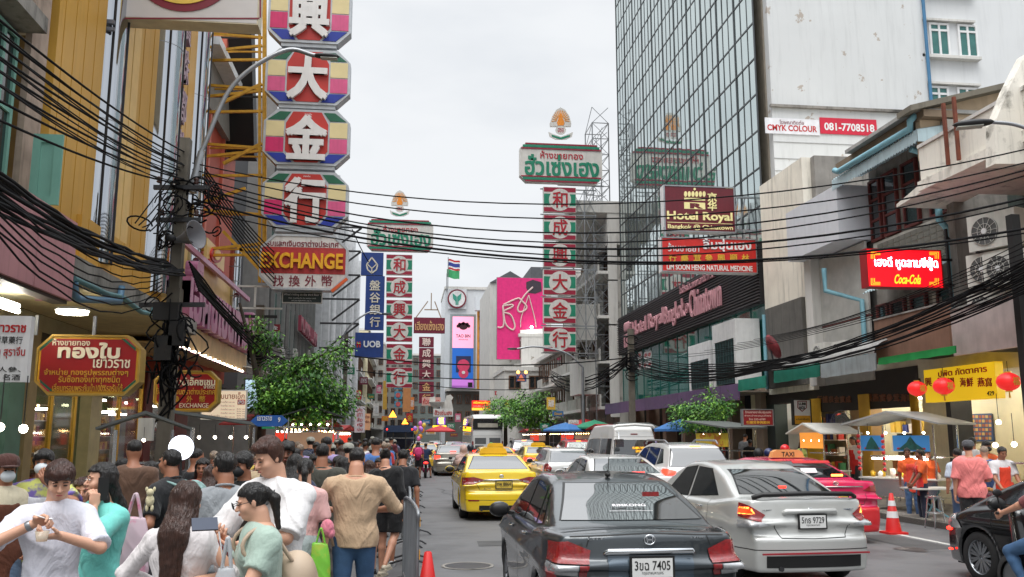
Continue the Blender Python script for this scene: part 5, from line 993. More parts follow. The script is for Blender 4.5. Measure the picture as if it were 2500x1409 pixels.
for i,(x,y0,y1,h,m_,s)in enumerate(((XL-2,-40,-4,6.5,CONCL,-1),(XL-2,-90,-40.2,9,OCL,-1),(XR+2,-30,5,6.5,CRM,1),(XR+2,-90,-30.2,9,CONC,1))):front('shophouse',['pale shophouse row behind the viewer on the left','gold shop row farther behind the viewer','cream shophouse row behind the viewer on the right','grimy shop row farther behind the viewer'][i],s,x,y0,y1,h,m_,3,8)
eb=thing('shophouse','grey building closing the street behind the viewer','building',(3,-95,0));part('wall',MB().b2(-14,14,-8,0,0,9),CONC,eb)
TAR=mat('tar_seam',(46,46,46),.6,0,var=.2);PAT=mat('asphalt_patch',(74,74,74),.8,0,var=.2,scale=2,bump=.5);OIL=mat('oil_stain',(64,63,62),.45,0,var=.3,scale=3)
for k in range(5):
 x,y=rs.uniform(.4,2.2)+3*(k%3),rs.uniform(12,34);pts=[(x+.12*math.sin(i*1.3+k)+.03*i*(k%3-1),y+i*.55)for i in range(9)];vs=[]
 for a,b in pts:w=.012+.008*rs.random();vs+=[(a-w,b,.006),(a+w,b,.006)]
 struct('tar_seam',MB().add(vs,[(2*i,2*i+1,2*i+3,2*i+2)for i in range(8)]),TAR)
for x,y,w,l in((.5,10.2,.7,1.6),(1.3,15.5,1.0,.8),(8.4,14.2,.8,2.2),(9.4,18,.9,1.2)):struct('road_patch',MB().quad((x,y,.005),(x+w,y+.05,.005),(x+w-.04,y+l,.005),(x+.03,y+l-.06,.005)),PAT)
for k in range(9):
 x,y,r=rs.uniform(.5,8.8),rs.uniform(8,26),rs.uniform(.12,.4);struct('oil_stain',MB().add([(x+r*math.cos(a)*(1+.25*math.sin(3*a+k)),y+r*1.5*math.sin(a),.0075)for a in[2*PI*i/16 for i in range(16)]],[tuple(range(16))]),OIL)
for k,(x,y,z,l)in enumerate(((XR+1.5,15.0,3.25,2.0),(XR+1.5,18.2,3.25,2.0),(XR+1.5,21.5,3.2,1.6),(XR+1.5,24.5,3.2,1.6),(XR+1.5,27,3.2,1.6),(XR+1.5,30,3.2,1.6))):solo('tube_light','fluorescent tube added to brighten the open shops','light',MB().tube([(0,0,0),(0,l,0)],.05),TUBE,(x,y,z),group='fluorescent tubes in the right-hand shops')  # extra tubes added to brighten the shop interiors
# VEHICLES
RUB=mat('tyre_rubber',(28,28,29),.75,0,var=.1);ALLOY=mat('alloy_rim',(150,153,158),.3,.8,var=.05)
CARGL=mat('tinted_car_glass',(22,26,28),.03,0,var=0,spec=.8,ior=1.8);CARGL.node_tree.nodes['Principled BSDF'].inputs['Coat Weight'].default_value=1.0;CARGL.node_tree.nodes['Principled BSDF'].inputs['Coat IOR'].default_value=1.6
TRIM=mat('black_plastic',(20,20,21),.5,0,var=.1);SEAM=mat('seam_shadow_gap',(12,12,13),.7,0,var=0);SEAMG=SEAM
LRED=mat('tail_lamp_red',(132,6,12),.12,0,var=.25,scale=30,bump=.3,coat=1.0);LLIT=glow('brake_lamp_lit',(255,40,26),4.5);LAMB=glow('brake_lamp_hot',(255,120,50),7)
LCLR=mat('lamp_clear',(170,172,174),.12,.3,var=.15,scale=30,coat=1.0);CHR2=mat('car_chrome',(214,217,220),.1,1.0,var=0)
PLT=mat('plate_white',(214,214,212),.4,0,var=0);PLTY=mat('plate_yellow',(206,176,70),.4,0,var=.05)
def carpaint(nm,c,metal=0.0,rough=.3):return mat(nm,c,rough,metal,var=.015,scale=1.0,coat=1.0)
def ip(pts,k=13):
 xs=np.array([p[0]for p in pts],float);zs=np.array([p[1]for p in pts],float);g=np.linspace(xs[0],xs[-1],400);v=np.interp(g,xs,zs)
 vv=np.convolve(np.pad(v,k//2,mode='edge'),np.hanning(k+2)[1:-1]/np.hanning(k+2)[1:-1].sum(),'valid');d=np.gradient(vv,g)
 return(lambda y:np.interp(y,g,vv)),(lambda y:np.interp(y,g,d))
def sstep(a,b,x):t=np.clip((x-a)/(b-a),0,1);return t*t*(3-2*t)
def car_field(S):
 L,W,H=S['L'],S['W'],S['H'];tb,dtb=ip(S['deck']);tr,dtr=ip(S['roof'],13 if S['L']>5 else 33);belt=S.get('belt',.95);wr=S.get('wr',.32);ax=S['axles'];lean=S.get('lean',.14);bz=S.get('bump',.62);tum=S.get('tum',.42)
 def f(x,y,z):
  ax_=np.abs(x);plan=W/2-.10*sstep(.55,0,y)-.16*sstep(L-.8,L,y)*1.0
  hw=plan-.07*np.clip(z-.72,0,1)**1.2*1.4-.25*np.clip(.4-z,0,1)**1.3+.012*np.exp(-((z-.72)/.05)**2)
  side=ax_-hw;q=ax_/(W/2);zt=tb(y)-.035*q*q;top=(z-zt)/np.sqrt(1+dtb(y)**2)
  yr=.13*q**3+lean*np.clip(z-bz,0,1)-.055*sstep(bz+.03,bz-.04,z)+.10*np.clip(.42-z,0,1);yf=L-.30*q**2.4-.25*np.clip(z-.55,0,1)+.0*z
  b=smax(side,top,.06);b=smax(b,yr-y,.045);b=smax(b,y-yf,.10);b=smax(b,.2-z,.04)
  for a in ax:
   c=np.sqrt((y-a)**2+(z-wr)**2)-(wr+.045);b=smax(b,-np.maximum(c,(W/2-.27)-ax_),.012)
  gs=ax_-(W/2-.075-.05*sstep(.9,.2,y)-(z-belt)*tum);gt=(z-(tr(y)-.045*q*q))/np.sqrt(1+dtr(y)**2)
  g=smax(gs*.93,gt,.055);g=smax(g,S.get('gy0',.0)-y,.03);g=np.maximum(g,.75-z)
  return smin(b,g,.03)
 return f
def wheel(par,x,y,r,w,side,rim_m=ALLOY,nsp=7):
 wl_=_put('wheel',None,(x,y,r),0,par);wl_.empty_display_size=.1
 part('tyre',MB().lathe([(r*.66,-w/2),(r*.93,-w/2),(r,-w*.32),(r,w*.32),(r*.93,w/2),(r*.66,w/2),(r*.66,-w/2)],n=32).xf(Matrix.Rotation(PI/2,4,'Y')),RUB,wl_)
 m=MB().lathe([(r*.66,-w*.4),(r*.62,w*.1),(r*.6,w*.36),(r*.66,w*.46)],n=32);m.lathe([(0,w*.3),(r*.13,w*.32),(r*.14,w*.2)],n=16)
 for k in range(nsp):
  a=2*PI*k/nsp
  for e in(-.12,.12):m.bar((r*.1*math.cos(a),r*.1*math.sin(a),w*.27),(r*.62*math.cos(a+e),r*.62*math.sin(a+e),w*.36),.028,.03)
 o=part('rim',m.xf(Matrix.Rotation(side*PI/2,4,'Y')),rim_m,wl_);part('brake_disc',MB().cyl((0,0,0),r*.55,.02,20,axis='X'),DARKST,wl_)
 return wl_
def make_car(S,label,group=None):
 L,W,H=S['L'],S['W'],S['H'];f=car_field(S);h=S.get('h',.035);v,q=iso(f,(-W/2-.08,-.12,.12),(W/2+.08,L+.1,H+.1),h)
 t=thing(S.get('name','parked_car'),label,S.get('cat','car'),(0,0,0),0,group);me=np_mesh('body',v,q);me.materials.append(S['paint']);part('body',me,None,t)
 back=lambda N,c:(N[:,1]<-.12)&(c[:,1]<L*.45);sidef=lambda s:(lambda N,c:(N[:,0]*s>.4));frontf=lambda N,c:(N[:,1]>.2)&(c[:,1]>L*.5)
 def P(nm,poly,axes,m,sel,off=.004,extra=None,par=t):
  pm=patch(v,q,poly_planes(poly,axes)+(extra or[]),sel,off);
  return part(nm,pm,m,par)if pm.f else None
 def shrink(poly,d):
  cx=sum(p[0]for p in poly)/len(poly);cz=sum(p[1]for p in poly)/len(poly);return[(x+(cx-x)*d/max(.05,math.hypot(cx-x,cz-z)),z+(cz-z)*d/max(.05,math.hypot(cx-x,cz-z)))for x,z in poly]
 rg=S['rear_glass'];full=rg+[(-x,z)for x,z in reversed(rg)];up=lambda N,c:(N[:,1]<-.12)&(c[:,1]<L*.5)&(c[:,2]>S.get('gz',.9))
 w_=P('rear_window',shrink(full,-.02),(0,2),TRIM,up,.002)
 if w_:P('pane',full,(0,2),CARGL,up,.006,par=w_)
 fg=S['front_glass'];P('windscreen',fg+[(-x,z)for x,z in reversed(fg)],(0,2),CARGL,frontf,.005)
 for s in(-1,1):
  for win in S['side_glass']:
   w_=P('side_window',shrink(win,-.022),(1,2),TRIM,sidef(s),.002,[((-s,0,0),0)])
   if w_:P('pane',win,(1,2),CARGL,sidef(s),.006,[((-s,0,0),0)],par=w_)
  for nm,poly,m in S['lamps']:
   pl=[(x*s,z)for x,z in poly];P(nm,pl,(0,2),{'r':LRED,'l':LLIT,'a':LAMB,'c':LCLR,'k':TRIM,'o':S.get('amber',LCLR)}[m],lambda N,c:(N[:,1]<.3)&(c[:,1]<.34),.012 if m!='k' else .006)
  for(y0,z0,y1,z1)in S.get('seams_side',[]):
   d=Vector((y1-y0,z1-z0)).normalized();n=Vector((-d.y,d.x))*.004;P('seam',[(y0+n.x,z0+n.y),(y1+n.x,z1+n.y),(y1-n.x,z1-n.y),(y0-n.x,z0-n.y)],(1,2),SEAM,sidef(s),.0015,[((-s,0,0),0)])
  for y0,z0 in S.get('handles',[]):part('door_handle',MB().tube([(s*(W/2-.005),y0-.09,z0),(s*(W/2+.02),y0-.05,z0),(s*(W/2+.02),y0+.05,z0),(s*(W/2-.005),y0+.09,z0)],.014,8),S.get('handle_m',CHR2),t)
  my,mz=S.get('mirror',(L*.66,1.0));mi=part('wing_mirror',MB().ell((0,0,0),(.12,.07,.085),14,8),S['paint'],t,(s*(W/2+.1),my,mz));part('glass',MB().ell((0,-.03,0),(.108,.046,.075),14,8),TRIM,mi);part('stalk',MB().bar((-s*.05,0,-.03),(-s*.2,.02,-.06),.04),TRIM,mi)
  for a in S['axles']:wheel(t,s*(W/2-.115),a,S.get('wr',.32),.19,s,S.get('rim',ALLOY),S.get('nsp',7))
 for x0,z0,x1,z1 in S.get('seams_rear',[]):
  for s in(-1,1):
   d=Vector((x1-x0,z1-z0)).normalized();n=Vector((-d.y,d.x))*.005;pl=[(s*(x0+n.x),z0+n.y),(s*(x1+n.x),z1+n.y),(s*(x1-n.x),z1-n.y),(s*(x0-n.x),z0-n.y)];P('seam',pl,(0,2),SEAM,back,.0015)
 for nm,x0,z0,x1,z1,m in S.get('rear_panels',[]):P(nm,[(x0,z0),(x1,z0),(x1,z1),(x0,z1)],(0,2),m,back,.006)
 px,pz=S.get('plate',(0,.8));fy=lambda x,z:float(min([y for y in np.arange(-.1,.8,.004)if f(np.array([x]),np.array([y]),np.array([z]))[0]<0]or[0]));py=fy(px,pz)
 pl=part('number_plate',MB().b2(-.17,.17,-.012,0,-.075,.075),S.get('plate_m',PLT),t,(px,py-.014,pz));part('plate_frame',MB().b2(-.19,.19,-.008,.01,-.09,.092),TRIM,pl)
 if S.get('plate_text'):
  part('lettering',letters(S['plate_text'],-.15,.15,-.02,.055,-.0125,.002,.01),BLACK,pl);part('lettering',letters('กรุงเทพมหานคร',-.09,.09,-.06,-.032,-.0125,.002,0),BLACK,pl)
 for tx_,x0,x1,z0,z1,dd in S.get('badges',[]):
  yb=fy((x0+x1)/2,(z0+z1)/2);part('badge',letters(tx_,x0,x1,z0,z1,yb-.002,.008,.01),CHR2,t)
 for(x,z,rx,rz,kind)in S.get('emblems',[]):
  yb=fy(x,z);m=MB();pts=[(x+rx*math.cos(a),yb-.012,z+rz*math.sin(a))for a in[2*PI*k/20 for k in range(21)]];m.tube(pts,.006,6)
  if kind=='H':m.bar((x-rx*.45,yb-.012,z-rz*.6),(x-rx*.6,yb-.012,z+rz*.65),.009);m.bar((x+rx*.45,yb-.012,z-rz*.6),(x+rx*.6,yb-.012,z+rz*.65),.009);m.bar((x-rx*.5,yb-.012,z),(x+rx*.5,yb-.012,z),.009)
  elif kind=='T':m.tube([(x+rx*.35*math.cos(a),yb-.013,z+rz*.9*math.sin(a))for a in[2*PI*k/16 for k in range(17)]],.005,5);m.tube([(x+rx*.75*math.cos(a),yb-.013,z+rz*.45+rz*.35*math.sin(a))for a in[2*PI*k/16 for k in range(17)]],.005,5)
  elif kind=='N':m.bar((x-rx*1.3,yb-.012,z),(x+rx*1.3,yb-.012,z),.014)
  part('emblem',m,CHR2,t)
 if 'chrome_bar' in S:
  x0,z0,w0,h0=S['chrome_bar'];yb=fy(0,z0);part('trim_bar',MB().tube([(-w0,yb+.012,z0-h0*.3),(-w0*.96,yb-.02,z0),(w0*.96,yb-.02,z0),(w0,yb+.012,z0-h0*.3)],h0/2,8),S.get('bar_m',CHR2),t)
 part('underbody',MB().b2(-W/2+.2,W/2-.2,.25,L-.3,.17,.3),TRIM,t);part('exhaust',MB().cyl((-.45,.1,.25),.03,.3,12,axis='Y'),DARKST,t)
 if S.get('stop'):
  x,z,w0,m=S['stop'];yb=fy(0,z);part('stop_lamp',MB().b2(-w0,w0,yb-.02,yb+.01,z-.018,z+.018),{'l':LLIT,'a':LAMB,'r':LRED}[m],t)
 if S.get('antenna'):a=part('antenna',MB().tube([(0,1.55,S['H']-.02),(0,1.5,S['H']+.16)],[.006,.003],6),BLACK,t);part('base',MB().ell((0,1.56,S['H']-.015),(.03,.05,.025),10,6),BLACK,a)
 if S.get('wiper'):yb=fy(0,S['gz']+.12);part('wiper',MB().bar((-.02,yb-.03,S['gz']+.08),(.32,yb-.0,S['gz']+.14),.02),BLACK,t)
 if S.get('spoiler'):part('spoiler',MB().tube([(-W/2+.16,.18,S['spoiler']-.02),(-W/2+.25,.1,S['spoiler']+.02),(0,.05,S['spoiler']+.035),(W/2-.25,.1,S['spoiler']+.02),(W/2-.16,.18,S['spoiler']-.02)],.03,8),S.get('spoiler_m',TRIM),t)
 if S.get('taxi'):
  m_,txt,z=S['taxi'];tx_=part('roof_sign',MB().prism([(-.34,0),(.34,0),(.3,.11),(.22,.15),(-.22,.15),(-.3,.11)],-.07,.07),m_,t,(0,1.9,z));
  if txt:part('lettering',letters(txt,-.13,.13,.02,.11,-.071,.004,.02),BLACK,tx_)
 return t
def base(**k):
 S=dict(L=4.4,W=1.695,H=1.47,axles=(.82,3.37),wr=.305,deck=[(-.1,1.0),(0,1.02),(.12,1.045),(.6,1.06),(1.2,1.0),(3.2,.99),(3.5,.96),(4.1,.82),(4.4,.66),(4.6,.5)],roof=[(.0,.8),(.36,1.0),(.56,1.085),(1.0,1.27),(1.42,1.41),(1.8,1.46),(2.25,1.47),(2.6,1.43),(3.0,1.27),(3.6,.96),(4.4,.55)],belt=.98,rear_glass=[(.64,1.10),(.47,1.385)],front_glass=[(.66,1.0),(.5,1.40)],gz=1.06,side_glass=[[(1.0,1.04),(1.22,1.02),(1.30,1.33),(1.24,1.31)],[(1.36,1.02),(2.08,1.0),(2.08,1.385),(1.42,1.36)],[(2.16,1.0),(3.12,.98),(2.6,1.33),(2.16,1.385)]],lamps=[('tail_lamp',[(.86,.97),(.58,.90),(.56,.74),(.86,.70)],'r')],seams_side=[(1.18,.35,1.30,1.0),(2.12,.25,2.12,1.0),(3.1,.25,3.2,.96)],seams_rear=[(.0,.6,.5,.6),(.5,.6,.58,.96),(.0,.42,.8,.45)],handles=[(1.55,.9),(2.6,.88)],mirror=(2.95,1.02),paint=None)
 S.update(k);return S
DGREY=carpaint('car_paint_dark_grey',(58,64,68),.6,.3);SILV=carpaint('car_paint_silver',(186,187,184),.25,.3);WHT=carpaint('car_paint_white',(212,212,210),0,.25);YELC=carpaint('car_paint_taxi_yellow',(238,200,14),0,.25)
PNKC=carpaint('car_paint_pink',(206,24,84),0,.25);REDC=carpaint('car_paint_red_bumper',(206,30,40),0,.3);CHAMP=carpaint('car_paint_champagne',(150,146,134),.4,.32);BLKC=carpaint('car_paint_black',(22,23,25),.2,.22);GRYC=carpaint('car_paint_grey',(112,112,116),.4,.3)
cars={}
c=make_car(base(paint=DGREY,h=.026,lamps=[('tail_lamp',[(.86,.955),(.68,.975),(.50,.905),(.52,.80),(.86,.81)],'r'),('reverse_lamp',[(.86,.80),(.61,.79),(.61,.70),(.86,.71)],'c'),('corner_lamp',[(.60,.79),(.52,.79),(.54,.70),(.60,.70)],'r')],plate=(0,.77),plate_text='3ขฉ 7405',chrome_bar=(0,.895,.37,.055),emblems=[(0,.985,.045,.038,'H')],badges=[('CITY',-.52,-.38,.985,1.005,0),('i-VTEC',.36,.48,.99,1.005,0)],antenna=True,rear_panels=[('plate_recess',-.36,.66,.36,.86,carpaint('car_paint_recess',(62,76,88),.6,.3))],seams_rear=[(0,.60,.62,.62),(.54,.62,.54,.78),(.53,.93,.5,1.02),(0,1.035,.66,1.01)],stop=(0,1.36,.07,'r')),'dark grey sedan in the foreground with plate 3ขฉ 7405 and unlit red tail lamps');c.location=(2.05,7.4,0)
gw=part('window_sticker',MB().merge(letters('RIMKONG',-.155,.155,0,.045,0,.002,.02)).xf(Matrix.Rotation(R(-66),4,'X')),paint((222,218,220)),c,(.02,.78,1.20))
part('window_sticker',MB().b2(-.2,.2,-.001,.001,0,.004).xf(Matrix.Rotation(R(-66),4,'X')),paint((222,218,220)),c,(.02,.72,1.165))
c=make_car(base(paint=SILV,h=.028,L=4.42,H=1.5,W=1.70,deck=[(-.1,1.02),(0,1.06),(.1,1.085),(.5,1.08),(1.2,1.0),(3.2,.99),(3.5,.96),(4.1,.82),(4.42,.66),(4.6,.5)],roof=[(0,.8),(.4,1.02),(.66,1.13),(1.15,1.34),(1.6,1.46),(2.1,1.5),(2.5,1.48),(3.0,1.32),(3.6,.98),(4.4,.55)],side_glass=[[(1.12,1.06),(2.08,1.0),(2.1,1.40),(1.62,1.375)],[(2.18,1.0),(3.1,.98),(2.6,1.36),(2.18,1.41)]],lamps=[('tail_lamp',[(.87,1.0),(.80,1.02),(.58,.88),(.66,.80),(.87,.86)],'r'),('brake_glow',[(.84,.97),(.74,.97),(.7,.89),(.84,.88)],'a'),('reverse_lamp',[(.87,.85),(.66,.80),(.48,.79),(.56,.76),(.87,.72)],'c')],plate=(0,.80),plate_text='5กธ 9729',chrome_bar=(0,.92,.34,.07),bar_m=SILV,emblems=[(0,.925,.04,.035,'N')],badges=[('ALMERA',-.62,-.45,.93,.945,0),('NISMO',.44,.6,.93,.945,0)],spoiler=1.10,seams_rear=[(0,.60,.42,.61),(.42,.61,.5,.76),(.0,.47,.84,.47)],rear_panels=[('bumper_insert',-.62,.26,.62,.40,TRIM)],stop=(0,1.17,.05,'l')),'silver sedan with black boot spoiler, lit brake lamps and plate 5กธ 9729');c.location=(5.02,10.75,0);c.rotation_euler[2]=R(3)
part('lip',MB().bar((-.7,-.07,.43),(.7,-.07,.43),.02),paint((150,40,50)),c)
COR=dict(L=4.63,W=1.78,H=1.445,axles=(.98,3.68),wr=.32,deck=[(-.1,1.0),(0,1.05),(.08,1.085),(.5,1.07),(1.3,.99),(3.4,.99),(3.7,.95),(4.3,.82),(4.63,.66),(4.8,.5)],roof=[(0,.8),(.5,1.02),(.76,1.10),(1.2,1.27),(1.65,1.40),(2.1,1.44),(2.5,1.445),(2.9,1.39),(3.3,1.24),(3.9,.96),(4.6,.55)],side_glass=[[(1.3,1.02),(2.22,1.0),(2.24,1.355),(1.62,1.33)],[(2.32,1.0),(3.35,.98),(2.8,1.31),(2.32,1.36)]],rear_glass=[(.68,1.10),(.5,1.37)],mirror=(3.15,1.02),seams_side=[(1.3,.4,1.3,1.0),(2.27,.25,2.27,1.0),(3.3,.25,3.4,.96)])
c=make_car(base(**COR,paint=YELC,h=.032,lamps=[('tail_lamp',[(.9,.93),(.62,.95),(.36,.89),(.42,.86),(.62,.80),(.9,.79)],'r'),('lamp_edge',[(.62,.86),(.4,.88),(.34,.87),(.6,.83)],'c')],plate=(.05,.78),plate_m=PLTY,plate_text='ทพ 8864',chrome_bar=(0,.885,.40,.035),emblems=[(.0,.965,.045,.035,'T')],badges=[('ALTIS',-.4,-.24,.69,.71,0)],taxi=(mat('taxi_sign_yellow',(222,176,40),.4),None,1.425),seams_rear=[(0,.66,.48,.67),(.48,.67,.56,.80),(0,.45,.8,.46)],rear_panels=[('reflector',-.74,.43,-.5,.46,LRED),('lower_slot',-.5,.24,.5,.34,TRIM)]),'yellow taxi sedan with blank roof sign and orange number plate in the near lane');c.location=(2.18,20.0,0)
cars['yel']=c
c=make_car(base(**COR,paint=PNKC,h=.032,lamps=[('tail_lamp',[(.9,1.0),(.66,.98),(.5,.90),(.9,.86)],'r')],plate=(0,.80),plate_m=PLTY,chrome_bar=(0,.97,.5,.03),emblems=[(0,1.03,.045,.035,'T')],taxi=(mat('taxi_sign_orange',(226,160,96),.4),'TAXI',1.43),seams_rear=[(0,.66,.5,.67),(.5,.67,.56,.86)],rear_panels=[('red_bumper',-.9,.2,.9,.62,REDC)],stop=(0,1.17,.10,'a')),'pink taxi sedan with orange TAXI roof sign and red rear bumper');c.location=(7.5,15.0,0);c.rotation_euler[2]=R(2)
part('paper_card',MB().box(0,0,0,.3,.01,.1,rx=R(-40)),WHITE,c,(-.1,.82,1.22));part('window_banner',MB().box(0,0,0,.75,.01,.09,rx=R(-60)),RED,c,(.2,1.32,1.36))
c=make_car(base(paint=WHT,h=.034,L=4.1,W=1.70,H=1.48,axles=(.62,3.17),deck=[(-.1,.96),(0,.99),(.2,1.0),(3.0,.99),(3.3,.95),(3.8,.82),(4.1,.66),(4.3,.5)],roof=[(-.1,.8),(.05,.98),(.3,1.22),(.48,1.40),(.7,1.455),(1.3,1.48),(2.0,1.48),(2.35,1.42),(2.8,1.22),(3.3,.95),(4.1,.5)],gz=.98,lean=.1,rear_glass=[(.66,1.03),(.55,1.38)],side_glass=[[(.75,1.1),(1.75,1.02),(1.77,1.39),(.95,1.36)],[(1.84,1.02),(2.8,1.0),(2.35,1.34),(1.84,1.39)]],lamps=[('tail_lamp',[(.87,1.06),(.76,1.02),(.62,.84),(.66,.72),(.87,.76)],'r'),('reverse_lamp',[(.8,.8),(.68,.8),(.69,.735),(.8,.755)],'c')],plate=(0,.76),plate_text='9กย 4157',chrome_bar=(0,.86,.3,.02),emblems=[(0,.93,.05,.035,'T')],wiper=True,seams_side=[(.8,.4,.9,1.0),(1.8,.25,1.8,1.0),(2.9,.25,3.0,.96)],seams_rear=[(0,.62,.6,.64)],rear_panels=[('bumper_insert',-.3,.26,.3,.40,TRIM)],mirror=(2.75,1.02)),'white hatchback with dark rear window and red angular tail lamps behind the yellow taxi');c.location=(5.35,28.6,0)
c=make_car(base(**{**COR,'H':1.47},paint=WHT,h=.04,lamps=[('tail_lamp',[(.88,.96),(.6,.93),(.62,.82),(.88,.80)],'r')],stop=(0,1.14,.14,'l')),'pearl white sedan between the dark grey sedan and the van');c.location=(4.55,17.3,0);cars['sed']=c
SUV=dict(L=4.6,W=1.82,H=1.70,axles=(.85,3.55),wr=.36,belt=1.1,deck=[(-.1,1.08),(0,1.12),(.2,1.15),(3.3,1.12),(3.7,1.08),(4.2,.98),(4.6,.8),(4.8,.6)],roof=[(-.1,.9),(.05,1.1),(.3,1.42),(.42,1.6),(.7,1.66),(1.4,1.70),(2.2,1.69),(2.6,1.62),(3.1,1.36),(3.7,1.08),(4.6,.6)],gz=1.08,lean=.08,bump=.72,rear_glass=[(.72,1.16),(.58,1.56)],front_glass=[(.7,1.15),(.54,1.6)],side_glass=[[(.55,1.24),(.95,1.2),(1.0,1.54),(.82,1.52)],[(1.04,1.18),(2.0,1.15),(2.0,1.585),(1.1,1.56)],[(2.08,1.15),(3.1,1.13),(2.55,1.53),(2.08,1.585)]],mirror=(3.0,1.18),seams_side=[(1.0,.5,1.0,1.15),(2.04,.3,2.04,1.15),(3.1,.3,3.2,1.1)],handles=[(1.3,1.06),(2.4,1.04)],plate=(0,.85))
c=make_car(base(**SUV,paint=WHT,h=.036,lamps=[('tail_lamp',[(.92,1.14),(.6,1.06),(.66,.98),(.92,.96)],'l')],stop=(0,1.6,.13,'a'),wiper=True),'white sport utility car with roof rails and lit high stop lamp');c.location=(6.75,19.9,0)
for s in(-1,1):part('roof_rail',MB().tube([(s*.6,.6,1.66),(s*.62,.8,1.74),(s*.62,2.3,1.75),(s*.6,2.55,1.66)],.022,8),STEEL,c)
cars['suv']=c
VAN=dict(L=5.2,W=1.88,H=2.28,axles=(1.1,4.2),wr=.34,belt=1.15,tum=.16,deck=[(-.1,1.15),(0,1.18),(4.4,1.15),(4.8,1.0),(5.2,.8),(5.4,.6)],roof=[(-.1,.95),(.0,1.2),(.16,1.9),(.26,2.14),(.5,2.25),(1.4,2.28),(3.4,2.25),(3.9,2.05),(4.5,1.5),(4.9,1.05),(5.2,.7)],gz=1.1,lean=.04,bump=.6,rear_glass=[(.74,1.18),(.7,1.72)],front_glass=[(.72,1.25),(.65,1.8)],side_glass=[[(.35,1.24),(1.85,1.24),(1.85,1.76),(.4,1.76)],[(2.0,1.24),(3.3,1.24),(3.3,1.76),(2.0,1.76)],[(3.4,1.22),(4.3,1.2),(3.95,1.7),(3.4,1.74)]],mirror=(4.3,1.35),seams_side=[(1.95,.3,1.95,2.0),(3.35,.3,3.35,1.8)],handles=[(3.2,1.05)],plate=(0,.75))
c=make_car(base(**VAN,name='passenger_van',cat='van',paint=WHT,h=.045,lamps=[('tail_lamp',[(.94,1.18),(.8,1.18),(.8,.8),(.94,.8)],'r')],stop=(0,1.92,.12,'r'),seams_rear=[(.0,1.83,.76,1.83),(.76,.7,.76,1.83),(0,.68,.76,.68)]),'tall white passenger van with round roof spoiler and dark rear window');c.location=(7.85,30.0,0)
part('round_mirror',MB().b2(-.14,.14,-.04,.04,-.13,.13),CHR2,c,(-.62,-.25,1.62));part('mirror_arm',MB().tube([(-.62,-.2,1.72),(-.6,-.1,1.95),(-.6,.1,2.0)],.015,6),CHR2,c);part('lettering',letters('KAMA VAN',-.1,.34,1.42,1.5,.0,.004,.01),LBY,c,(0,.0,0));part('lettering',letters('GROUP',.0,.24,1.31,1.39,.0,.004,.01),LBY,c,(0,-.01,0));part('roof_spoiler',MB().tube([(-.7,.14,2.14),(-.62,.1,2.2),(0,.06,2.24),(.62,.1,2.2),(.7,.14,2.14)],.05,8),WHT,c)
BUS=dict(L=11,W=2.5,H=3.5,axles=(2.6,8.4),wr=.5,belt=1.6,tum=.04,deck=[(-.1,1.6),(11.2,1.6)],roof=[(-.1,1.2),(.0,2.0),(.12,3.1),(.3,3.38),(.8,3.5),(10,3.5),(10.6,3.2),(11,1.6)],gz=1.6,lean=.02,bump=.7,rear_glass=[(1.05,2.45),(1.0,3.1)],front_glass=[(1.1,1.5),(1.05,3.0)],side_glass=[[(.8+2.4*i,1.9),(3.1+2.4*i,1.9),(3.1+2.4*i,2.9),(.8+2.4*i,2.9)]for i in range(4)],mirror=(10.6,2.6),seams_side=[],handles=[],plate=(0,.8))
GRL=mat('bus_grille_grey',(96,98,100),.5,.2,var=.15)
c=make_car(base(**BUS,name='tour_coach',cat='coach',paint=WHT,h=.09,lamps=[('tail_lamp',[(1.2,1.5),(1.05,1.5),(1.05,.8),(1.2,.8)],'r')],rear_panels=[('grille_panel',-.95,1.3,-.12,1.75,GRL),('grille_panel',.12,1.3,.95,1.75,GRL),('grille_panel',-.95,.7,-.3,1.2,GRL),('grille_panel',.3,.7,.95,1.2,GRL)],seams_rear=[(0,1.9,1.05,1.9),(1.05,.6,1.05,1.9)]),'white tour coach with wide rear window and grey engine grilles');c.location=(6.2,66.5,0);part('lettering',letters('ห้องโดยสาร 0924',-.6,.6,2.85,3.0,-.01,.01,0),WHITE,c);part('window_surround',MB().b2(-1.1,1.1,-.02,.04,2.36,3.16),TRIM,c);part('curtain',MB().b2(-.75,.75,.0,.012,2.52,2.82),mat('coach_curtain',(176,170,158),.6),c,(0,-.05,0))
sb_=thing('open_bus','dark blue open-backed passenger truck standing on the left over the crowd','bus',(-.25,58,0));NBL=carpaint('car_paint_navy',(26,50,84),.2,.4)
part('roof',MB().prism([(-1.0,2.15),(1.0,2.15),(1.0,2.4),(.85,2.55),(-.85,2.55),(-1.0,2.4)],0,6),NBL,sb_);part('roof_band',MB().b2(-1.02,1.02,-.03,.0,2.12,2.4),NBL,sb_)
for s in(-1,1):part('side_wall',MB().b2(s*1.0-.04,s*1.0+.04,.02,6,.55,1.4),NBL,sb_);part('lamp',MB().ell((s*.8,-.04,2.3),.05,8,6),LLIT,sb_);wheel(sb_,s*.85,1.2,.38,.22,s);wheel(sb_,s*.85,4.8,.38,.22,s)
for x in(-1,-.4,.4,1):part('post',MB().bar((x,.03,.55),(x,.03,2.15),.06),DARKST,sb_)
for x in(-1,1):
 for y in(2,4,6):part('post',MB().bar((x,y,1.4),(x,y,2.15),.06),DARKST,sb_)
part('rail',MB().bar((-1,.03,1.75),(1,.03,1.75),.04),STEEL,sb_);part('floor',MB().b2(-1,1,0,6,.5,.6),DARKST,sb_);part('cab',MB().b2(-.95,.95,6,7.6,.5,2.2),NBL,sb_);part('tailboard',MB().b2(-1,1,-.03,.0,.55,1.0),NBL,sb_)
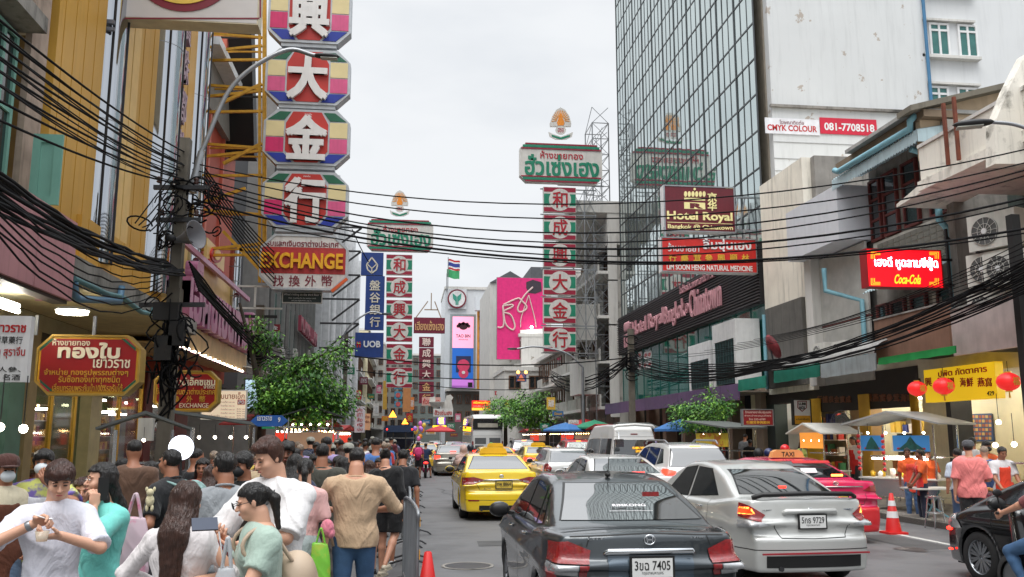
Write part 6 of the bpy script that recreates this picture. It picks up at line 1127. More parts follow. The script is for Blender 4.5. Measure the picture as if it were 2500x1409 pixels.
def sib(k,label,loc,pnt=None,rz=0,lit=True,gr=None):
 o=copy_thing(cars[k],loc,rz,label,gr)
 for q in list(o.children_recursive):
  nm=q.name.split('.')[0]
  if nm in('window_sticker','badge','roof_sign')and k=='yel' and pnt is not YELC:
   for z in list(q.children):bpy.data.objects.remove(z)
   bpy.data.objects.remove(q);continue
  if q.type=='MESH' and nm in('body','wing_mirror','tail_lamp')and(pnt or nm=='tail_lamp'):
   q.material_slots[0].link='OBJECT';q.material_slots[0].material=(LLIT if lit else LRED)if nm=='tail_lamp' else pnt
 return o
YG=carpaint('car_paint_deep_yellow',(226,180,20),0,.3)
sib('sed','champagne sedan with lit brake lamps left of the yellow taxi',(2.35,42.8,0),CHAMP);sib('sed','green and yellow taxi mostly hidden behind the champagne sedan',(1.25,50.5,0),YG)
sib('suv','grey sport utility car with glowing red tail lamps under the trees',(7.3,54,0),GRYC);sib('yel','yellow taxi with pale rear window just beyond the nearest yellow taxi',(3.75,35,0),YELC);sib('yel','yellow taxi roof with sign showing behind the white hatchback',(6.2,39.5,0),YELC)
for i,(x,y,p,lb)in enumerate(((1.2,62,WHT,'small white car in the far left lane ahead of the taxis'),(4.0,60,BLKC,'dark car with red lamps ahead in the middle lane'),(4.2,74,SILV,'silver car far ahead in the middle lane'),(9.3,47,REDC,'red car standing at the right kerb under the trees'),(1.0,80,SILV,'tiny silver car far down the left lane'),(3.4,95,BLKC,'tiny dark car far down the street'))):sib('sed' if i!=3 else 'suv',lb,(x,y,0),p)
c=make_car(base(**{**COR,'nsp':10},paint=BLKC,h=.034,lamps=[('tail_lamp',[(.9,.96),(.6,.93),(.62,.82),(.9,.80)],'r')]),'black car entering at the right edge showing its front wheel and alloy rim');c.location=(8.42,7.3,0);c.rotation_euler[2]=R(4)
hl=patch(*[np.array(a)for a in([tuple(vv.co)for vv in c.children[0].data.vertices],[tuple(p.vertices)for p in c.children[0].data.polygons])],poly_planes([(3.95,.66),(4.6,.6),(4.5,.78),(4.05,.86)],(1,2)),lambda N,c_:N[:,0]<-.15,.01);part('headlamp',hl,LCLR,c);part('red_reflection',MB().ell((-.8,4.3,.62),(.02,.06,.025),10,6),LLIT,c);part('red_reflection',MB().ell((-.84,4.25,.36),(.02,.04,.015),10,6),LLIT,c)  # red reflections on headlamp and bumper, painted as small glowing spots
# PEOPLE
SKIN={k:mat('skin_'+k,c,.5,0,var=.04,scale=14)for k,c in dict(fair=(206,158,132),light=(190,138,112),tan=(158,106,80),brown=(120,76,56)).items()}
for m_ in SKIN.values():m_.node_tree.nodes['Principled BSDF'].inputs['Subsurface Weight'].default_value=.0
def crease(m,sc_,st,ds,mp3,dist=1.6):
 """adds folds or strands to a material: stretched noise into its bump"""
 nt=m.node_tree;b=nt.nodes['Principled BSDF'];N=nt.nodes.new;K=nt.links.new
 if m.get('cr'):return m
 m['cr']=1;old=b.inputs['Normal'].links[0].from_socket if b.inputs['Normal'].is_linked else None
 a=N('ShaderNodeTexCoord');p=N('ShaderNodeMapping');p.inputs['Scale'].default_value=mp3;K(a.outputs['Object'],p.inputs[0]);n=N('ShaderNodeTexNoise');n.inputs['Scale'].default_value=sc_;n.inputs['Detail'].default_value=3;n.inputs['Distortion'].default_value=dist;K(p.outputs[0],n.inputs['Vector'])
 q=N('ShaderNodeBump');q.inputs['Strength'].default_value=st;q.inputs['Distance'].default_value=ds;K(n.outputs['Fac'],q.inputs['Height'])
 if old:K(old,q.inputs['Normal'])
 K(q.outputs[0],b.inputs['Normal']);return m
def hairmat(nm,c):return crease(mat('hair_'+nm,c,.38,0,var=.35,scale=30),60,.9,.02,(1.6,1.0,.12),.6)
HB,HBR,HGR,HDB=hairmat('black',(24,21,20)),hairmat('brown',(58,36,28)),hairmat('ash',(150,132,116)),hairmat('auburn',(58,32,24))
def cloth(c,rough=.85,**k):return crease(mat('cloth_%02x%02x%02x'%tuple(c),c,rough,0,**{'var':.07,'scale':7,'bump':.15,'sheen':.15,**k}),4.2,.75,.05,(1.3,1.3,.75))
LIP=mat('lips',(160,84,78),.4,0,var=0);EYEW=mat('eye_white',(200,194,188),.3,0,var=0);EYEB=mat('iris_dark',(28,20,16),.2,0,var=0)
DENIM=mat('blue_denim',(58,88,122),.9,0,var=.18,scale=9,bump=.2)
def rot(p=0,y=0,r=0):return Matrix.Rotation(y,3,'Z')@Matrix.Rotation(p,3,'X')@Matrix.Rotation(r,3,'Y')
def joints(P):
 """skeleton of a figure facing -Y, feet on z = 0"""
 k=P.get('h',1.7)/1.7;J={};hz=P.get('hip',.92)*k;lean=P.get('lean',0);tw=P.get('twist',0);sl=P.get('sway',0)
 T=Matrix.Rotation(tw,3,'Z')@Matrix.Rotation(lean,3,'X')@Matrix.Rotation(sl,3,'Y');J['T']=T;pel=Vector((0,0,hz));J['pel']=pel
 up=lambda x,y,z:pel+T@(Vector((x,y,z))*k)
 J['waist']=up(0,0,.14);J['chest']=up(0,.0,.34);J['neck']=up(0,.012,.515);J['nk2']=up(0,-.012,.562)
 Hm=Matrix.Rotation(P.get('yaw',0),3,'Z')@Matrix.Rotation(P.get('nod',0),3,'X')@Matrix.Rotation(P.get('tilt',0),3,'Y');J['H']=Hm;J['head']=J['nk2']+Hm@(Vector((0,-.018,.105))*k)
 sw=P.get('sw',.175)
 for s,n in((-1,'R'),(1,'L')):
  J['sh'+n]=up(s*sw,.01,.437+P.get('shrug'+n,0));J['hip'+n]=pel+T@Vector((s*.085*k,0,-.02));
  w=P.get('w'+n,(s*.26,.0,.78));tgt=Vector(w)*k;a,b=.275*k,.245*k;d=tgt-J['sh'+n];D=min(d.length,(a+b)*.995);dn=d.normalized();tgt=J['sh'+n]+dn*D
  c=(a*a-b*b+D*D)/(2*D);h_=math.sqrt(max(a*a-c*c,0));hint=Vector(P.get('e'+n,(s*.5,.5,-.6)));hint=(hint-dn*hint.dot(dn)).normalized()
  J['el'+n]=J['sh'+n]+dn*c+hint*h_;J['wr'+n]=tgt
  f=Vector(P.get('f'+n,(s*.1,-.02,0)))*k;kn=P.get('k'+n);J['an'+n]=Vector((f.x,f.y,f.z+.08*k))
  J['kn'+n]=(J['hip'+n]+J['an'+n])*.5+Vector(kn if kn else(0,-.02,.02))*k
 J['k']=k;return J
def put_head(J,P,res,skin,t,det):
 k=J['k']*P.get('hk',.89);Hm=J['H'];c0=J['head'];Mi=[[Hm[j][i]for j in range(3)]for i in range(3)]
 def loc(X,Y,Z):
  x,y,z=X-c0.x,Y-c0.y,Z-c0.z;return[(Mi[i][0]*x+Mi[i][1]*y+Mi[i][2]*z)/k for i in range(3)]
 fat=P.get('face',1.0)
 def f(X,Y,Z):
  x,y,z=loc(X,Y,Z);a=np.abs(x)
  d=ell_sdf(x,y,z,(0,.018,.035),(.074,.092,.082));d=smin(d,ell_sdf(x,y,z,(0,-.018,-.03),(.062*fat,.066,.078)),.03)
  d=smin(d,ell_sdf(x,y,z,(0,-.052,-.085),(.026,.026,.022)),.03);d=smin(d,ell_sdf(a,y,z,(.036*fat,-.056,-.03),(.024,.024,.022)),.025)
  d=smax(d,-ell_sdf(a,y,z,(.031,-.098,.008),(.018,.018,.012)),.012);d=smin(d,ell_sdf(a,y,z,(.03,-.077,.026),(.024,.010,.007)),.01)
  d=smin(d,cone_sdf(x,y,z,(0,-.084,.008),(0,-.104,-.026),.006,.012),.010);d=smin(d,ell_sdf(a,y,z,(.010,-.092,-.03),(.009,.009,.007)),.006)
  d=smin(d,ell_sdf(x,y,z,(0,-.084,-.056),(.021,.012,.006)),.005);d=smin(d,ell_sdf(x,y,z,(0,-.081,-.066),(.017,.011,.006)),.005)
  d=smin(d,ell_sdf(a,y,z,(.077,.008,-.002),(.008,.017,.030)),.006)
  n=J['neck'];dn=cone_sdf(X,Y,Z,tuple(n-J['T']@Vector((0,0,.05))),tuple(J['nk2']+Hm@Vector((0,.01,.03))),.064*P.get('neckw',1),.055*P.get('neckw',1))/k
  return smin(d,dn,.03)*k
 v,q=iso(f,tuple(c0-Vector((.17,.17,.24))*k),tuple(c0+Vector((.17,.17,.17))*k),res,1)
 if det:
  for s in(-1,1):
   e=part('eye',MB().ell((0,0,0),(.0145*k,.008*k,(.0045 if P.get('nod',0)>.2 else .0065)*k),10,6),EYEB if det<2 or P.get('nod',0)>.25 else EYEW,t);e.matrix_local=Matrix.Translation(c0+Hm@(Vector((s*.031,-.087,.007))*k))@Hm.to_4x4()
   if det>1 and P.get('nod',0)<=.25:i=part('iris',MB().ell((0,0,0),(.0062*k,.004*k,.0062*k),8,6),EYEB,e,(0,-.0065*k,0))
   b=part('eyebrow',MB().tube([(-.016*k,0,-.003*k),(0,-.003*k,.002*k),(.015*k,.002*k,-.001*k)],.0032*k,6),P.get('browm',HB),t);b.matrix_local=Matrix.Translation(c0+Hm@(Vector((s*.031,-.0875,.030))*k))@Hm.to_4x4()
  if not P.get('mask'):l=part('lips',MB().ell((0,0,0),(.021*k,.006*k,.0062*k),12,6),LIP,t);l.matrix_local=Matrix.Translation(c0+Hm@(Vector((0,-.0925,-.061))*k))@Hm.to_4x4()
 return v,q,loc
def put_hand(J,n,P,res):
 """palm, four curled fingers and a thumb; returns arrays"""
 k=J['k'];w=J['wr'+n];fd=(w-J['el'+n]).normalized();s=1 if n=='L' else-1
 d=Vector(P.get('hd'+n,fd)).normalized();pn=Vector(P.get('pn'+n,(-s*1.0,0,0)));pn=(pn-d*pn.dot(d)).normalized();sd=d.cross(pn)*s*-1;cu=P.get('curl'+n,.45)
 sd=Vector(P['th'+n]).normalized()if 'th'+n in P else sd;sd=(sd-d*sd.dot(d)).normalized();pn=(pn-sd*pn.dot(sd)).normalized()
 segs=[(w-fd*.03,w+d*.01,.026,.024)];palm=w+d*.048*k
 for i,(o,L1)in enumerate(((.030,.038),(.010,.043),(-.010,.040),(-.028,.031))):
  b=w+d*.085*k+sd*o*k;c=cu*(1+.12*i);d1=(d*math.cos(c)+pn*math.sin(c));d2=(d*math.cos(c*2.2)+pn*math.sin(c*2.2));p1=b+d1*L1*k;p2=p1+d2*L1*.62*k;d3=(d*math.cos(c*3)+pn*math.sin(c*3));p3=p2+d3*L1*.42*k
  segs+=[(w+d*.03*k+sd*o*.6*k,b,.012,.0098),(b,p1,.0098,.0085),(p1,p2,.0085,.0078),(p2,p3,.0078,.0064)]
 t0=w+d*.025*k+sd*.022*k;t1=t0+(d*.55+sd*.7+pn*.35).normalized()*.042*k;t2=t1+(d*.85+sd*.25+pn*(.3+cu*.7)).normalized()*.034*k;segs+=[(t0,t1,.014,.0105),(t1,t2,.0105,.008)]
 def f(X,Y,Z):
  D=None
  for i,(a,b,ra,rb)in enumerate(segs):
   e=cone_sdf(X,Y,Z,a,b,ra*k,rb*k);D=e if D is None else smin(D,e,.012 if(i==0 or(i-1)%4==0)else .004)
  return smin(D,ell_sdf(X,Y,Z,tuple(palm),(.040*k,.014*k,.044*k),[[sd[j],pn[j],d[j]]for j in range(3)]),.012)
 P_=[p for sg in segs for p in sg[:2]];lo=[min(p[i]for p in P_)-.03 for i in range(3)];hi=[max(p[i]for p in P_)+.03 for i in range(3)]
 v,q=iso(f,lo,hi,res,1);return v,q
def fold(X,Y,Z,a,sd=0):return a*(1.1*np.sin(X*19+Z*9+2*np.sin(Z*5+sd))*np.sin(Y*15-Z*8+sd*2)+1.5*(1-np.abs(np.sin(Z*15+X*12+Y*7+2.5*np.sin(X*8+Z*4+sd*3))))**2*np.sin(Y*9+X*11+Z*6+sd))
def person(label,loc,rz,skin,hair,top,bottom,P=None,res=.016,det=0,group=None,name='person'):
 """top=(material, kind); bottom=(material, kind); hair=(material, kind)"""
 P=P or{};J=joints(P);k=J['k'];g=P.get('g',1.0);bf=P.get('belly',0)
 t=thing(name,label,'person',loc,rz,group);sk=SKIN[skin];T=J['T'];Tx=T@Vector((0,1,0))
 fl=((Tx.x,Tx.y,Tx.z),1.45)
 low=J['pel'].z
 def torso(X,Y,Z,o=0.0,oz=0.0):
  d=cone_sdf(X,Y,Z,J['pel']-T@Vector((.045,0,0))*g,J['pel']+T@Vector((.045,0,0))*g,(.125+o)*g*k,(.125+o)*g*k,fl)
  d=smin(d,cone_sdf(X,Y,Z,J['pel'],J['chest'],(.135+o+bf)*g*k,(.15+o)*g*k,fl),.04)
  d=smin(d,cone_sdf(X,Y,Z,J['chest']-T@Vector((.06,0,-.02)),J['chest']+T@Vector((.06,0,.02)),(.128+o)*g*k,(.128+o)*g*k,fl),.05)
  for n in 'LR':d=smin(d,cone_sdf(X,Y,Z,J['chest']+T@Vector((0,0,.11)),J['sh'+n],(.075+o*.7)*g**.5*k,(.056+o*.7)*g**.5*k),.06)
  for s in(-1,1):d=smin(d,cone_sdf(X,Y,Z,J['neck']+T@Vector((0,.015,-.035))*k,J['sh'+('L' if s>0 else 'R')]+T@Vector((-s*.03,.01,.01))*k,(.05+o*.5)*k,(.04+o*.5)*k),.04)
  if P.get('fem'):
   for s in(-1,1):d=smin(d,ell_sdf(X,Y,Z,J['chest']+T@Vector((s*.075,-.075,-.0))*k,(.06*k+o,.055*k+o,.06*k+o)),.04)
  return d
 def arm(X,Y,Z,n,o,cut=1.0):
  e=J['el'+n];s_=J['sh'+n];w_=J['wr'+n];gg=g**.5
  if cut<=.5:p=s_+(e-s_)*cut*2;return cone_sdf(X,Y,Z,s_,p,(.05+o)*gg*k,(.05+o*1.5)*gg*k)
  d=cone_sdf(X,Y,Z,s_,e,(.05+o)*gg*k,(.038+o*.8)*gg*k);p=e+(w_-e)*(cut-.5)*2;return smin(d,cone_sdf(X,Y,Z,e,p,(.039+o)*gg*k,(.026+o+.008*(1-cut))*k),.02)
 def leg(X,Y,Z,n,o,cut=1.0,tap=1.0):
  h_,kn,an=J['hip'+n],J['kn'+n],J['an'+n];gg=g**.7;d=cone_sdf(X,Y,Z,h_,kn,(.085+o)*gg*k,(.053+o*tap)*gg*k)
  if cut>.5:
   c_=kn+(an-kn)*.3;d=smin(d,cone_sdf(X,Y,Z,kn,c_,(.052+o*tap)*gg*k,(.052+o*tap)*gg*k),.02);p=an if cut>=1 else kn+(an-kn)*(cut-.5)*2;d=smin(d,cone_sdf(X,Y,Z,c_,p,(.052+o*tap)*gg*k,(.033+o*tap)*k),.02)
  return d
 H_=J['head'].z+.05
 xs=[J[a].x for a in J if a not in('T','H','k')];ys=[J[a].y for a in J if a not in('T','H','k')];lo0=(min(xs)-.2,min(ys)-.24);hi0=(max(xs)+.2,max(ys)+.24)
 showleg=bottom[1]in('shorts','skirt','long_skirt')and not P.get('noleg')
 def body(X,Y,Z):
  d=np.minimum(torso(X,Y,Z,-.012),1.0)
  for n in 'LR':
   d=smin(d,arm(X,Y,Z,n,0),.02);d=smin(d,leg(X,Y,Z,n,-.004),.02)
   if showleg or P.get('feet'):d=smin(d,ell_sdf(X,Y,Z,J['an'+n]+Vector((0,-.06,-.04))*k,(.042*k,.11*k,.035*k)),.02)
  d=smin(d,cone_sdf(X,Y,Z,J['neck']-T@Vector((0,0,.06)),J['nk2'],.062*k,.054*k),.03)
  if not P.get('_h'):d=smin(d,ell_sdf(X,Y,Z,J['head'],(.075*k,.09*k,.11*k)),.02)
  return d
 fine=det>0;P['_h']=fine
 vb,qb=iso(body,(*lo0,-.02),(*hi0,J['neck'].z+(.0 if fine else .32))if not fine else(*hi0,J['nk2'].z),res*1.15,1);V,Q=[vb],[qb]
 lp=None
 if fine:
  v,q,lp=put_head(J,P,.0062 if det>1 else .0085,sk,t,det);V.append(v);Q.append(q)
 if det>0 or P.get('hands'):
  for n in 'LR':
   if P.get('nohand'+n):continue
   v,q=put_hand(J,n,P,.0048 if det>1 else .006);V.append(v);Q.append(q)
 off=0;F=[]
 for v,q in zip(V,Q):F.append(q+off);off+=len(v)
 me=np_mesh('body',np.concatenate(V),np.concatenate(F));me.materials.append(sk);part('body',me,None,t)
 sdn=hash(label)%97 if False else len(label)
 if top:
  tm,tk=top;cut={'tee':.40,'polo':.38,'long':.97,'half':.62,'tank':0.0,'big':.47,'crop':.32}[tk];lo_={'big':.022,'long':.02}.get(tk,.012);sl_={'big':.018,'long':.012,'half':.018}.get(tk,.011);hem=P.get('hem',{'big':-.12,'crop':.08}.get(tk,-.06))
  hp=J['pel']+T@Vector((0,0,hem));hn=T@Vector((0,0,1));nk=J['neck'];
  def fs(X,Y,Z):
   d=torso(X,Y,Z,lo_)
   if hem<0:d=smin(d,cone_sdf(X,Y,Z,J['pel'],J['pel']-T@Vector((0,0,.1)),(.14+lo_)*g*k,(.15+lo_)*g*k,fl),.04)
   for n in 'LR':
    if cut:
     a=arm(X,Y,Z,n,sl_,cut)
     if cut<=.5:
      e,s_=J['el'+n],J['sh'+n];u=(e-s_).normalized();p=s_+(e-s_)*cut*2;a=smax(a,(X-p.x)*u.x+(Y-p.y)*u.y+(Z-p.z)*u.z,.006)
     d=smin(d,a,.022)
   d=smax(d,-((X-hp.x)*hn.x+(Y-hp.y)*hn.y+(Z-hp.z)*hn.z),.008)
   u=T@Vector((0,.35,1)).normalized();c=nk+T@Vector((0,0,.012 if tk!='polo' else .035))*k;d=smax(d,np.where(np.sqrt((X-c.x)**2+(Y-c.y)**2)<.11*k*g,(X-c.x)*u.x+(Y-c.y)*u.y+(Z-c.z)*u.z,-1),.012)
   return d+fold(X,Y,Z,.008 if tk in('big','long')else .0055,sdn)
  v,q=iso(fs,(lo0[0],lo0[1],min(hp.z,min(J['wrL'].z,J['wrR'].z))-.12),(*hi0,J['neck'].z+.1),res,1);m_=np_mesh('shirt',v,q);m_.materials.append(tm);so=part({'tank':'vest','long':'long_sleeved_shirt'}.get(tk,'shirt'),m_,None,t)
  if det and tk in('tee','big','half','polo'):
   part('neckband',MB().tube([tuple(J['neck']+T@(Vector((.066*math.cos(a)*P.get('neckw',1),.062*math.sin(a),-.012+.018*math.sin(a)+(.03 if tk=='polo' else 0)))*k))for a in[2*PI*i/18 for i in range(19)]],.009*k,6),tm,so)
 if bottom and bottom[1]!='none':
  bm_,bk=bottom;cutb={'pants':.97,'jeans':.97,'shorts':.42,'skirt':.45,'long_skirt':.8}[bk];ob={'pants':.014,'jeans':.012,'shorts':.024,'skirt':.02,'long_skirt':.02}[bk]
  def fb(X,Y,Z):
   d=cone_sdf(X,Y,Z,J['pel']+T@Vector((-.03,0,-.02)),J['pel']+T@Vector((.03,0,-.02)),(.122+min(ob,.01))*g*k,(.122+min(ob,.01))*g*k,fl);d=smin(d,cone_sdf(X,Y,Z,J['pel'],J['waist'],(.124+min(ob,.008))*g*k,(.12+bf*.6)*g*k,fl),.04)
   for n in 'LR':d=smin(d,leg(X,Y,Z,n,ob,max(cutb,.51 if cutb<.5 else cutb),1.3 if bk!='jeans' else .9),.03)
   if 'skirt' in bk:d=smin(d,cone_sdf(X,Y,Z,J['pel'],(J['knL']+J['knR'])*.5,.15*g*k,.2*k),.06)
   if cutb<.5:
    zc_=(J['knL'].z+J['knR'].z)/2+(.06 if bk=='shorts' else .0)*k;d=smax(d,zc_-Z,.006)
   return d+fold(X,Y,Z,.003,sdn+5)
  v,q=iso(fb,(lo0[0],lo0[1],-.0),(*hi0,J['waist'].z+.02),res*1.1,1);m_=np_mesh('trousers',v,q);m_.materials.append(bm_);part({'shorts':'shorts','skirt':'skirt','long_skirt':'skirt','jeans':'jeans'}.get(bk,'trousers'),m_,None,t)
  if not P.get('noshoe')and bk!='none':
   for n in 'LR':
    a=J['an'+n];part('shoe',MB().ell((0,-.05*k,-.035*k),(.048*k,.135*k,.045*k),12,7).b2(-.042*k,.042*k,-.17*k,.07*k,-.078*k,-.05*k),P.get('shoem',mat('dark_shoe',(40,38,38),.6)),t,tuple(a))
 hm,hk=hair;Hm=J['H'];c0=J['head'];kk=k*P.get('hk',.89);Mi=Hm.transposed()
 if hk!='bald':
  th={'short':.012,'crop':.005,'long':.016,'pony':.010,'bob':.016,'quiff':.013,'bun':.011,'fringe':.020}[hk]
  rs=.009 if det else .014
  LB={'long':P.get('hairlen',.42),'bob':.16}.get(hk,0)
  bd=None
  def fh(X,Y,Z):
   x0_,y0_,z0_=X-c0.x,Y-c0.y,Z-c0.z;x,y,z=[(Mi[i][0]*x0_+Mi[i][1]*y0_+Mi[i][2]*z0_)/kk for i in range(3)];a=np.abs(x)
   nz=.003*np.sin(x*61+3*np.sin(y*31+z*17))*np.sin(y*47+2*np.sin(z*39+x*20))
   d=ell_sdf(x,y,z,(0,.020,.038),(.076+th,.094+th,.084+th*(1.0 if hk!='quiff' else 2.2)))
   if hk in('quiff','fringe'):d=smin(d,ell_sdf(x,y,z,(0,-.05,.092 if hk=='quiff' else .075),(.062,.05,.036)),.02)
   front=-.062 if hk in('short','pony','bun','crop','quiff')else-.075;zf=.062 if hk!='fringe' else .040
   face=np.maximum(np.maximum(z-(zf+(.02-a)*.25),y-(-.02+np.clip(z,-.1,.1)*-.3)),-1);d=smax(d,-face,.010)
   if not LB:d=smax(d,-(z+.082+.35*(-(y-.06))*.2)-np.where(y>.03,.02,-.045),.012);d=smax(d,-np.maximum(np.maximum(z-.01,y-.035),.0-a)if False else d*0-1,.001)
   d=d*kk
   if hk=='pony':
    p0=c0+Hm@(Vector((0,.11,.045))*kk);p1=c0+Hm@(Vector((0,.155,-.02))*kk);d=smin(d,cone_sdf(X,Y,Z,p0,p1,.030*kk,.034*kk),.02);p2=p1+Vector((P.get('ponyx',0),.01,-.2*kk))+Hm@Vector((0,.02,0));d=smin(d,cone_sdf(X,Y,Z,p1,p2,.034*kk,.016*kk),.02)
   if hk=='bun':d=smin(d,ell_sdf(X,Y,Z,tuple(c0+Hm@(Vector((0,.105,.07))*kk)),(.04,.04,.04)),.015)
   if LB:
    b0=c0+Hm@(Vector((0,.05,.0))*kk);b1=J['neck']+J['T']@Vector((0,.095*g,-.04));b2=b1+J['T']@Vector((P.get('hairx',0),.02,-LB+.1))if hk=='long' else b1+Vector((0,0,.06))
    u=J['T']@Vector((0,1,0))if abs(P.get('yaw',0))<.6 else Hm@Vector((0,1,0));fl2=((u.x,u.y,u.z),1.7);e=smin(cone_sdf(X,Y,Z,b0,b1,.092*kk,.10*kk,fl2),cone_sdf(X,Y,Z,b1,b2,.10*kk,.055*kk,fl2),.03)
    if P.get('sidehair',1):
     for s in(-1,1):e=smin(e,cone_sdf(X,Y,Z,c0+Hm@(Vector((s*.075,.0,.01))*kk),c0+Hm@(Vector((s*.085,.03,-.15))*kk),.022*kk,.026*kk),.02)
    d=smin(d,e,.03);fx=np.maximum(np.maximum(y+.035,a-.062),np.abs(z+.03)-.09)*kk;d=smax(d,-fx,.01)
   return d+nz*kk+(.0022*np.sin(x*110+2*np.sin(z*9))*kk if LB else 0)
  lo=c0-Vector((.17,.2,.17+LB+(.28 if hk=='pony' else 0)));hi=c0+Vector((.17,.26,.2))
  if abs(P.get('yaw',0))>.6 or LB:lo=lo-Vector((.12,.06,0));hi=hi+Vector((.12,.1,0))
  v,q=iso(fh,tuple(lo),tuple(hi),rs,1);m_=np_mesh('hair',v,q);m_.materials.append(hm);part('hair',m_,None,t)
 def onhead(nm,mb,m,off=(0,0,0)):
  o=part(nm,mb,m,t);o.matrix_local=Matrix.Translation(c0+Hm@(Vector(off)*kk))@Hm.to_4x4();return o
 if P.get('mask'):onhead('face_mask',MB().ell((0,0,0),(.058,.058,.050),16,10),P['mask'],(0,-.064,-.046))
 if P.get('glasses'):
  m=MB()
  for s in(-1,1):m.tube([(s*.031+.023*math.cos(a),-.1,.006+.018*math.sin(a))for a in[2*PI*i/14 for i in range(15)]],.0022,5);m.tube([(s*.054,-.1,.01),(s*.08,0,.01)],.002,5)
  m.tube([(-.008,-.102,.01),(.008,-.102,.01)],.002,5);onhead('glasses',m,BLACK)
 if P.get('cap'):
  m=MB();m.lathe([(.098,0),(.1,.03),(.088,.075),(.05,.1),(0,.108)],n=18);m.ell((0,-.11,.0),(.07,.075,.010),14,6);onhead('cap',m,P['cap'],(0,.018,.045))
 if P.get('helmet'):m=MB().ell((0,0,0),(.125,.14,.125),18,12);onhead('helmet',m,P['helmet'],(0,.015,.03));onhead('visor',MB().ell((0,0,0),(.1,.05,.05),14,8),CARGL,(0,-.1,.0))
 if P.get('hijab'):
  def fj(X,Y,Z):
   d=ell_sdf(X,Y,Z,tuple(c0+Vector((0,.02,.02))),(.105,.12,.13));d=smin(d,cone_sdf(X,Y,Z,c0-Vector((0,0,.06)),J['chest']+Vector((0,0,.0)),.10,.25,fl),.06);return smax(d,J['chest'].z-.1-Z,.02)+fold(X,Y,Z,.005,3)
  v,q=iso(fj,(-.4,-.4,J['chest'].z-.15),(.4,.4,c0.z+.2),.02);m_=np_mesh('headscarf',v,q);m_.materials.append(P['hijab']);part('headscarf',m_,None,t)
 if P.get('apron'):
  y_=-.145*g*k;z1=J['chest'].z+.06;z0=J['pel'].z-.28*k
  def fa(X,Y,Z):
   d=torso(X,Y,Z,.028);d=smin(d,cone_sdf(X,Y,Z,J['pel'],J['pel']-Vector((0,-.0,.24)),.155*g*k,.16*g*k,fl),.04);w_=np.where(Z>J['waist'].z,.10*g,.17*g)
   return np.maximum(np.maximum(np.maximum(d,Y-(-.03)),np.maximum(z0-Z,Z-z1)),np.abs(X)-w_)
  v,q=iso(fa,(-.3,-.35,z0-.05),(.3,.1,z1+.05),.016,0);m_=np_mesh('apron',v,q);m_.materials.append(P['apron']);ap=part('apron',m_,None,t)
  for s in(-1,1):part('strap',MB().bar((s*.09,-.11*g,z1-.02),(s*.05,-.03,J['neck'].z+.01),.025,.008),P['apron'],ap)
 return t,J
def backpack(t,J,m,side=1,w=.30,h=.42,off=(0,.2,-.05),name='backpack'):
 o=J['chest']+J['T']@Vector(off)
 def f(X,Y,Z):return ell_sdf(X,Y,Z,tuple(o),(w/2,.10,h/2))+fold(X,Y,Z,.006,2)-.0
 f2=lambda X,Y,Z:smin(smax(f(X,Y,Z)-.02,(o.z-h/2)-Z,.03),ell_sdf(X,Y,Z,tuple(o+J['T']@Vector((0,.08,-.07))),(w*.38,.055,h*.24)),.015)
 v,q=iso(f2,tuple(o-Vector((w,w,h*.75))),tuple(o+Vector((w,w,h*.75))),.014);me=np_mesh(name,v,q);me.materials.append(m);b=part(name,me,None,t)
 for s in(-1,1):
  pts=[o+J['T']@Vector((s*.08,-.04,h*.42)),J['sh'+('L' if s>0 else 'R')]+J['T']@Vector((-s*.06,.0,.075)),J['chest']+J['T']@Vector((s*.12,-.12,.05)),o+J['T']@Vector((s*.12,-.04,-h*.3))]
  part('strap',MB().tube(bez([tuple(p)for p in pts],6),.012,6),m,b)
 return b
def world_of(t,p):return t.matrix_basis@Vector(p)
def bag(nm,label,cat,p,w,h,m,logo=None,d=.12,hl=.16):
 """a hanging carrier bag with two handles"""
 t=thing(nm,label,cat,(p[0],p[1],p[2]-h-hl));
 def f(X,Y,Z):
  q=np.clip(Z/h,0,1.2);return np.maximum(np.maximum(np.sqrt((X/(w/2*(1-.35*q**2)))**2+(Y/(d/2*(1-.5*q**2)))**2)*.1-.1,-Z),Z-h)+fold(X,Y,Z,.006,4)
 v,q=iso(f,(-w,-d,-.03),(w,d,h+.04),.013);me=np_mesh('bag',v,q);me.materials.append(m);part('bag_body',me,None,t)
 for y in(-.015,.015):part('handle',MB().tube(bez([(-w*.2,y,h-.02),(-w*.08,y,h+hl*.7),(0,y,h+hl),(w*.08,y,h+hl*.7),(w*.2,y,h-.02)],5),.008,6),m,t)
 return t
def gp(px,d):
 p=WY(px,1066,d);return(p.x,d,0)
WT=cloth((214,214,224));JB=DENIM
t,J=person('young man in a white T-shirt spooning dessert from a clear cup',gp(152,5.8),R(18),'fair',(HDB,'fringe'),(WT,'big'),(cloth((60,60,66)),'shorts'),dict(h=1.70,nod=.42,yaw=.12,lean=.03,g=.86,sw=.16,wR=(-.10,-.25,1.34),eR=(-1,-.1,-.6),wL=(.04,-.28,1.27),eL=(1,-.1,-.7),curlR=.6,curlL=.5,hdR=(.7,-.5,.3),pnR=(.2,-.3,-.9),hdL=(-.75,-.45,.0),pnL=(-.1,-.3,.9),thL=(0,-.9,.2),thR=(0,-.6,.6)),.012,2)
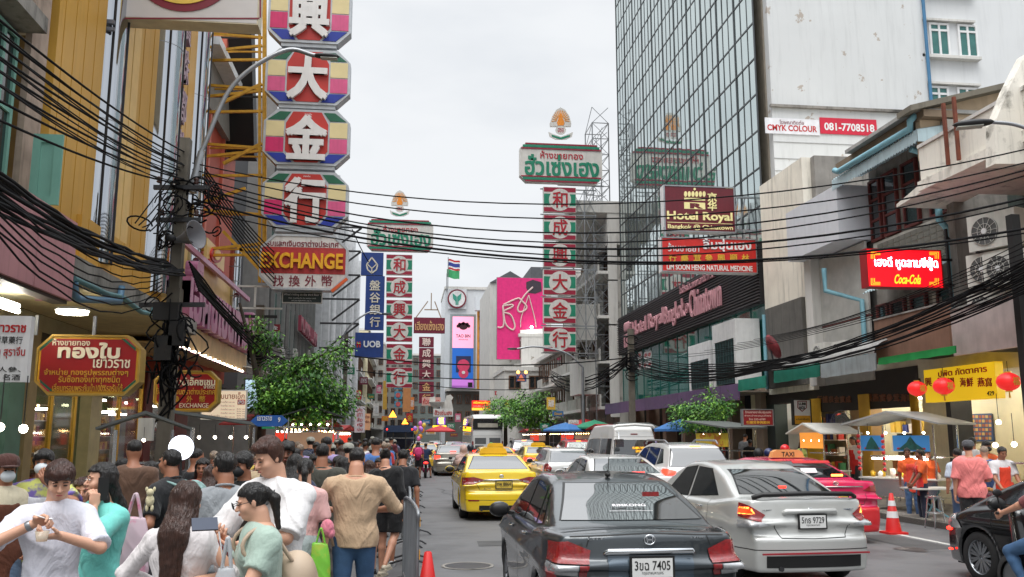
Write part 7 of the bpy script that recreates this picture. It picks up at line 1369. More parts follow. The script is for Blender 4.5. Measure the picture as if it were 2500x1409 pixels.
M=t.matrix_basis;cup=thing('dessert_cup','clear plastic cup of orange dessert held by the man eating','cup',M@Vector((-.05,-.36,1.25)));part('cup',MB().lathe([(.026,0),(.036,.055),(.038,.057),(.028,.0)],n=16),mat('clear_plastic',(214,200,180),.1,alpha=.6,var=0),cup);part('dessert',MB().cyl((0,0,.018),.027,.034,14,r2=.031),mat('orange_dessert',(216,132,50),.3),cup);sp=thing('spoon','white plastic spoon lifted over the dessert cup','spoon',M@Vector((-.05,-.33,1.38)));part('bowl',MB().ell((.03,0,-.01),(.02,.012,.006),10,6),WHITE,sp);part('stem',MB().tube([(.02,0,-.01),(-.06,.0,.015)],.004,6),WHITE,sp)
wa=part('wristwatch',MB().lathe([(.028,-.014),(.032,0),(.028,.014)],n=14),STEEL,t,tuple(J['wrR']+(J['elR']-J['wrR'])*.12));wa.rotation_mode='QUATERNION';wa.rotation_quaternion=(J['elR']-J['wrR']).to_track_quat('Z','Y')
t,J=person('woman in an oversized turquoise T-shirt holding a phone to her ear',gp(262,6.2),R(-38),'fair',(HB,'long'),(cloth((112,200,190)),'big'),(WT,'shorts'),dict(h=1.66,fem=1,yaw=-.25,nod=-.02,g=.95,sw=.16,hem=-.2,wL=(.10,-.13,1.42),eL=(.5,-.6,-.7),wR=(-.26,.0,.82),hdL=(-.1,.1,1),pnL=(-.9,-.1,0),curlL=.7,hairlen=.38),.012,2)
M=t.matrix_basis;ph=thing('mobile_phone','dark phone pressed to the ear of the woman in turquoise','phone',M@Vector((.085,-.06,1.50)),R(-40));part('case',MB().box(0,0,0,.012,.07,.145),BLACK,ph)
bg=bag('carrier_bag','white and pink plastic carrier bag beside the woman in turquoise','bag',WY(332,1205,6.6),.24,.38,mat('bag_white_pink',(214,190,200),.35,alpha=.9,c2=(220,110,150),c2pos=(.5,.6),c2scale=5));
t,J=person('woman with long brown hair seen from behind in a sheer white blouse',gp(458,5.3),R(166),'fair',(HBR,'long'),(cloth((212,206,206)),'long'),(cloth((200,196,198)),'skirt'),dict(h=1.58,fem=1,yaw=-.15,nod=.12,g=.9,sw=.15,wR=(-.13,-.24,1.17),eR=(-.9,.1,-.7),wL=(.20,-.15,1.05),eL=(.9,.1,-.8),hairlen=.42,curlR=.6,hdR=(.1,-.6,.7),pnR=(.8,-.3,0),hem=-.14),.012,1)
ph=thing('mobile_phone','dark blue phone held by the long-haired woman','phone',WY(500,1280,4.95),R(20));part('case',MB().box(0,0,0,.13,.012,.075,rx=R(-40)),paint((50,60,80)),ph)
t,J=person('woman in a mint T-shirt with a black ponytail looking down at a drink bag',gp(655,5.3),R(-68),'fair',(HB,'pony'),(cloth((158,178,166)),'crop'),(cloth((28,28,30)),'pants'),dict(h=1.58,fem=1,yaw=-.12,nod=.26,lean=.05,g=1.08,sw=.165,glasses=1,wR=(-.03,-.36,1.14),eR=(-.5,.1,-.9),wL=(.10,-.34,1.12),eL=(.6,.1,-.9),curlR=.6,curlL=.6,hdR=(.3,-.9,.1),hdL=(-.4,-.8,.1),pnR=(.3,0,-.9),pnL=(-.3,0,-.9),ponyx=.0),.012,2)
backpack(t,J,mat('beige_leather',(176,156,134),.5,0,var=.08),w=.24,h=.30,off=(.0,.2,-.16),name='rucksack')
bg=bag('carrier_bag','clear plastic bag with a yellow box held by the woman in mint','bag',WY(557,1312,5.1),.13,.17,mat('clear_bag',(196,200,204),.25,alpha=.7,var=.1));part('yellow_box',MB().b2(-.07,.05,-.08,-.05,.0,.07),mat('yellow_carton',(226,188,60),.5),bg);part('straw',MB().tube([(0,0,.1),(-.05,0,.36)],.004,6),WHITE,bg)
t,J=person('tall man with swept-up brown hair in a white T-shirt and black shoulder strap',gp(678,6.0),R(-32),'fair',(hairmat('rust',(64,36,26)),'quiff'),(cloth((220,218,218)),'big'),(cloth((36,36,40)),'pants'),dict(h=1.83,yaw=-.22,nod=.36,g=1.16,sw=.19,face=1.1,wR=(-.12,-.30,1.13),eR=(-.9,.1,-.6),wL=(.02,-.30,1.10),eL=(.9,.1,-.6),curlR=.5,curlL=.5,hdR=(.5,-.8,.2),hdL=(-.7,-.6,.1),pnR=(.3,0,.9),pnL=(-.2,0,.9),browm=HDB,neckw=1.15),.012,2)
s_=[J['shL']+Vector((-.05,.02,.10)),J['chest']+Vector((.05,-.2,.05)),J['chest']+Vector((-.1,-.2,-.15)),J['waist']+Vector((-.19,-.08,-.05))];m=MB();pp=bez([tuple(p)for p in s_],8)
for a,b in zip(pp,pp[1:]):m.bar(a,b,.05,.012,up=(0,1,.3))
part('strap',m,BLACK,t);part('sunglasses',MB().ell((-.02,0,0),(.028,.012,.024),10,6).ell((.035,0,-.01),(.028,.012,.024),10,6),BLACK,t,tuple(J['neck']+Vector((-.01,-.16,-.07))))
ph=thing('mobile_phone','reddish phone held by the tall man in white','phone',t.matrix_basis@Vector((-.06,-.42,1.17)),R(-30));part('case',MB().box(0,0,0,.075,.012,.14,rx=R(50)),paint((140,60,64)),ph)
t,J=person('man in a plain grey polo shirt seen from behind turning right',gp(556,6.9),R(190),'tan',(HB,'short'),(cloth((140,144,148)),'polo'),(cloth((120,122,126)),'pants'),dict(h=1.72,yaw=.75,nod=.1,g=1.08,wR=(-.12,-.3,1.1),wL=(.25,-.05,.85)),.014,1)
t,J=person('man in a black mask and black T-shirt facing the camera',gp(602,8.2),R(-20),'tan',(HB,'fringe'),(cloth((26,26,28)),'tee'),(cloth((30,30,34)),'pants'),dict(h=1.70,yaw=-.2,nod=.15,mask=mat('black_mask',(20,20,22),.7)),.016,1)
t,J=person('heavy man in a beige T-shirt and blue jeans walking away',gp(872,8.5),R(180),'light',(HB,'crop'),(cloth((186,158,128)),'half'),(DENIM,'jeans'),dict(h=1.74,g=1.2,sw=.205,nod=.28,wR=(-.2,-.26,1.12),eR=(-1,.2,-.6),wL=(.2,-.26,1.12),eL=(1,.2,-.6),hem=-.10,neckw=1.2,fL=(.12,.08,0),fR=(-.12,-.12,0)),.013,1)
t,J=person('stocky man in a dark olive shirt and grey trousers walking away',gp(788,10.3),R(178),'tan',(HB,'crop'),(cloth((62,62,54)),'tee'),(cloth((112,106,100)),'pants'),dict(h=1.76,g=1.2,sw=.2,fL=(.1,.25,.05),fR=(-.1,-.15,0),neckw=1.15,shoem=mat('black_sandal',(24,22,22),.5)),.015,1)
t,J=person('girl with a black ponytail in a pale pink T-shirt and light skirt carrying bags',gp(748,8.3),R(185),'fair',(HB,'pony'),(cloth((214,168,164)),'tee'),(cloth((150,160,160)),'skirt'),dict(h=1.64,fem=1,g=.86,sw=.15,wR=(-.2,-.05,.86),wL=(.2,.02,.8),hem=-.1),.014,1)
bag('carrier_bag','bright green plastic carrier bag hanging from the hand of the girl in pink','bag',WY(784,1290,8.1),.2,.42,mat('green_plastic',(124,196,66),.35,0,var=.12,alpha=.92,c2=(170,190,70),c2pos=(.5,.6),c2scale=6),hl=.12);pz=thing('pink_bundle','small pink cloth bundle held above the green bag','bundle',WY(799,1290,8.15));part('cloth',MB().ell((0,0,0),(.06,.05,.08),12,8).ell((.03,0,-.04),(.04,.04,.05),10,6),cloth((206,120,136)),pz)
t,J=person('woman in black T-shirt and shorts with a bun leaning on the barrier',gp(953,12.3),R(160),'light',(HB,'bun'),(cloth((20,20,22)),'half'),(cloth((22,22,24)),'shorts'),dict(h=1.68,g=1.12,sway=.12,nod=.3,yaw=.5,wL=(.2,-.28,1.1),fR=(-.06,.26,.12),kR=(-.02,-.14,.0),shoem=mat('cream_clog',(186,176,156),.6)),.016,1)
t,J=person('person in black leaning forearms on the rail beyond the woman in shorts',gp(982,13.4),R(172),'tan',(HB,'short'),(cloth((28,28,32)),'tee'),(cloth((24,24,26)),'shorts'),dict(h=1.66,lean=.2,nod=.2,wL=(.34,-.3,1.05),fL=(.1,.1,0),shoem=mat('sandal_white',(200,200,200),.5)),.018,1)
t,J=person('short-haired man in black with a pale teal backpack looking left',gp(425,8.0),R(-118),'tan',(HB,'crop'),(cloth((24,24,27)),'polo'),(cloth((40,40,46)),'shorts'),dict(h=1.73,yaw=.1,g=1.05,wL=(.2,-.15,1.0),wR=(-.2,.0,.9)),.015,1)
backpack(t,J,cloth((132,164,160)),w=.32,h=.46,off=(-.03,.2,-.06))
toy=thing('plush_toy','small cream plush toy dangling from the teal backpack','toy',WY(366,1222,7.7));part('body',MB().ell((0,0,0),(.035,.03,.05),10,7).ell((0,-.01,.065),(.03,.028,.03),10,7).ell((-.03,0,.09),(.012,.01,.02),8,5).ell((.03,0,.09),(.012,.01,.02),8,5).ell((-.02,0,-.06),(.014,.014,.03),8,5).ell((.02,0,-.06),(.014,.014,.03),8,5),cloth((206,196,160)),toy)
t,J=person('stall vendor in a tie-dye T-shirt and white apron holding a mask to the mouth',gp(112,8.2),R(18),'tan',(HB,'fringe'),(mat('tie_dye',(196,200,110),.85,0,var=.05,c2=(110,92,160),c2pos=(.48,.56),c2scale=5),'big'),(cloth((80,80,130)),'pants'),dict(h=1.72,g=1.12,yaw=-.1,wL=(.06,-.2,1.42),eL=(.8,-.2,-.6),hdL=(-.5,-.1,.8),pnL=(0,.9,.1),wR=(-.27,-.05,.88),mask=mat('white_mask',(200,206,210),.7),apron=cloth((206,206,212))),.015,1)
t,J=person('vendor in a brown cap, mask and brown apron at the left edge',gp(22,8.0),R(35),'tan',(HB,'short'),(cloth((206,196,170)),'polo'),(cloth((96,116,140)),'pants'),dict(h=1.66,g=1.05,cap=cloth((70,36,28)),mask=mat('white_mask',(0,0,0)),apron=cloth((92,48,28)),wL=(.22,-.1,.95),wR=(-.22,-.1,.95)),.016,1)
t,J=person('seated woman resting her chin on her hand behind the man in white',gp(212,8.3),R(15),'light',(HDB,'bob'),(cloth((196,188,166)),'tee'),(cloth((60,60,70)),'pants'),dict(h=1.70,hip=.70,g=.9,fem=1,nod=.1,wR=(-.08,-.16,1.13),eR=(-.4,-.3,-.8),hdR=(.2,0,1),pnR=(0,.9,0),fL=(.12,-.4,0),fR=(-.12,-.4,0),kL=(0,-.22,.24),kR=(0,-.22,.24)),.016,1)
# POLES, CABLES
OR=['topmost','second','third','fourth','fifth','sixth','seventh','lowest'];POLEC=mat('concrete_pole',(104,98,88),.85,0,var=.2,streak=.3)
def cable(a,b,sag,r=.016,n=14,label='black overhead cable strung over the street',group='overhead cables across the road',wig=0.0):
 a,b=Vector(a),Vector(b);pts=[]
 for i in range(n+1):
  t=i/n;p=a.lerp(b,t)-Vector((0,0,4*sag*t*(1-t)));p+=Vector((random.uniform(-wig,wig),0,random.uniform(-wig,wig)))if 0<i<n else Vector();pts.append(p-a)
 return solo('cable',label,'cable',MB().tube(pts,r,5),CABLE,tuple(a),0,group)
P1=WY(400,1066,19.0);P1.z=0
pole=thing('utility_pole','tilted concrete utility pole wrapped in cable clutter on the left','utility pole',P1);tp=WY(455,340,19.0)-P1;pm_=tp*.6;part('shaft',MB().bar((0,0,0),pm_,.3,.26),POLEC,pole);part('shaft',MB().bar(tp*.59,tp,.24,.2),POLEC,pole);LX=lambda z:tp.x*z/tp.z
for z,w in((7.0,1.1),(6.3,.9),(4.5,1.3)):part('crossarm',MB().bar((LX(z)-w/2,-.15,z),(LX(z)+w/2,-.15,z+.03),.09),DARKST,pole)
for k,(a,z)in enumerate(((-.45,7.1),(-.1,7.1),(.3,7.1),(-.35,6.4),(.35,6.4))):part('insulator',MB().lathe([(.03,0),(.06,.03),(.03,.06),(.06,.09),(.03,.14)],(LX(z)+a,-.15,z),10),mat('insulator_brown',(70,42,34),.3),pole)
random.seed(3)
coil=[]
for k in range(46):
 c=Vector((random.gauss(0,.35),random.uniform(-.35,.1),random.choice((6.6,6.3,5.9,6.9))+random.gauss(0,.14)))if k<30 else Vector((random.gauss(.1,.25),-.3,random.uniform(3.0,4.6)));r=random.uniform(.08,.32);a=random.uniform(0,PI);e=random.uniform(.4,1)
 c.x+=LX(c.z)
 pts=[c+Vector((math.cos(t)*r*math.cos(a),math.cos(t)*r*math.sin(a),math.sin(t)*r*e))for t in[2*PI*i/12*.9 for i in range(13)]];part('cable_loop',MB().tube(pts,random.uniform(.012,.024),5),CABLE,pole)
for k in range(26):
 a=Vector((random.gauss(.12,.13),-.25,random.uniform(3.4,4.9)));part('hanging_cable',MB().tube(bez([a,a+Vector((random.gauss(0,.2),-.1,-.5)),a+Vector((random.gauss(0,.2),0,-.9)),a+Vector((random.gauss(-.15,.1),.1,-1.5))],4),.018,5),CABLE,pole)
for x,z,w,h in((.1,4.35,.5,.36),(.5,3.9,.3,.5),(.1,3.6,.34,.5)):part('junction_box',MB().b2(LX(z)+x*.6-.12-w/2,LX(z)+x*.6-.12+w/2,-.42,-.2,z-h/2,z+h/2),BLACK,pole)
part('meter_box',MB().b2(-.42,-.14,-.35,-.2,1.75,2.2),OFFW,pole);part('strap',MB().bar((-.25,-.2,5.2),(.25,-.2,5.24),.06),DARKST,pole)
sp=thing('loudspeaker','grey horn loudspeaker on the utility pole','loudspeaker',WY(455,580,18.7));part('horn',MB().lathe([(.05,-.28),(.09,-.1),(.17,.1),(.3,.24),(.31,.26),(.29,.25),(.0,-.1)],n=20).xf(Matrix.Rotation(R(78),4,'Y')@Matrix.Rotation(R(25),4,'X')),mat('horn_grey',(112,112,116),.5),sp);part('driver',MB().ell((-.32,0,-.02),(.12,.08,.08),10,6),DARKST,sp)
street_lamp('street_lamp','curved grey street lamp arching before the octagonal signs',tuple(WY(468,470,19)),WY(492,370,19),WY(770,136,19),.07,.6,.95)
for i,y0 in enumerate((-8,32,60,92,128,165,210,262)):
 cable(WY(-70,y0,9.0),WY(452-(i%3)*10,372+i*11,19),.12,.017,label=f'{OR[i]} thick black cable sweeping from the upper left edge to the pole',group='cables from the upper left to the pole')
for i in range(7):cable(WY(-70,20+i*24+9*(i%3),8.0),WY(446-(i%4)*8,400+i*9,18.9),.1+.05*(i%3),.010,label='thin black wire of the fan from the upper left to the pole',group='thin wires from the upper left to the pole')
for i in range(7):cable(WY(-70,430+i*12,8.2),WY(395,660+i*9,18.6),.3+.06*i,.012,wig=.02,label='thin loose wire below the sagging bundle',group='loose wires on the left');cable(WX(2560,560+i*16,11.4),WX(1880-i*40,820+i*9,12.4),.3,.010,label='thin wire before the right shophouses',group='thin wires on the right')
for i in range(13):cable(WY(-70,372+i*9,8.6)+Vector((0,random.uniform(-.3,.3),0)),WY(404+i*4,636+i*3,18.8),.16+.1*random.random(),.024,wig=.03,label='thick black cable in the sagging bundle before the pink canopy',group='sagging cable bundle on the left')
for i,(ya,yb,s,r)in enumerate(((398,352,1.0,.014),(414,384,1.1,.014),(430,400,1.25,.016),(440,412,1.35,.014),(452,470,1.2,.022),(462,482,1.25,.014),(486,548,1.0,.024),(508,560,.9,.014))):cable(WY(470,ya,19),WX(2560,yb,11.2),s,r,22,label=f'{OR[i]} black overhead cable crossing the whole street before the signs')
for i in range(16):cable(WX(2560,600+i*6,11.5),WX(1905-i*3,876+i*2,11.6),.25+.12*random.random(),.018,wig=.02,label='black cable in the drooping bundle before the right shophouses',group='drooping cable bundle on the right');cable(WX(1905-i*3,876+i*2,11.6),WX(1538,862+i*3,11.6),.35+.2*random.random(),.022,wig=.02,label='black cable in the drooping bundle before the green glass',group='drooping cable bundle on the right')
for i in range(9):cable(WX(1538,862+i*3,11.6),WX(1345,905+i*3,12.2),.9+.4*random.random(),.03,wig=.05,label='cable of the far tangle beyond the glass hotel',group='far cable tangle')
for i in range(12):cable(WY(462+i*2,640+i*6,19),WY(700+i*9,850+i*7,44),.5+.3*random.random(),.022,wig=.03,label='black cable running from the pole down the left side',group='cables down the left side')
for i in range(8):cable(WY(330+i*9,545+i*5,17.5),WY(440,400+i*14,19),.12*(i%3),.014,label='short slack cable climbing to the pole',group='slack cables at the pole');cable(WY(500,410+i*9,19),WY(700,640+i*11,34),.2,.02,label='cable slanting from the pole past the yellow scaffold',group='cables past the yellow scaffold')
for i,(a,b,Y,s)in enumerate((((850,868),(1560,870),46,.5),((870,905),(1500,905),60,.6),((1000,935),(1400,940),75,.5),((860,560),(900,640),58,.1))):cable(WY(*a,Y),WY(*b,Y+2),s,.035,label='thin cable crossing the far part of the street',group='far crossing cables')
for lb,px,X,top in(('grey concrete pole before the green podium glass',1545,11.7,7.4),('concrete pole near the far end of the purple canopy',1425,12.0,8.2),('pole before the grey finned tower on the left',838,-4.4,9.6),('dark pole behind the tree on the left',622,-5.2,6.5)):
 c=WX(px,1066,X);t=thing('utility_pole',lb,'utility pole',(c.x,c.y,0));part('shaft',MB().bar((0,0,0),(0,0,top),.28),POLEC,t);part('crossarm',MB().bar((-.6,0,top-.4),(.6,0,top-.4),.1),DARKST,t)
 for k in range(10):z=top-1.5+random.gauss(0,.5);part('cable_loop',MB().tube([Vector((math.cos(q)*.35,-.2,z+math.sin(q)*.25))for q in[2*PI*i/9*.9 for i in range(10)]],.03,5),CABLE,t)
street_lamp('street_lamp','grey street lamp curving out beyond the white van',(11.2,55.5,0),(11.2,55.5,6.2),(7.0,55.5,7.3),.08,.7,.6);street_lamp('street_lamp','slender street lamp beside the blue bank signs',(-4.6,60,0),(-4.6,60,7),(-1.6,60,10.0),.08,.8,1.2)
# TREES
def leafmat(nm,c,c2):m=mat(nm,c,.55,0,var=.35,scale=2.2,c2=c2,c2pos=(.45,.62),c2scale=1.6);return m
def tree(label,base_,trunk,blobs,n,size,lm,seed=1):
 rnd=random.Random(seed);t=thing('street_tree',label,'tree',base_);B=Vector(base_);m=MB()
 for pts,r in trunk:m.tube(bez([tuple(Vector(p)-B)for p in pts],4),[r*(1-.6*i/(4*(len(pts)-1)))for i in range(4*(len(pts)-1)+1)],8)
 part('trunk',m,mat('bark',(62,54,46),.9,0,var=.3,scale=6),t);V=[];F=[];tot=sum(b[1]**2 for b in blobs)
 for c,r,fl in blobs:
  c=Vector(c)-B;k=int(n*r*r/tot/22)
  for _ in range(k):
   d=Vector((rnd.gauss(0,1),rnd.gauss(0,1),rnd.gauss(0,1))).normalized();q=c+Vector((d.x,d.y,d.z*fl))*r*rnd.uniform(.35,1.08)**.6;ax=Vector((d.x,d.y,-.25)).normalized()
   for _ in range(22):
    p=q+Vector((rnd.gauss(0,1),rnd.gauss(0,1),rnd.gauss(0,.6)))*size*1.5;a=(ax+Vector((rnd.uniform(-1,1),rnd.uniform(-1,1),rnd.uniform(-.8,.5)))).normalized();w=a.cross(Vector((rnd.uniform(-.5,.5),rnd.uniform(-.5,.5),1))).normalized();L_=size*rnd.uniform(.8,1.5);o=len(V)
    V+=[p,p+a*L_*.5+w*L_*.24,p+a*L_-Vector((0,0,L_*.12)),p+a*L_*.5-w*L_*.24];F.append((o,o+1,o+2,o+3))
 o=part('crown',MB().add(V,F),[lm,LFD,LFY],t,kind='stuff');mi=[rnd.choice((0,0,1,1,2))for _ in range(len(F)//11+1)];o.data.polygons.foreach_set('material_index',[mi[i//11]for i in range(len(F))]);return t
LFD=leafmat('leaf_dark',(40,82,30),(62,112,40));LFY=leafmat('leaf_yellow_green',(132,178,66),(96,150,50));LF1=leafmat('leaf_green',(58,112,36),(112,164,50));LF2=leafmat('leaf_fresh_green',(112,168,48),(78,134,42))
q=lambda px,py,Y:tuple(WY(px,py,Y))
tree('bushy dark green street tree over the left pavement stalls',(WY(650,1066,26).x,26,0),[((q(645,1300,26)[:2]+(0,),q(640,1020,26),q(690,930,26)),.16),((q(640,1000,26),q(615,860,26),q(585,740,26)),.1),((q(690,930,26),q(760,880,26),q(830,850,26)),.06)],[(q(740,945,26),1.0,.75),(q(690,980,26),.9,.6),(q(790,965,26.4),.8,.8),(q(700,900,26),.5,.7),(q(765,895,26),.45,.7),(q(655,835,26.3),.38,.7),(q(650,960,25.8),.7,.6),(q(760,1000,26),.9,.5),(q(815,868,26),.36,.5),(q(840,845,26),.2,.5),(q(830,985,26),.4,.6),(q(622,795,26),.22,.8)],11500,.11,LF1,4)
tree('small green street tree before the purple canopy of the glass hotel',(WX(1712,1066,11.4).x,WX(1712,1066,11.4).y,0),[((tuple(WX(1712,1300,11.4))[:2]+(0,),tuple(WX(1710,1050,11.4)),tuple(WX(1716,980,11.4))),.1)],[(WX(1712,1015,11.4),1.1,.5),(WX(1745,1000,11.4),.8,.5),(WX(1735,965,11.4),.35,.7),(WX(1672,1003,11.4),.6,.4),(WX(1700,1035,11.4),.8,.3)],4200,.11,LF1,6)
tree('fresh green street tree beside the coach, nearer of two',(10.6,66,0),[(((10.6,66,0),(10.6,66,3),(10.4,66,4.5)),.2)],[(q(1300,990,66),1.7,.6),(q(1270,1015,66),1.7,.5),(q(1320,1015,66),1.5,.5)],4800,.18,LF2,8)
tree('fresh green street tree beside the coach, farther of two',(8.6,76,0),[(((8.6,76,0),(8.6,76,3),(8.5,76,4.5)),.2)],[(q(1225,1000,76),1.7,.6),(q(1215,1020,76),1.5,.5)],3000,.18,LF2,9)
# BARRIERS, CONES
GALV=mat('barrier_steel',(140,144,148),.4,.5,var=.15)
bp_=thing('crowd_barrier','galvanised crowd barrier panel standing nearest the camera','barrier',(.16,9.25,0),R(3.5),'crowd barriers along the lane')
def bpart(nm,a,b,r):part(nm,MB().tube([a,b],r,7),GALV,bp_)
part('frame',MB().tube(bez([(0,0,.12),(0,0,.9),(0,.12,1.1),(0,1.9,1.1),(0,2.05,.9),(0,2.05,.12)],6),.019,8),GALV,bp_);bpart('rail',(0,.02,.2),(0,2.03,.2),.014)
for i in range(14):bpart('bar',(0,.14+i*.136,.2),(0,.14+i*.136,1.09),.0085)
for y in(.25,1.8):part('foot',MB().tube([(-.32,y,.0),(-.25,y,.05),(0,y,.12),(.25,y,.05),(.32,y,.0)],.016,6),DARKST,bp_)
for z in(.3,.62,.94):part('reflector',MB().b2(.018,.026,-.01,.05,z,z+.09),paint((236,170,40)),bp_)
ords=['second','third','fourth','fifth','sixth','seventh','eighth','ninth','tenth','eleventh','twelfth','thirteenth','fourteenth']
for i in range(13):copy_thing(bp_,(.1+.05*math.sin(i*1.7)+(.0 if i<6 else .02*i),11.45+i*2.12,0),R(5*math.sin(i*2.3)),f'galvanised crowd barrier panel, {ords[i]} from the camera along the lane')
def cone(label,loc,h=.7,bands=()):
 t=thing('traffic_cone',label,'traffic cone',loc);CR=mat('cone_red',(204,34,32),.5,0,var=.1);part('base',MB().b2(-.19,.19,-.19,.19,0,.04),CR,t);part('cone',MB().lathe([(.15,.04),(.035,h),(.02,h+.01)],n=20),CR,t)
 for a,b in bands:ra=lambda z:.15-(.115)*(z-.04)/(h-.04)+.003;part('white_band',MB().lathe([(ra(a),a),(ra(b),b)],n=20),WHITE,t)
 return t
cone('plain red traffic cone by the foot of the nearest barrier',(.26,9.0,0),.72);cone('red and white banded cone beside the pink taxi',(WG(2182,1303).x,WG(2182,1303).y,0),.75,((.3,.42),(.52,.62)));cone('red cone top showing behind the black car bonnet',(8.6,13.0,0),.7,((.4,.5),))
# STALLS
TARP=mat('grey_tarpaulin',(92,96,94),.7,0,var=.15,streak=.2);INOX=mat('stainless_steel',(190,192,194),.25,.85,var=.08)
def stall(label,loc,rz,w=1.8,d=1.0,h=2.15,roof=TARP,nb=4,kind='gable',poster=None,goods=None,bulb=BULB):
 t=thing('food_stall',label,'food stall',loc,rz)
 for x in(-w/2,w/2):
  for y in(-d/2,d/2):part('post',MB().bar((x,y,0),(x,y,h),.035),INOX,t)
 part('counter',MB().b2(-w/2,w/2,-d/2,d/2,.45,.85),INOX,t);part('shelf',MB().b2(-w/2,w/2,-.1,d/2,1.35,1.38),INOX,t);part('top',MB().b2(-w/2-.05,w/2+.05,-d/2-.05,d/2+.05,.85,.88),OFFW,t)
 e=.3
 if kind=='gable':part('roof',MB().prism([(-w/2-e,h),(0,h+.28),(w/2+e,h),(w/2+e,h+.04),(0,h+.33),(-w/2-e,h+.04)],-d/2-e,d/2+e),roof,t)
 else:part('roof',MB().prism([(-w/2-e,h+.25),(w/2+e,h),(w/2+e,h+.05),(-w/2-e,h+.3)],-d/2-e,d/2+e),roof,t)
 gc=goods or[(210,170,60),(190,60,40),(230,225,215),(90,130,60),(160,90,50)]
 for i in range(int(w/.16)):
  c=random.choice(gc);x=-w/2+.1+i*.16;part(random.choice(('bowl','jar','pile')),MB().lathe([(.0,0),(.05,0),(.065,random.uniform(.05,.22)),(0,.16)],(x,random.uniform(-d/2+.1,0),.88),9),paint(c),t)
 for i in range(nb):x=-w/2+w*(i+.5)/nb;part('bulb',MB().ell((x,-d/2,h-.18),.028,8,6),bulb,t);part('wire',MB().bar((x,-d/2,h-.12),(x,-d/2,h+.05),.008),BLACK,t)
 if poster:part('signboard',MB().b2(-w/2,w/2,-d/2-.02,-d/2,1.5,1.95),poster,t)
 return t
stall('food cart with a grey peaked tarpaulin roof behind the man with the backpack',(*WY(352,1066,17).xy,0),R(15),.95,.9,1.95,nb=1);stall('food cart with a sagging dark canopy before the cream menu board',(*WY(545,1066,17.5).xy,0),R(10),1.1,.9,2.0,nb=4,kind='flat')
st1=stall('covered stall with a yellow and black striped front under the tree',(*WY(752,1066,26).xy,0),R(12),1.2,1.0,2.35,nb=5,roof=mat('striped_canopy',(56,62,60),.7,0,var=.1,streak=.2),poster=glow('lit_menu',(190,150,120),.12))
wh=['white-lit','red-roofed','amber-lit','red-awning','striped','bright','crowded','far','farther','farthest']
for i in range(9):o=stall(f'{wh[i]} food stall with glowing bulbs, number of rows away: beyond the tree on the left pavement' if 0 else f'{wh[i]} food stall glowing on the left pavement beyond the tree',(-3.9-.25*(i%3),27+i*4.2,0),R(78),2.4,1.2,2.15+.1*(i%2),nb=6,roof=[mat('red_awning',(150,36,36),.7),TARP,mat('white_awning',(200,196,190),.7)][i%3],bulb=WARM if i%2 else BULB,poster=[glow('lit_red_menu',(220,60,40),.6),glow('lit_menu',(0,0,0),1),glow('lit_pink_menu',(230,110,150),.5)][i%3])
for i in range(8):stall(f'{wh[i + 1]} food stall glowing at the right kerb beyond the white van',(11.4,44+i*5.0,0),R(-80),2.4,1.2,2.2,nb=6,roof=[TARP,mat('red_awning',(0,0,0)),mat('green_awning',(40,100,80),.7)][i%3],bulb=WARM if i%2==0 else BULB,poster=[glow('lit_red_menu',(0,0,0),1),None,glow('lit_menu',(0,0,0),1)][i%3])
BLUP=mat('blue_poster',(40,110,190),.5,0,var=.2,c2=(20,80,70),c2pos=(.5,.55),c2scale=3)
s=stall('white food cart with blue mountain posters and strings of red balls',(*WX(2215,1066,11.9).xy,0),R(-62),1.9,1.0,2.1,roof=mat('grey_cart_roof',(150,152,150),.6),nb=4,goods=[(226,176,40),(230,190,60),(235,225,210)])
for x in(-.9,-.25):
 for i in range(7):part('red_ball',MB().ell((x,-.62,1.85-i*.13),.045,8,6),RED,s)
part('tube_light',MB().tube([(-.7,-.4,1.32),(.7,-.4,1.32)],.02,6),TUBE,s);[(part('poster',MB().b2(a,b,-.53,-.51,1.5,1.86),glow('blue_lit_poster',(60,130,190),.15),s),part('mountain',MB().prism([(a+.12,1.53),(a*.5+b*.5-.1,1.7),(a*.5+b*.5,1.84),(a*.5+b*.5+.12,1.68),(b-.1,1.53)],-.545,-.531),mat('poster_mountain',(30,84,78),.5,var=.4,scale=12),s),part('caption',MB().b2(a+.1,b-.1,-.54,-.531,1.54,1.58),RED,s))for a,b in((-.9,-.3),(-.05,.85))]
stall('small glass noodle cart with an orange menu before the fan shop',(*WX(2010,1066,12.2).xy,0),R(-80),1.1,.8,1.9,nb=3,roof=OFFW,poster=glow('orange_menu',(236,150,60),.6));stall('cart under a sagging tarpaulin with a yellow painted board',(*WX(1770,1066,11.0).xy,0),R(-80),2.2,1.0,2.1,nb=2,kind='flat',poster=mat('yellow_board',(224,196,60),.5,0,var=.1,c2=(200,120,50),c2pos=(.5,.55),c2scale=3))
def umbrella(label,loc,r,m_,h=2.3):
 t=thing('market_umbrella',label,'umbrella',loc);n=8;M_=MB();prof=[(0,.42),(r*.5,.26),(r,0),(r,-.1)];M_.lathe([(a+1e-4,b)for a,b in prof],(0,0,h),n,smooth=False);part('canopy',M_,m_,t);part('pole',MB().tube([(0,0,0),(0,0,h+.45)],.025,8),OFFW,t)
 for k in range(n):a=2*PI*k/n;part('rib',MB().bar((0,0,h+.36),(r*math.cos(a)*.98,r*math.sin(a)*.98,h-.02),.015),DARKST,t)
BLC=mat('blue_canvas',(56,110,170),.7,0,var=.08)
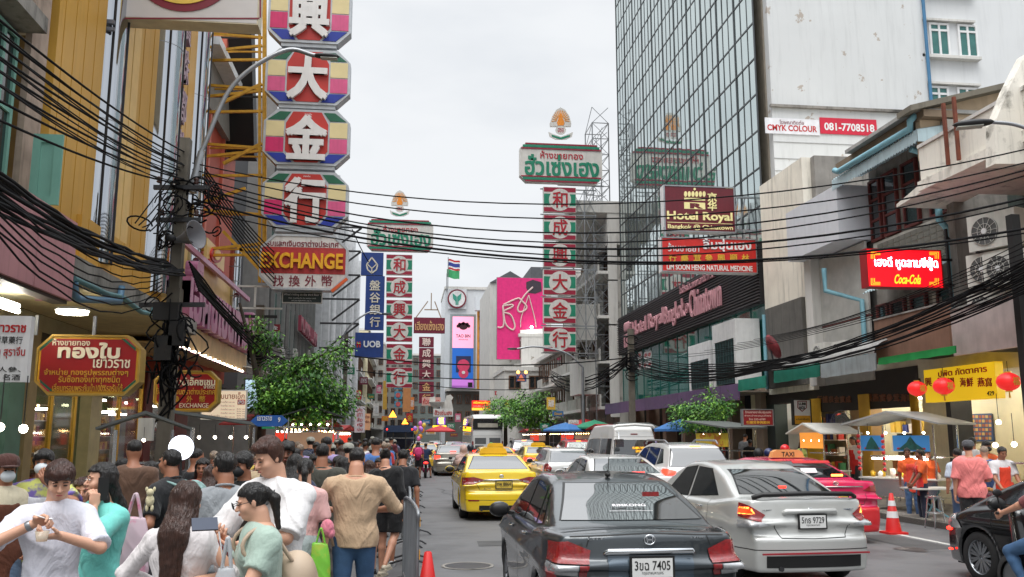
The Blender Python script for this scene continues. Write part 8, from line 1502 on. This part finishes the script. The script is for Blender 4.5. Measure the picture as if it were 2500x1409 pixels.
for lb,px,X,r,m_,h in(('blue market umbrella over a bright stall beyond the white hatchback',1381,9.6,1.35,BLC,2.25),('blue market umbrella behind the white van',1665,11.6,1.2,BLC,2.15),('green market umbrella behind the blue one',1452,11.3,1.3,mat('green_canvas',(40,130,96),.7),2.4),('red market umbrella beside the green one',1428,12.0,1.3,mat('red_canvas',(180,40,44),.7),2.6),('pinkish red umbrella under the small amber plate',1075,2.9,1.2,mat('red_canvas',(0,0,0)),2.3)):c=WX(px,1066,X);umbrella(lb,(c.x,c.y,0),r,m_,h)
fx_=((-3.9,14.0),(-3.2,17.5));rl_=thing('ring_lamp','big round white glowing disc lamp behind the man with the backpack','lamp',WY(443,1093,9.6));part('disc',MB().cyl((0,0,0),.125,.04,30,axis='Y'),glow('disc_glow',(235,240,255),2.2),rl_);part('rim',MB().cyl((0,.012,0),.132,.035,30,axis='Y'),BLACK,rl_);part('stand',MB().bar((0,.02,-.1),(0,.02,-1.95),.02),BLACK,rl_)
for px,py,Y in((57,1047,9),(0,1043,9),(2438,1031,14.5),(2430,1087,13.5),(2476,1085,13.5)):b=thing('hanging_bulb',f'bright bare bulb at the {["left vendor counter", "left edge counter", "cream restaurant front, highest", "grill counter, left", "grill counter, right"][(57, 0, 2438, 2430, 2476).index(px)]}','light',WY(px,py,Y));part('bulb',MB().ell((0,0,0),.04,10,7),BULB,b);part('cord',MB().bar((0,0,.04),(0,0,.5),.008),BLACK,b)
fan=thing('wall_fan','round grey wall fan in the open cream shop','fan',WX(2057,1030,13.7));m=MB()
for r in(.1,.2,.3,.36):m.tube([(math.cos(a)*r,-.05,math.sin(a)*r)for a in[2*PI*k/20 for k in range(21)]],.008,5)
for k in range(16):a=2*PI*k/16;m.bar((0,-.07,0),(math.cos(a)*.36,-.03,math.sin(a)*.36),.006)
g=part('guard',m,STEEL,fan);g.rotation_euler=(0,0,R(-55));part('blades',MB().cyl((0,0,0),.3,.02,5,axis='Y'),mat('fan_blade',(120,130,130),.4),fan).rotation_euler=(0,0,R(-55));part('arm',MB().bar((0,0,0),(.25,.2,-.4),.04),STEEL,fan)
sg=Sign('street_sign','blue arrow-shaped street name sign with the number 9',628,1014,688,1041,Y=15.5,th=.03,body=paint((28,84,156)));sg.pg([(612,1028),(628,1014),(628,1041)],paint((28,84,156)),.03,'arrow_end',base=-.03);sg.pg([(704,1028),(688,1014),(688,1041)],paint((28,84,156)),.03,'arrow_end',base=-.03);sg.tx('เยาวราช',629,1017,664,1027,WHITE,.006,.01);sg.tx('9',679,1019,685,1031,WHITE,.006,.02);sg.rc(640,1042,672,1047,paint((24,130,80)),.02)
st=thing('steel_stool','tall steel stool standing nearest the aproned women','stool',(*WG(2285,1290).xy,0),R(10),'steel stools at the right stalls');part('seat',MB().cyl((0,0,.62),.16,.03,18),INOX,st);part('ring',MB().lathe([(.17,.3),(.18,.31),(.17,.32),(.16,.31),(.17,.3)],n=16),INOX,st)
for k in range(4):a=PI/4+k*PI/2;part('leg',MB().bar((.11*math.cos(a),.11*math.sin(a),.6),(.2*math.cos(a),.2*math.sin(a),0),.022),INOX,st)
for i,(x,y)in enumerate(((2195,1225),(2175,1215),(2290,1240),(2300,1225),(2270,1215))):copy_thing(st,(*WG(x,y+12).xy,0),R(20*i),['steel stool before the white food cart','steel stool behind the banded cone','steel stool between the woman and the pink-shirted man','steel stool beside the pink-shirted man','steel stool under the cart table'][i])
tb=thing('folding_table','pale folding table beside the white food cart','table',(*WX(2262,1066,11.3).xy,0));part('tabletop',MB().b2(-.5,.5,-.35,.35,.72,.75),OFFW,tb)
for x in(-.42,.42):part('leg',MB().bar((x,-.3,0),(-x,.3,.72),.03),PIPEB,tb)
# MOTORBIKES
def scooter(label,loc,rz,m_,lit=True):
 t=thing('scooter',label,'motor scooter',loc,rz)
 for y in(-.6,.62):w=_put('wheel',None,(0,y,.27),0,t);part('tyre',MB().lathe([(.2,-.05),(.26,-.045),(.27,0),(.26,.045),(.2,.05)],n=22).xf(Matrix.Rotation(PI/2,4,'Y')),RUB,w);part('rim',MB().cyl((0,0,0),.19,.05,16,axis='X'),ALLOY,w)
 f=lambda X,Y,Z:smin(smin(ell_sdf(X,Y,Z,(0,-.42,.62),(.13,.38,.16)),cone_sdf(X,Y,Z,(0,-.1,.32),(0,.3,.3),.13,.12),.1),cone_sdf(X,Y,Z,(0,.38,.4),(0,.5,.95),.15,.1),.1)
 v,q_=iso(f,(-.3,-.95,.05),(.3,.75,1.15),.03);me=np_mesh('fairing',v,q_);me.materials.append(m_);part('fairing',me,None,t);part('seat',MB().ell((0,-.32,.8),(.13,.36,.06),12,7),BLACK,t);part('tail_lamp',MB().ell((0,-.8,.68),(.1,.04,.04),10,6),LLIT if lit else LRED,t);part('number_plate',MB().b2(-.1,.1,-.86,-.85,.45,.6),PLT,t);part('mudguard',MB().b2(-.06,.06,-.86,-.78,.3,.62),BLACK,t)
 part('handlebar',MB().tube([(-.33,.42,1.0),(0,.5,1.02),(.33,.42,1.0)],.018,7),BLACK,t)
 for s in(-1,1):part('mirror',MB().ell((s*.3,.42,1.22),(.06,.015,.04),10,6),BLACK,t);part('stalk',MB().bar((s*.25,.45,1.02),(s*.3,.43,1.2),.012),BLACK,t)
 return t
RD=dict(hip=.80,wR=(-.28,-.45,1.0),wL=(.28,-.45,1.0),fL=(.2,-.3,.22),fR=(-.2,-.3,.22),kL=(.1,-.28,.06),kR=(-.1,-.28,.06),nod=.1)
scooter('scooter with a pink tail cowl beside the barrier ahead',(1.02,41.5,0),0,paint((150,40,90)));person('rider in a dark blue T-shirt standing over the scooter by the barrier',(1.02,41.4,0),PI,'tan',(HB,'short'),(cloth((38,56,92)),'tee'),(cloth((40,40,44)),'shorts'),dict(h=1.66,**{**RD,'fL':(.25,0,0),'fR':(-.25,0,0),'kL':(.06,-.05,0),'kR':(-.06,-.05,0)}),.025)
t,J=person('woman with a pink backpack walking beside the barrier toward the scooter',(.65,39.8,0),PI,'tan',(HB,'long'),(cloth((160,50,90)),'tee'),(cloth((26,26,30)),'shorts'),dict(h=1.62,fem=1,hairlen=.2),.025);backpack(t,J,cloth((206,60,120)))
scooter('scooter with red tail lamp between the yellow taxi and the coach',(WY(1150,1066,31).x,31,0),0,paint((120,26,40)));person('scooter rider in a dark helmet and pale grey shirt ahead of the yellow taxi',(WY(1150,1066,31).x,31.2,0),PI,'tan',(HB,'crop'),(cloth((150,156,160)),'tee'),(cloth((40,44,50)),'pants'),dict(h=1.66,helmet=paint((40,44,54),.2),**RD),.025)
scooter('scooter mostly hidden beside the yellow taxi',(WY(1130,1066,26).x,26,0),R(4),BLACK);person('scooter passenger in a long pale pink headscarf beside the yellow taxi',(WY(1131,1066,26).x,25.8,0),PI,'light',(HB,'bald'),(cloth((176,150,144)),'long'),(cloth((60,60,66)),'pants'),dict(h=1.70,hijab=cloth((188,160,152)),**RD),.022)
person('scooter rider in a bright green helmet beyond the yellow taxi',(WY(1200,1066,37).x,37,0),PI,'tan',(HB,'crop'),(cloth((90,150,60)),'long'),(cloth((40,44,50)),'pants'),dict(h=1.68,helmet=paint((60,170,50),.2),**RD),.028);scooter('scooter under the rider with the green helmet',(WY(1200,1066,37).x,36.8,0),0,BLACK)
mo=scooter('black motor scooter cut by the right edge of the view',(6.85,8.95,0),R(2),BLKC,False)
person('scooter rider in jeans at the right edge reaching for the handlebar',(6.85,8.9,0),R(182),'light',(HB,'crop'),(cloth((120,60,60)),'tee'),(DENIM,'jeans'),dict(h=1.70,helmet=BLACK,**RD),.014,1)
for px,py,lb,m_ in((1915,1090,'parked rider in a red and white helmet behind the silver sedan',paint((206,40,44),.25)),(1875,1102,'parked rider in a navy helmet left of the red-helmeted one',paint((34,44,84),.3)),(1850,1100,'parked rider in a dark helmet by the yellow painted board',BLACK)):person(lb,(WY(px,1066,22).x,22,0),R(150),'tan',(HB,'crop'),(cloth((50,46,50)),'long'),(cloth((40,44,50)),'pants'),dict(h=1.5 if py>1095 else 1.6,helmet=m_),.028)
# PEOPLE AT THE RIGHT STALLS
ORG,RDA=cloth((226,96,36)),cloth((206,40,34));SH=dict(shoem=mat('pink_sandal',(206,160,160),.6))
person('woman in orange T-shirt and red apron standing by the stools with a steel bowl',gp(2243,18.3),R(-100),'brown',(HB,'bun'),(ORG,'tee'),(cloth((30,36,56)),'pants'),dict(h=1.56,fem=1,apron=RDA,wL=(.12,-.28,.88),wR=(-.05,-.3,.86),**SH),.02,1)
person('smiling woman in orange behind the aproned one leaning to the left',gp(2218,19.2),R(-30),'brown',(HB,'bun'),(ORG,'tee'),(cloth((60,90,130)),'pants'),dict(h=1.58,fem=1,apron=cloth((216,70,50)),sway=-.1,**SH),.02,1)
person('second orange-shirted woman close behind the one with the bowl',gp(2262,19.6),R(-20),'brown',(HB,'pony'),(ORG,'tee'),(cloth((40,40,50)),'pants'),dict(h=1.52,fem=1),.024)
person('man in a coral pink T-shirt and grey cap with a cross-body strap',gp(2362,14.2),R(155),'light',(HB,'crop'),(cloth((222,124,122)),'big'),(cloth((26,26,28)),'shorts'),dict(h=1.75,g=1.16,cap=cloth((70,70,74)),wR=(-.16,-.24,1.05)),.018,1)
person('man in a blue shirt behind the coral pink one',gp(2400,16.0),R(150),'light',(HGR,'crop'),(cloth((70,92,140)),'tee'),(cloth((120,130,140)),'jeans'),dict(h=1.66),.024)
person('young man in a white T-shirt with a blue bag left of the pink one',gp(2335,15.6),R(170),'tan',(HB,'short'),(cloth((190,200,214)),'tee'),(cloth((50,70,100)),'jeans'),dict(h=1.62,wR=(-.25,0,.8)),.024)
person('cook in a white shirt and orange-red apron at the grill counter',gp(2440,15.2),R(-10),'tan',(HB,'short'),(cloth((206,202,204)),'polo'),(cloth((60,60,60)),'pants'),dict(h=1.66,nod=.3,apron=cloth((216,60,30)),wL=(.18,-.3,.95),wR=(-.18,-.3,.95)),.02,1)
person('masked cook in an orange T-shirt behind the grill counter',gp(2405,17.5),R(0),'tan',(HB,'fringe'),(ORG,'tee'),(cloth((60,60,60)),'pants'),dict(h=1.74,mask=mat('black_mask',(0,0,0))),.024,1)
person('waiter in white with dark waistcoat at the back of the restaurant',gp(2373,18.5),R(160),'tan',(HB,'short'),(cloth((200,200,200)),'polo'),(cloth((30,30,30)),'pants'),dict(h=1.82),.026)
person('woman in a red apron with a ponytail working in the fan shop',(WX(2083,1066,13.0).x,WX(2083,1066,13.0).y,.12),R(-70),'tan',(HB,'pony'),(cloth((206,204,200)),'tee'),(cloth((40,40,44)),'pants'),dict(h=1.72,fem=1,apron=RDA,nod=.2,wR=(-.1,-.3,1.1)),.024)
person('shop girl in a pale green shirt by the jar shelves',(WX(1955,1066,13.2).x,WX(1955,1066,13.2).y,.12),R(20),'tan',(HB,'bob'),(cloth((190,210,120)),'tee'),(cloth((60,60,66)),'skirt'),dict(h=1.55,fem=1),.028)
gc=thing('grill_counter','steel grill counter with baked goods at the right restaurant','counter',(*gp(2475,15.0)[:2],0),R(-75));part('top',MB().b2(-.9,.9,-.35,.35,.8,.84),INOX,gc);part('cabinet',MB().b2(-.88,.88,-.33,.33,.2,.8),INOX,gc);part('upper_shelf',MB().b2(-.9,.9,0,.3,1.35,1.38),INOX,gc)
for i in range(9):part('loaf',MB().ell((-.75+i*.18,-.1,.88),(.08,.13,.04),10,6),mat('baked_crust',(186,130,70),.6),gc)
# THE CROWD
protos=[]
for i,(hr,tk,bk,fem,hh,up_)in enumerate((((HB,'crop'),'tee','jeans',0,1.74,PI),((HB,'long'),'tee','skirt',1,1.62,PI),((HB,'short'),'polo','shorts',0,1.70,PI),((HB,'pony'),'tank','pants',1,1.63,PI),((HBR,'bob'),'big','shorts',1,1.60,PI),((HB,'fringe'),'tee','pants',0,1.72,0),((HB,'long'),'tee','jeans',1,1.62,0),((HB,'short'),'polo','jeans',0,1.75,PI),((HGR,'short'),'tee','pants',0,1.66,PI))):
 t,J=person('proto',(0,0,0),0,('tan','light','brown')[i%3],hr,(cloth((90,90,90)),tk),(cloth((60,60,66)),bk),dict(h=hh,fem=fem,hairlen=.25,yaw=(0,.3,-.3)[i%3],nod=.12,**([{}]*7+[dict(cap=cloth((150,150,140))),dict(g=1.15)])[i]),.026,1 if i>4 else 0);protos.append((t,up_,'grey '+hr[1]if hr[0]is HGR else hr[1],fem));(backpack(t,J,cloth((60,64,80))if i!=3 else cloth((170,150,120)))if i in(3,7)else None)
CC=dict(black=(24,24,27),white=(208,206,204),grey=(120,122,126),navy=(32,42,70),maroon=(96,34,44),teal=(60,130,126),red=(180,44,44),blue=(70,110,170),beige=(176,154,124),pink=(206,130,140),olive=(86,88,60),yellow=(206,178,80),lilac=(150,134,176),brown=(96,70,54))
rnd=random.Random(21);names=list(CC);used=set();first=[True]*len(protos)
HN=dict(crop='cropped hair',long='long dark hair',short='short hair',pony='a ponytail',bob='a brown bob',fringe='a dark fringe');spots=[]
hand=[(700,9.6,5,'black'),(722,9.4,1,'navy'),(800,13.5,6,'white'),(830,11.5,5,'grey'),(838,10.6,1,'black'),(905,12.6,4,'lilac'),(918,15,0,'blue'),(930,17,3,'white'),(690,12,2,'red'),(770,12.6,5,'teal'),(645,10.2,3,'brown'),(500,10.5,6,'red'),(478,11.2,0,'black'),(300,11.0,2,'grey'),(585,11,1,'black'),(520,9.0,4,'black'),(330,10,0,'brown'),(375,10.6,6,'navy')]
for px,d,k,c in hand:spots.append((gp(px,d)[0],d,k,c,1))
tries=0
while len(spots)<112 and tries<4000:
 tries+=1;y=12.5+33*rnd.random()**.9;x=rnd.uniform(-3.3,-.35);
 if min([(x-a)**2+(y-b)**2 for a,b,*_ in spots])>.30:spots.append((x,y,rnd.randrange(9),rnd.choice(names),0))
pl=('beside the barrier','near the stall lights','in the thick of the crowd','beyond the beige-shirted man','close to the trees')
for n,(x,y,k,c,h)in enumerate(spots):
 src,up_,hk,fem=protos[k];o=src if first[k]else copy_thing(src,(0,0,0));first[k]=False
 where=pl[0]if x>-.9 else pl[1]if x<-2.6 else pl[2]if y<20 else pl[3];lb=f"{'woman' if fem else 'man'} in {c} with {HN.get(hk, 'grey hair')} {'facing back' if up_ == 0 else 'walking away'} {where}"
 if y>20 or lb in used:lb='distant pedestrian in the packed crowd on the left side of the street';o['group']='packed crowd on the left'
 used.add(lb);o['label']=lb;s_=rnd.uniform(.91,1.06);o.location=(x,y,0);o.scale=(s_,s_,s_);o.rotation_euler=(0,0,up_+rnd.uniform(-.5,.5))
 for q_ in o.children_recursive:
  b_=q_.name.split('.')[0]
  if b_ in('shirt','vest','trousers','jeans','shorts','skirt')and q_.type=='MESH':q_.material_slots[0].link='OBJECT';q_.material_slots[0].material=cloth(CC[c])if b_ in('shirt','vest')else cloth(rnd.choice([(30,30,34),(52,66,92),(96,92,84),(60,60,64)]))
rp=[(12.9,33,'grey'),(12.6,35,'red'),(11.9,30,'black'),(12.2,36,'white'),(11.2,40,'blue'),(11.8,42,'lilac'),(10.8,48,'navy'),(11.4,52,'pink'),(10.9,57,'white'),(11.2,62,'red'),(10.7,68,'grey')]
for n,(x,y,c)in enumerate(rp):
 k=n%7;o=copy_thing(protos[k][0],(x,y,.12 if x>10.8 else 0),protos[k][1]+(n*1.3)%2-1,f'passer-by in {c} at the right-hand stalls, '+('nearer part' if n<5 else 'far part')+' of the row','passers-by at the right-hand stalls')
 for q_ in o.children_recursive:
  if q_.name.split('.')[0]in('shirt','vest'):q_.material_slots[0].link='OBJECT';q_.material_slots[0].material=cloth(CC[c])
bl=thing('balloon_bunch','bunch of coloured balloons beside the blue open-backed bus','balloons',WY(1022,1058,56))
for i in range(9):part('balloon',MB().ell((rnd.uniform(-.35,.35),rnd.uniform(-.2,.2),rnd.uniform(-.5,.6)),(.13,.13,.16),10,7),paint([(220,120,200),(230,150,50),(170,120,220),(230,200,80)][i%4]),bl)
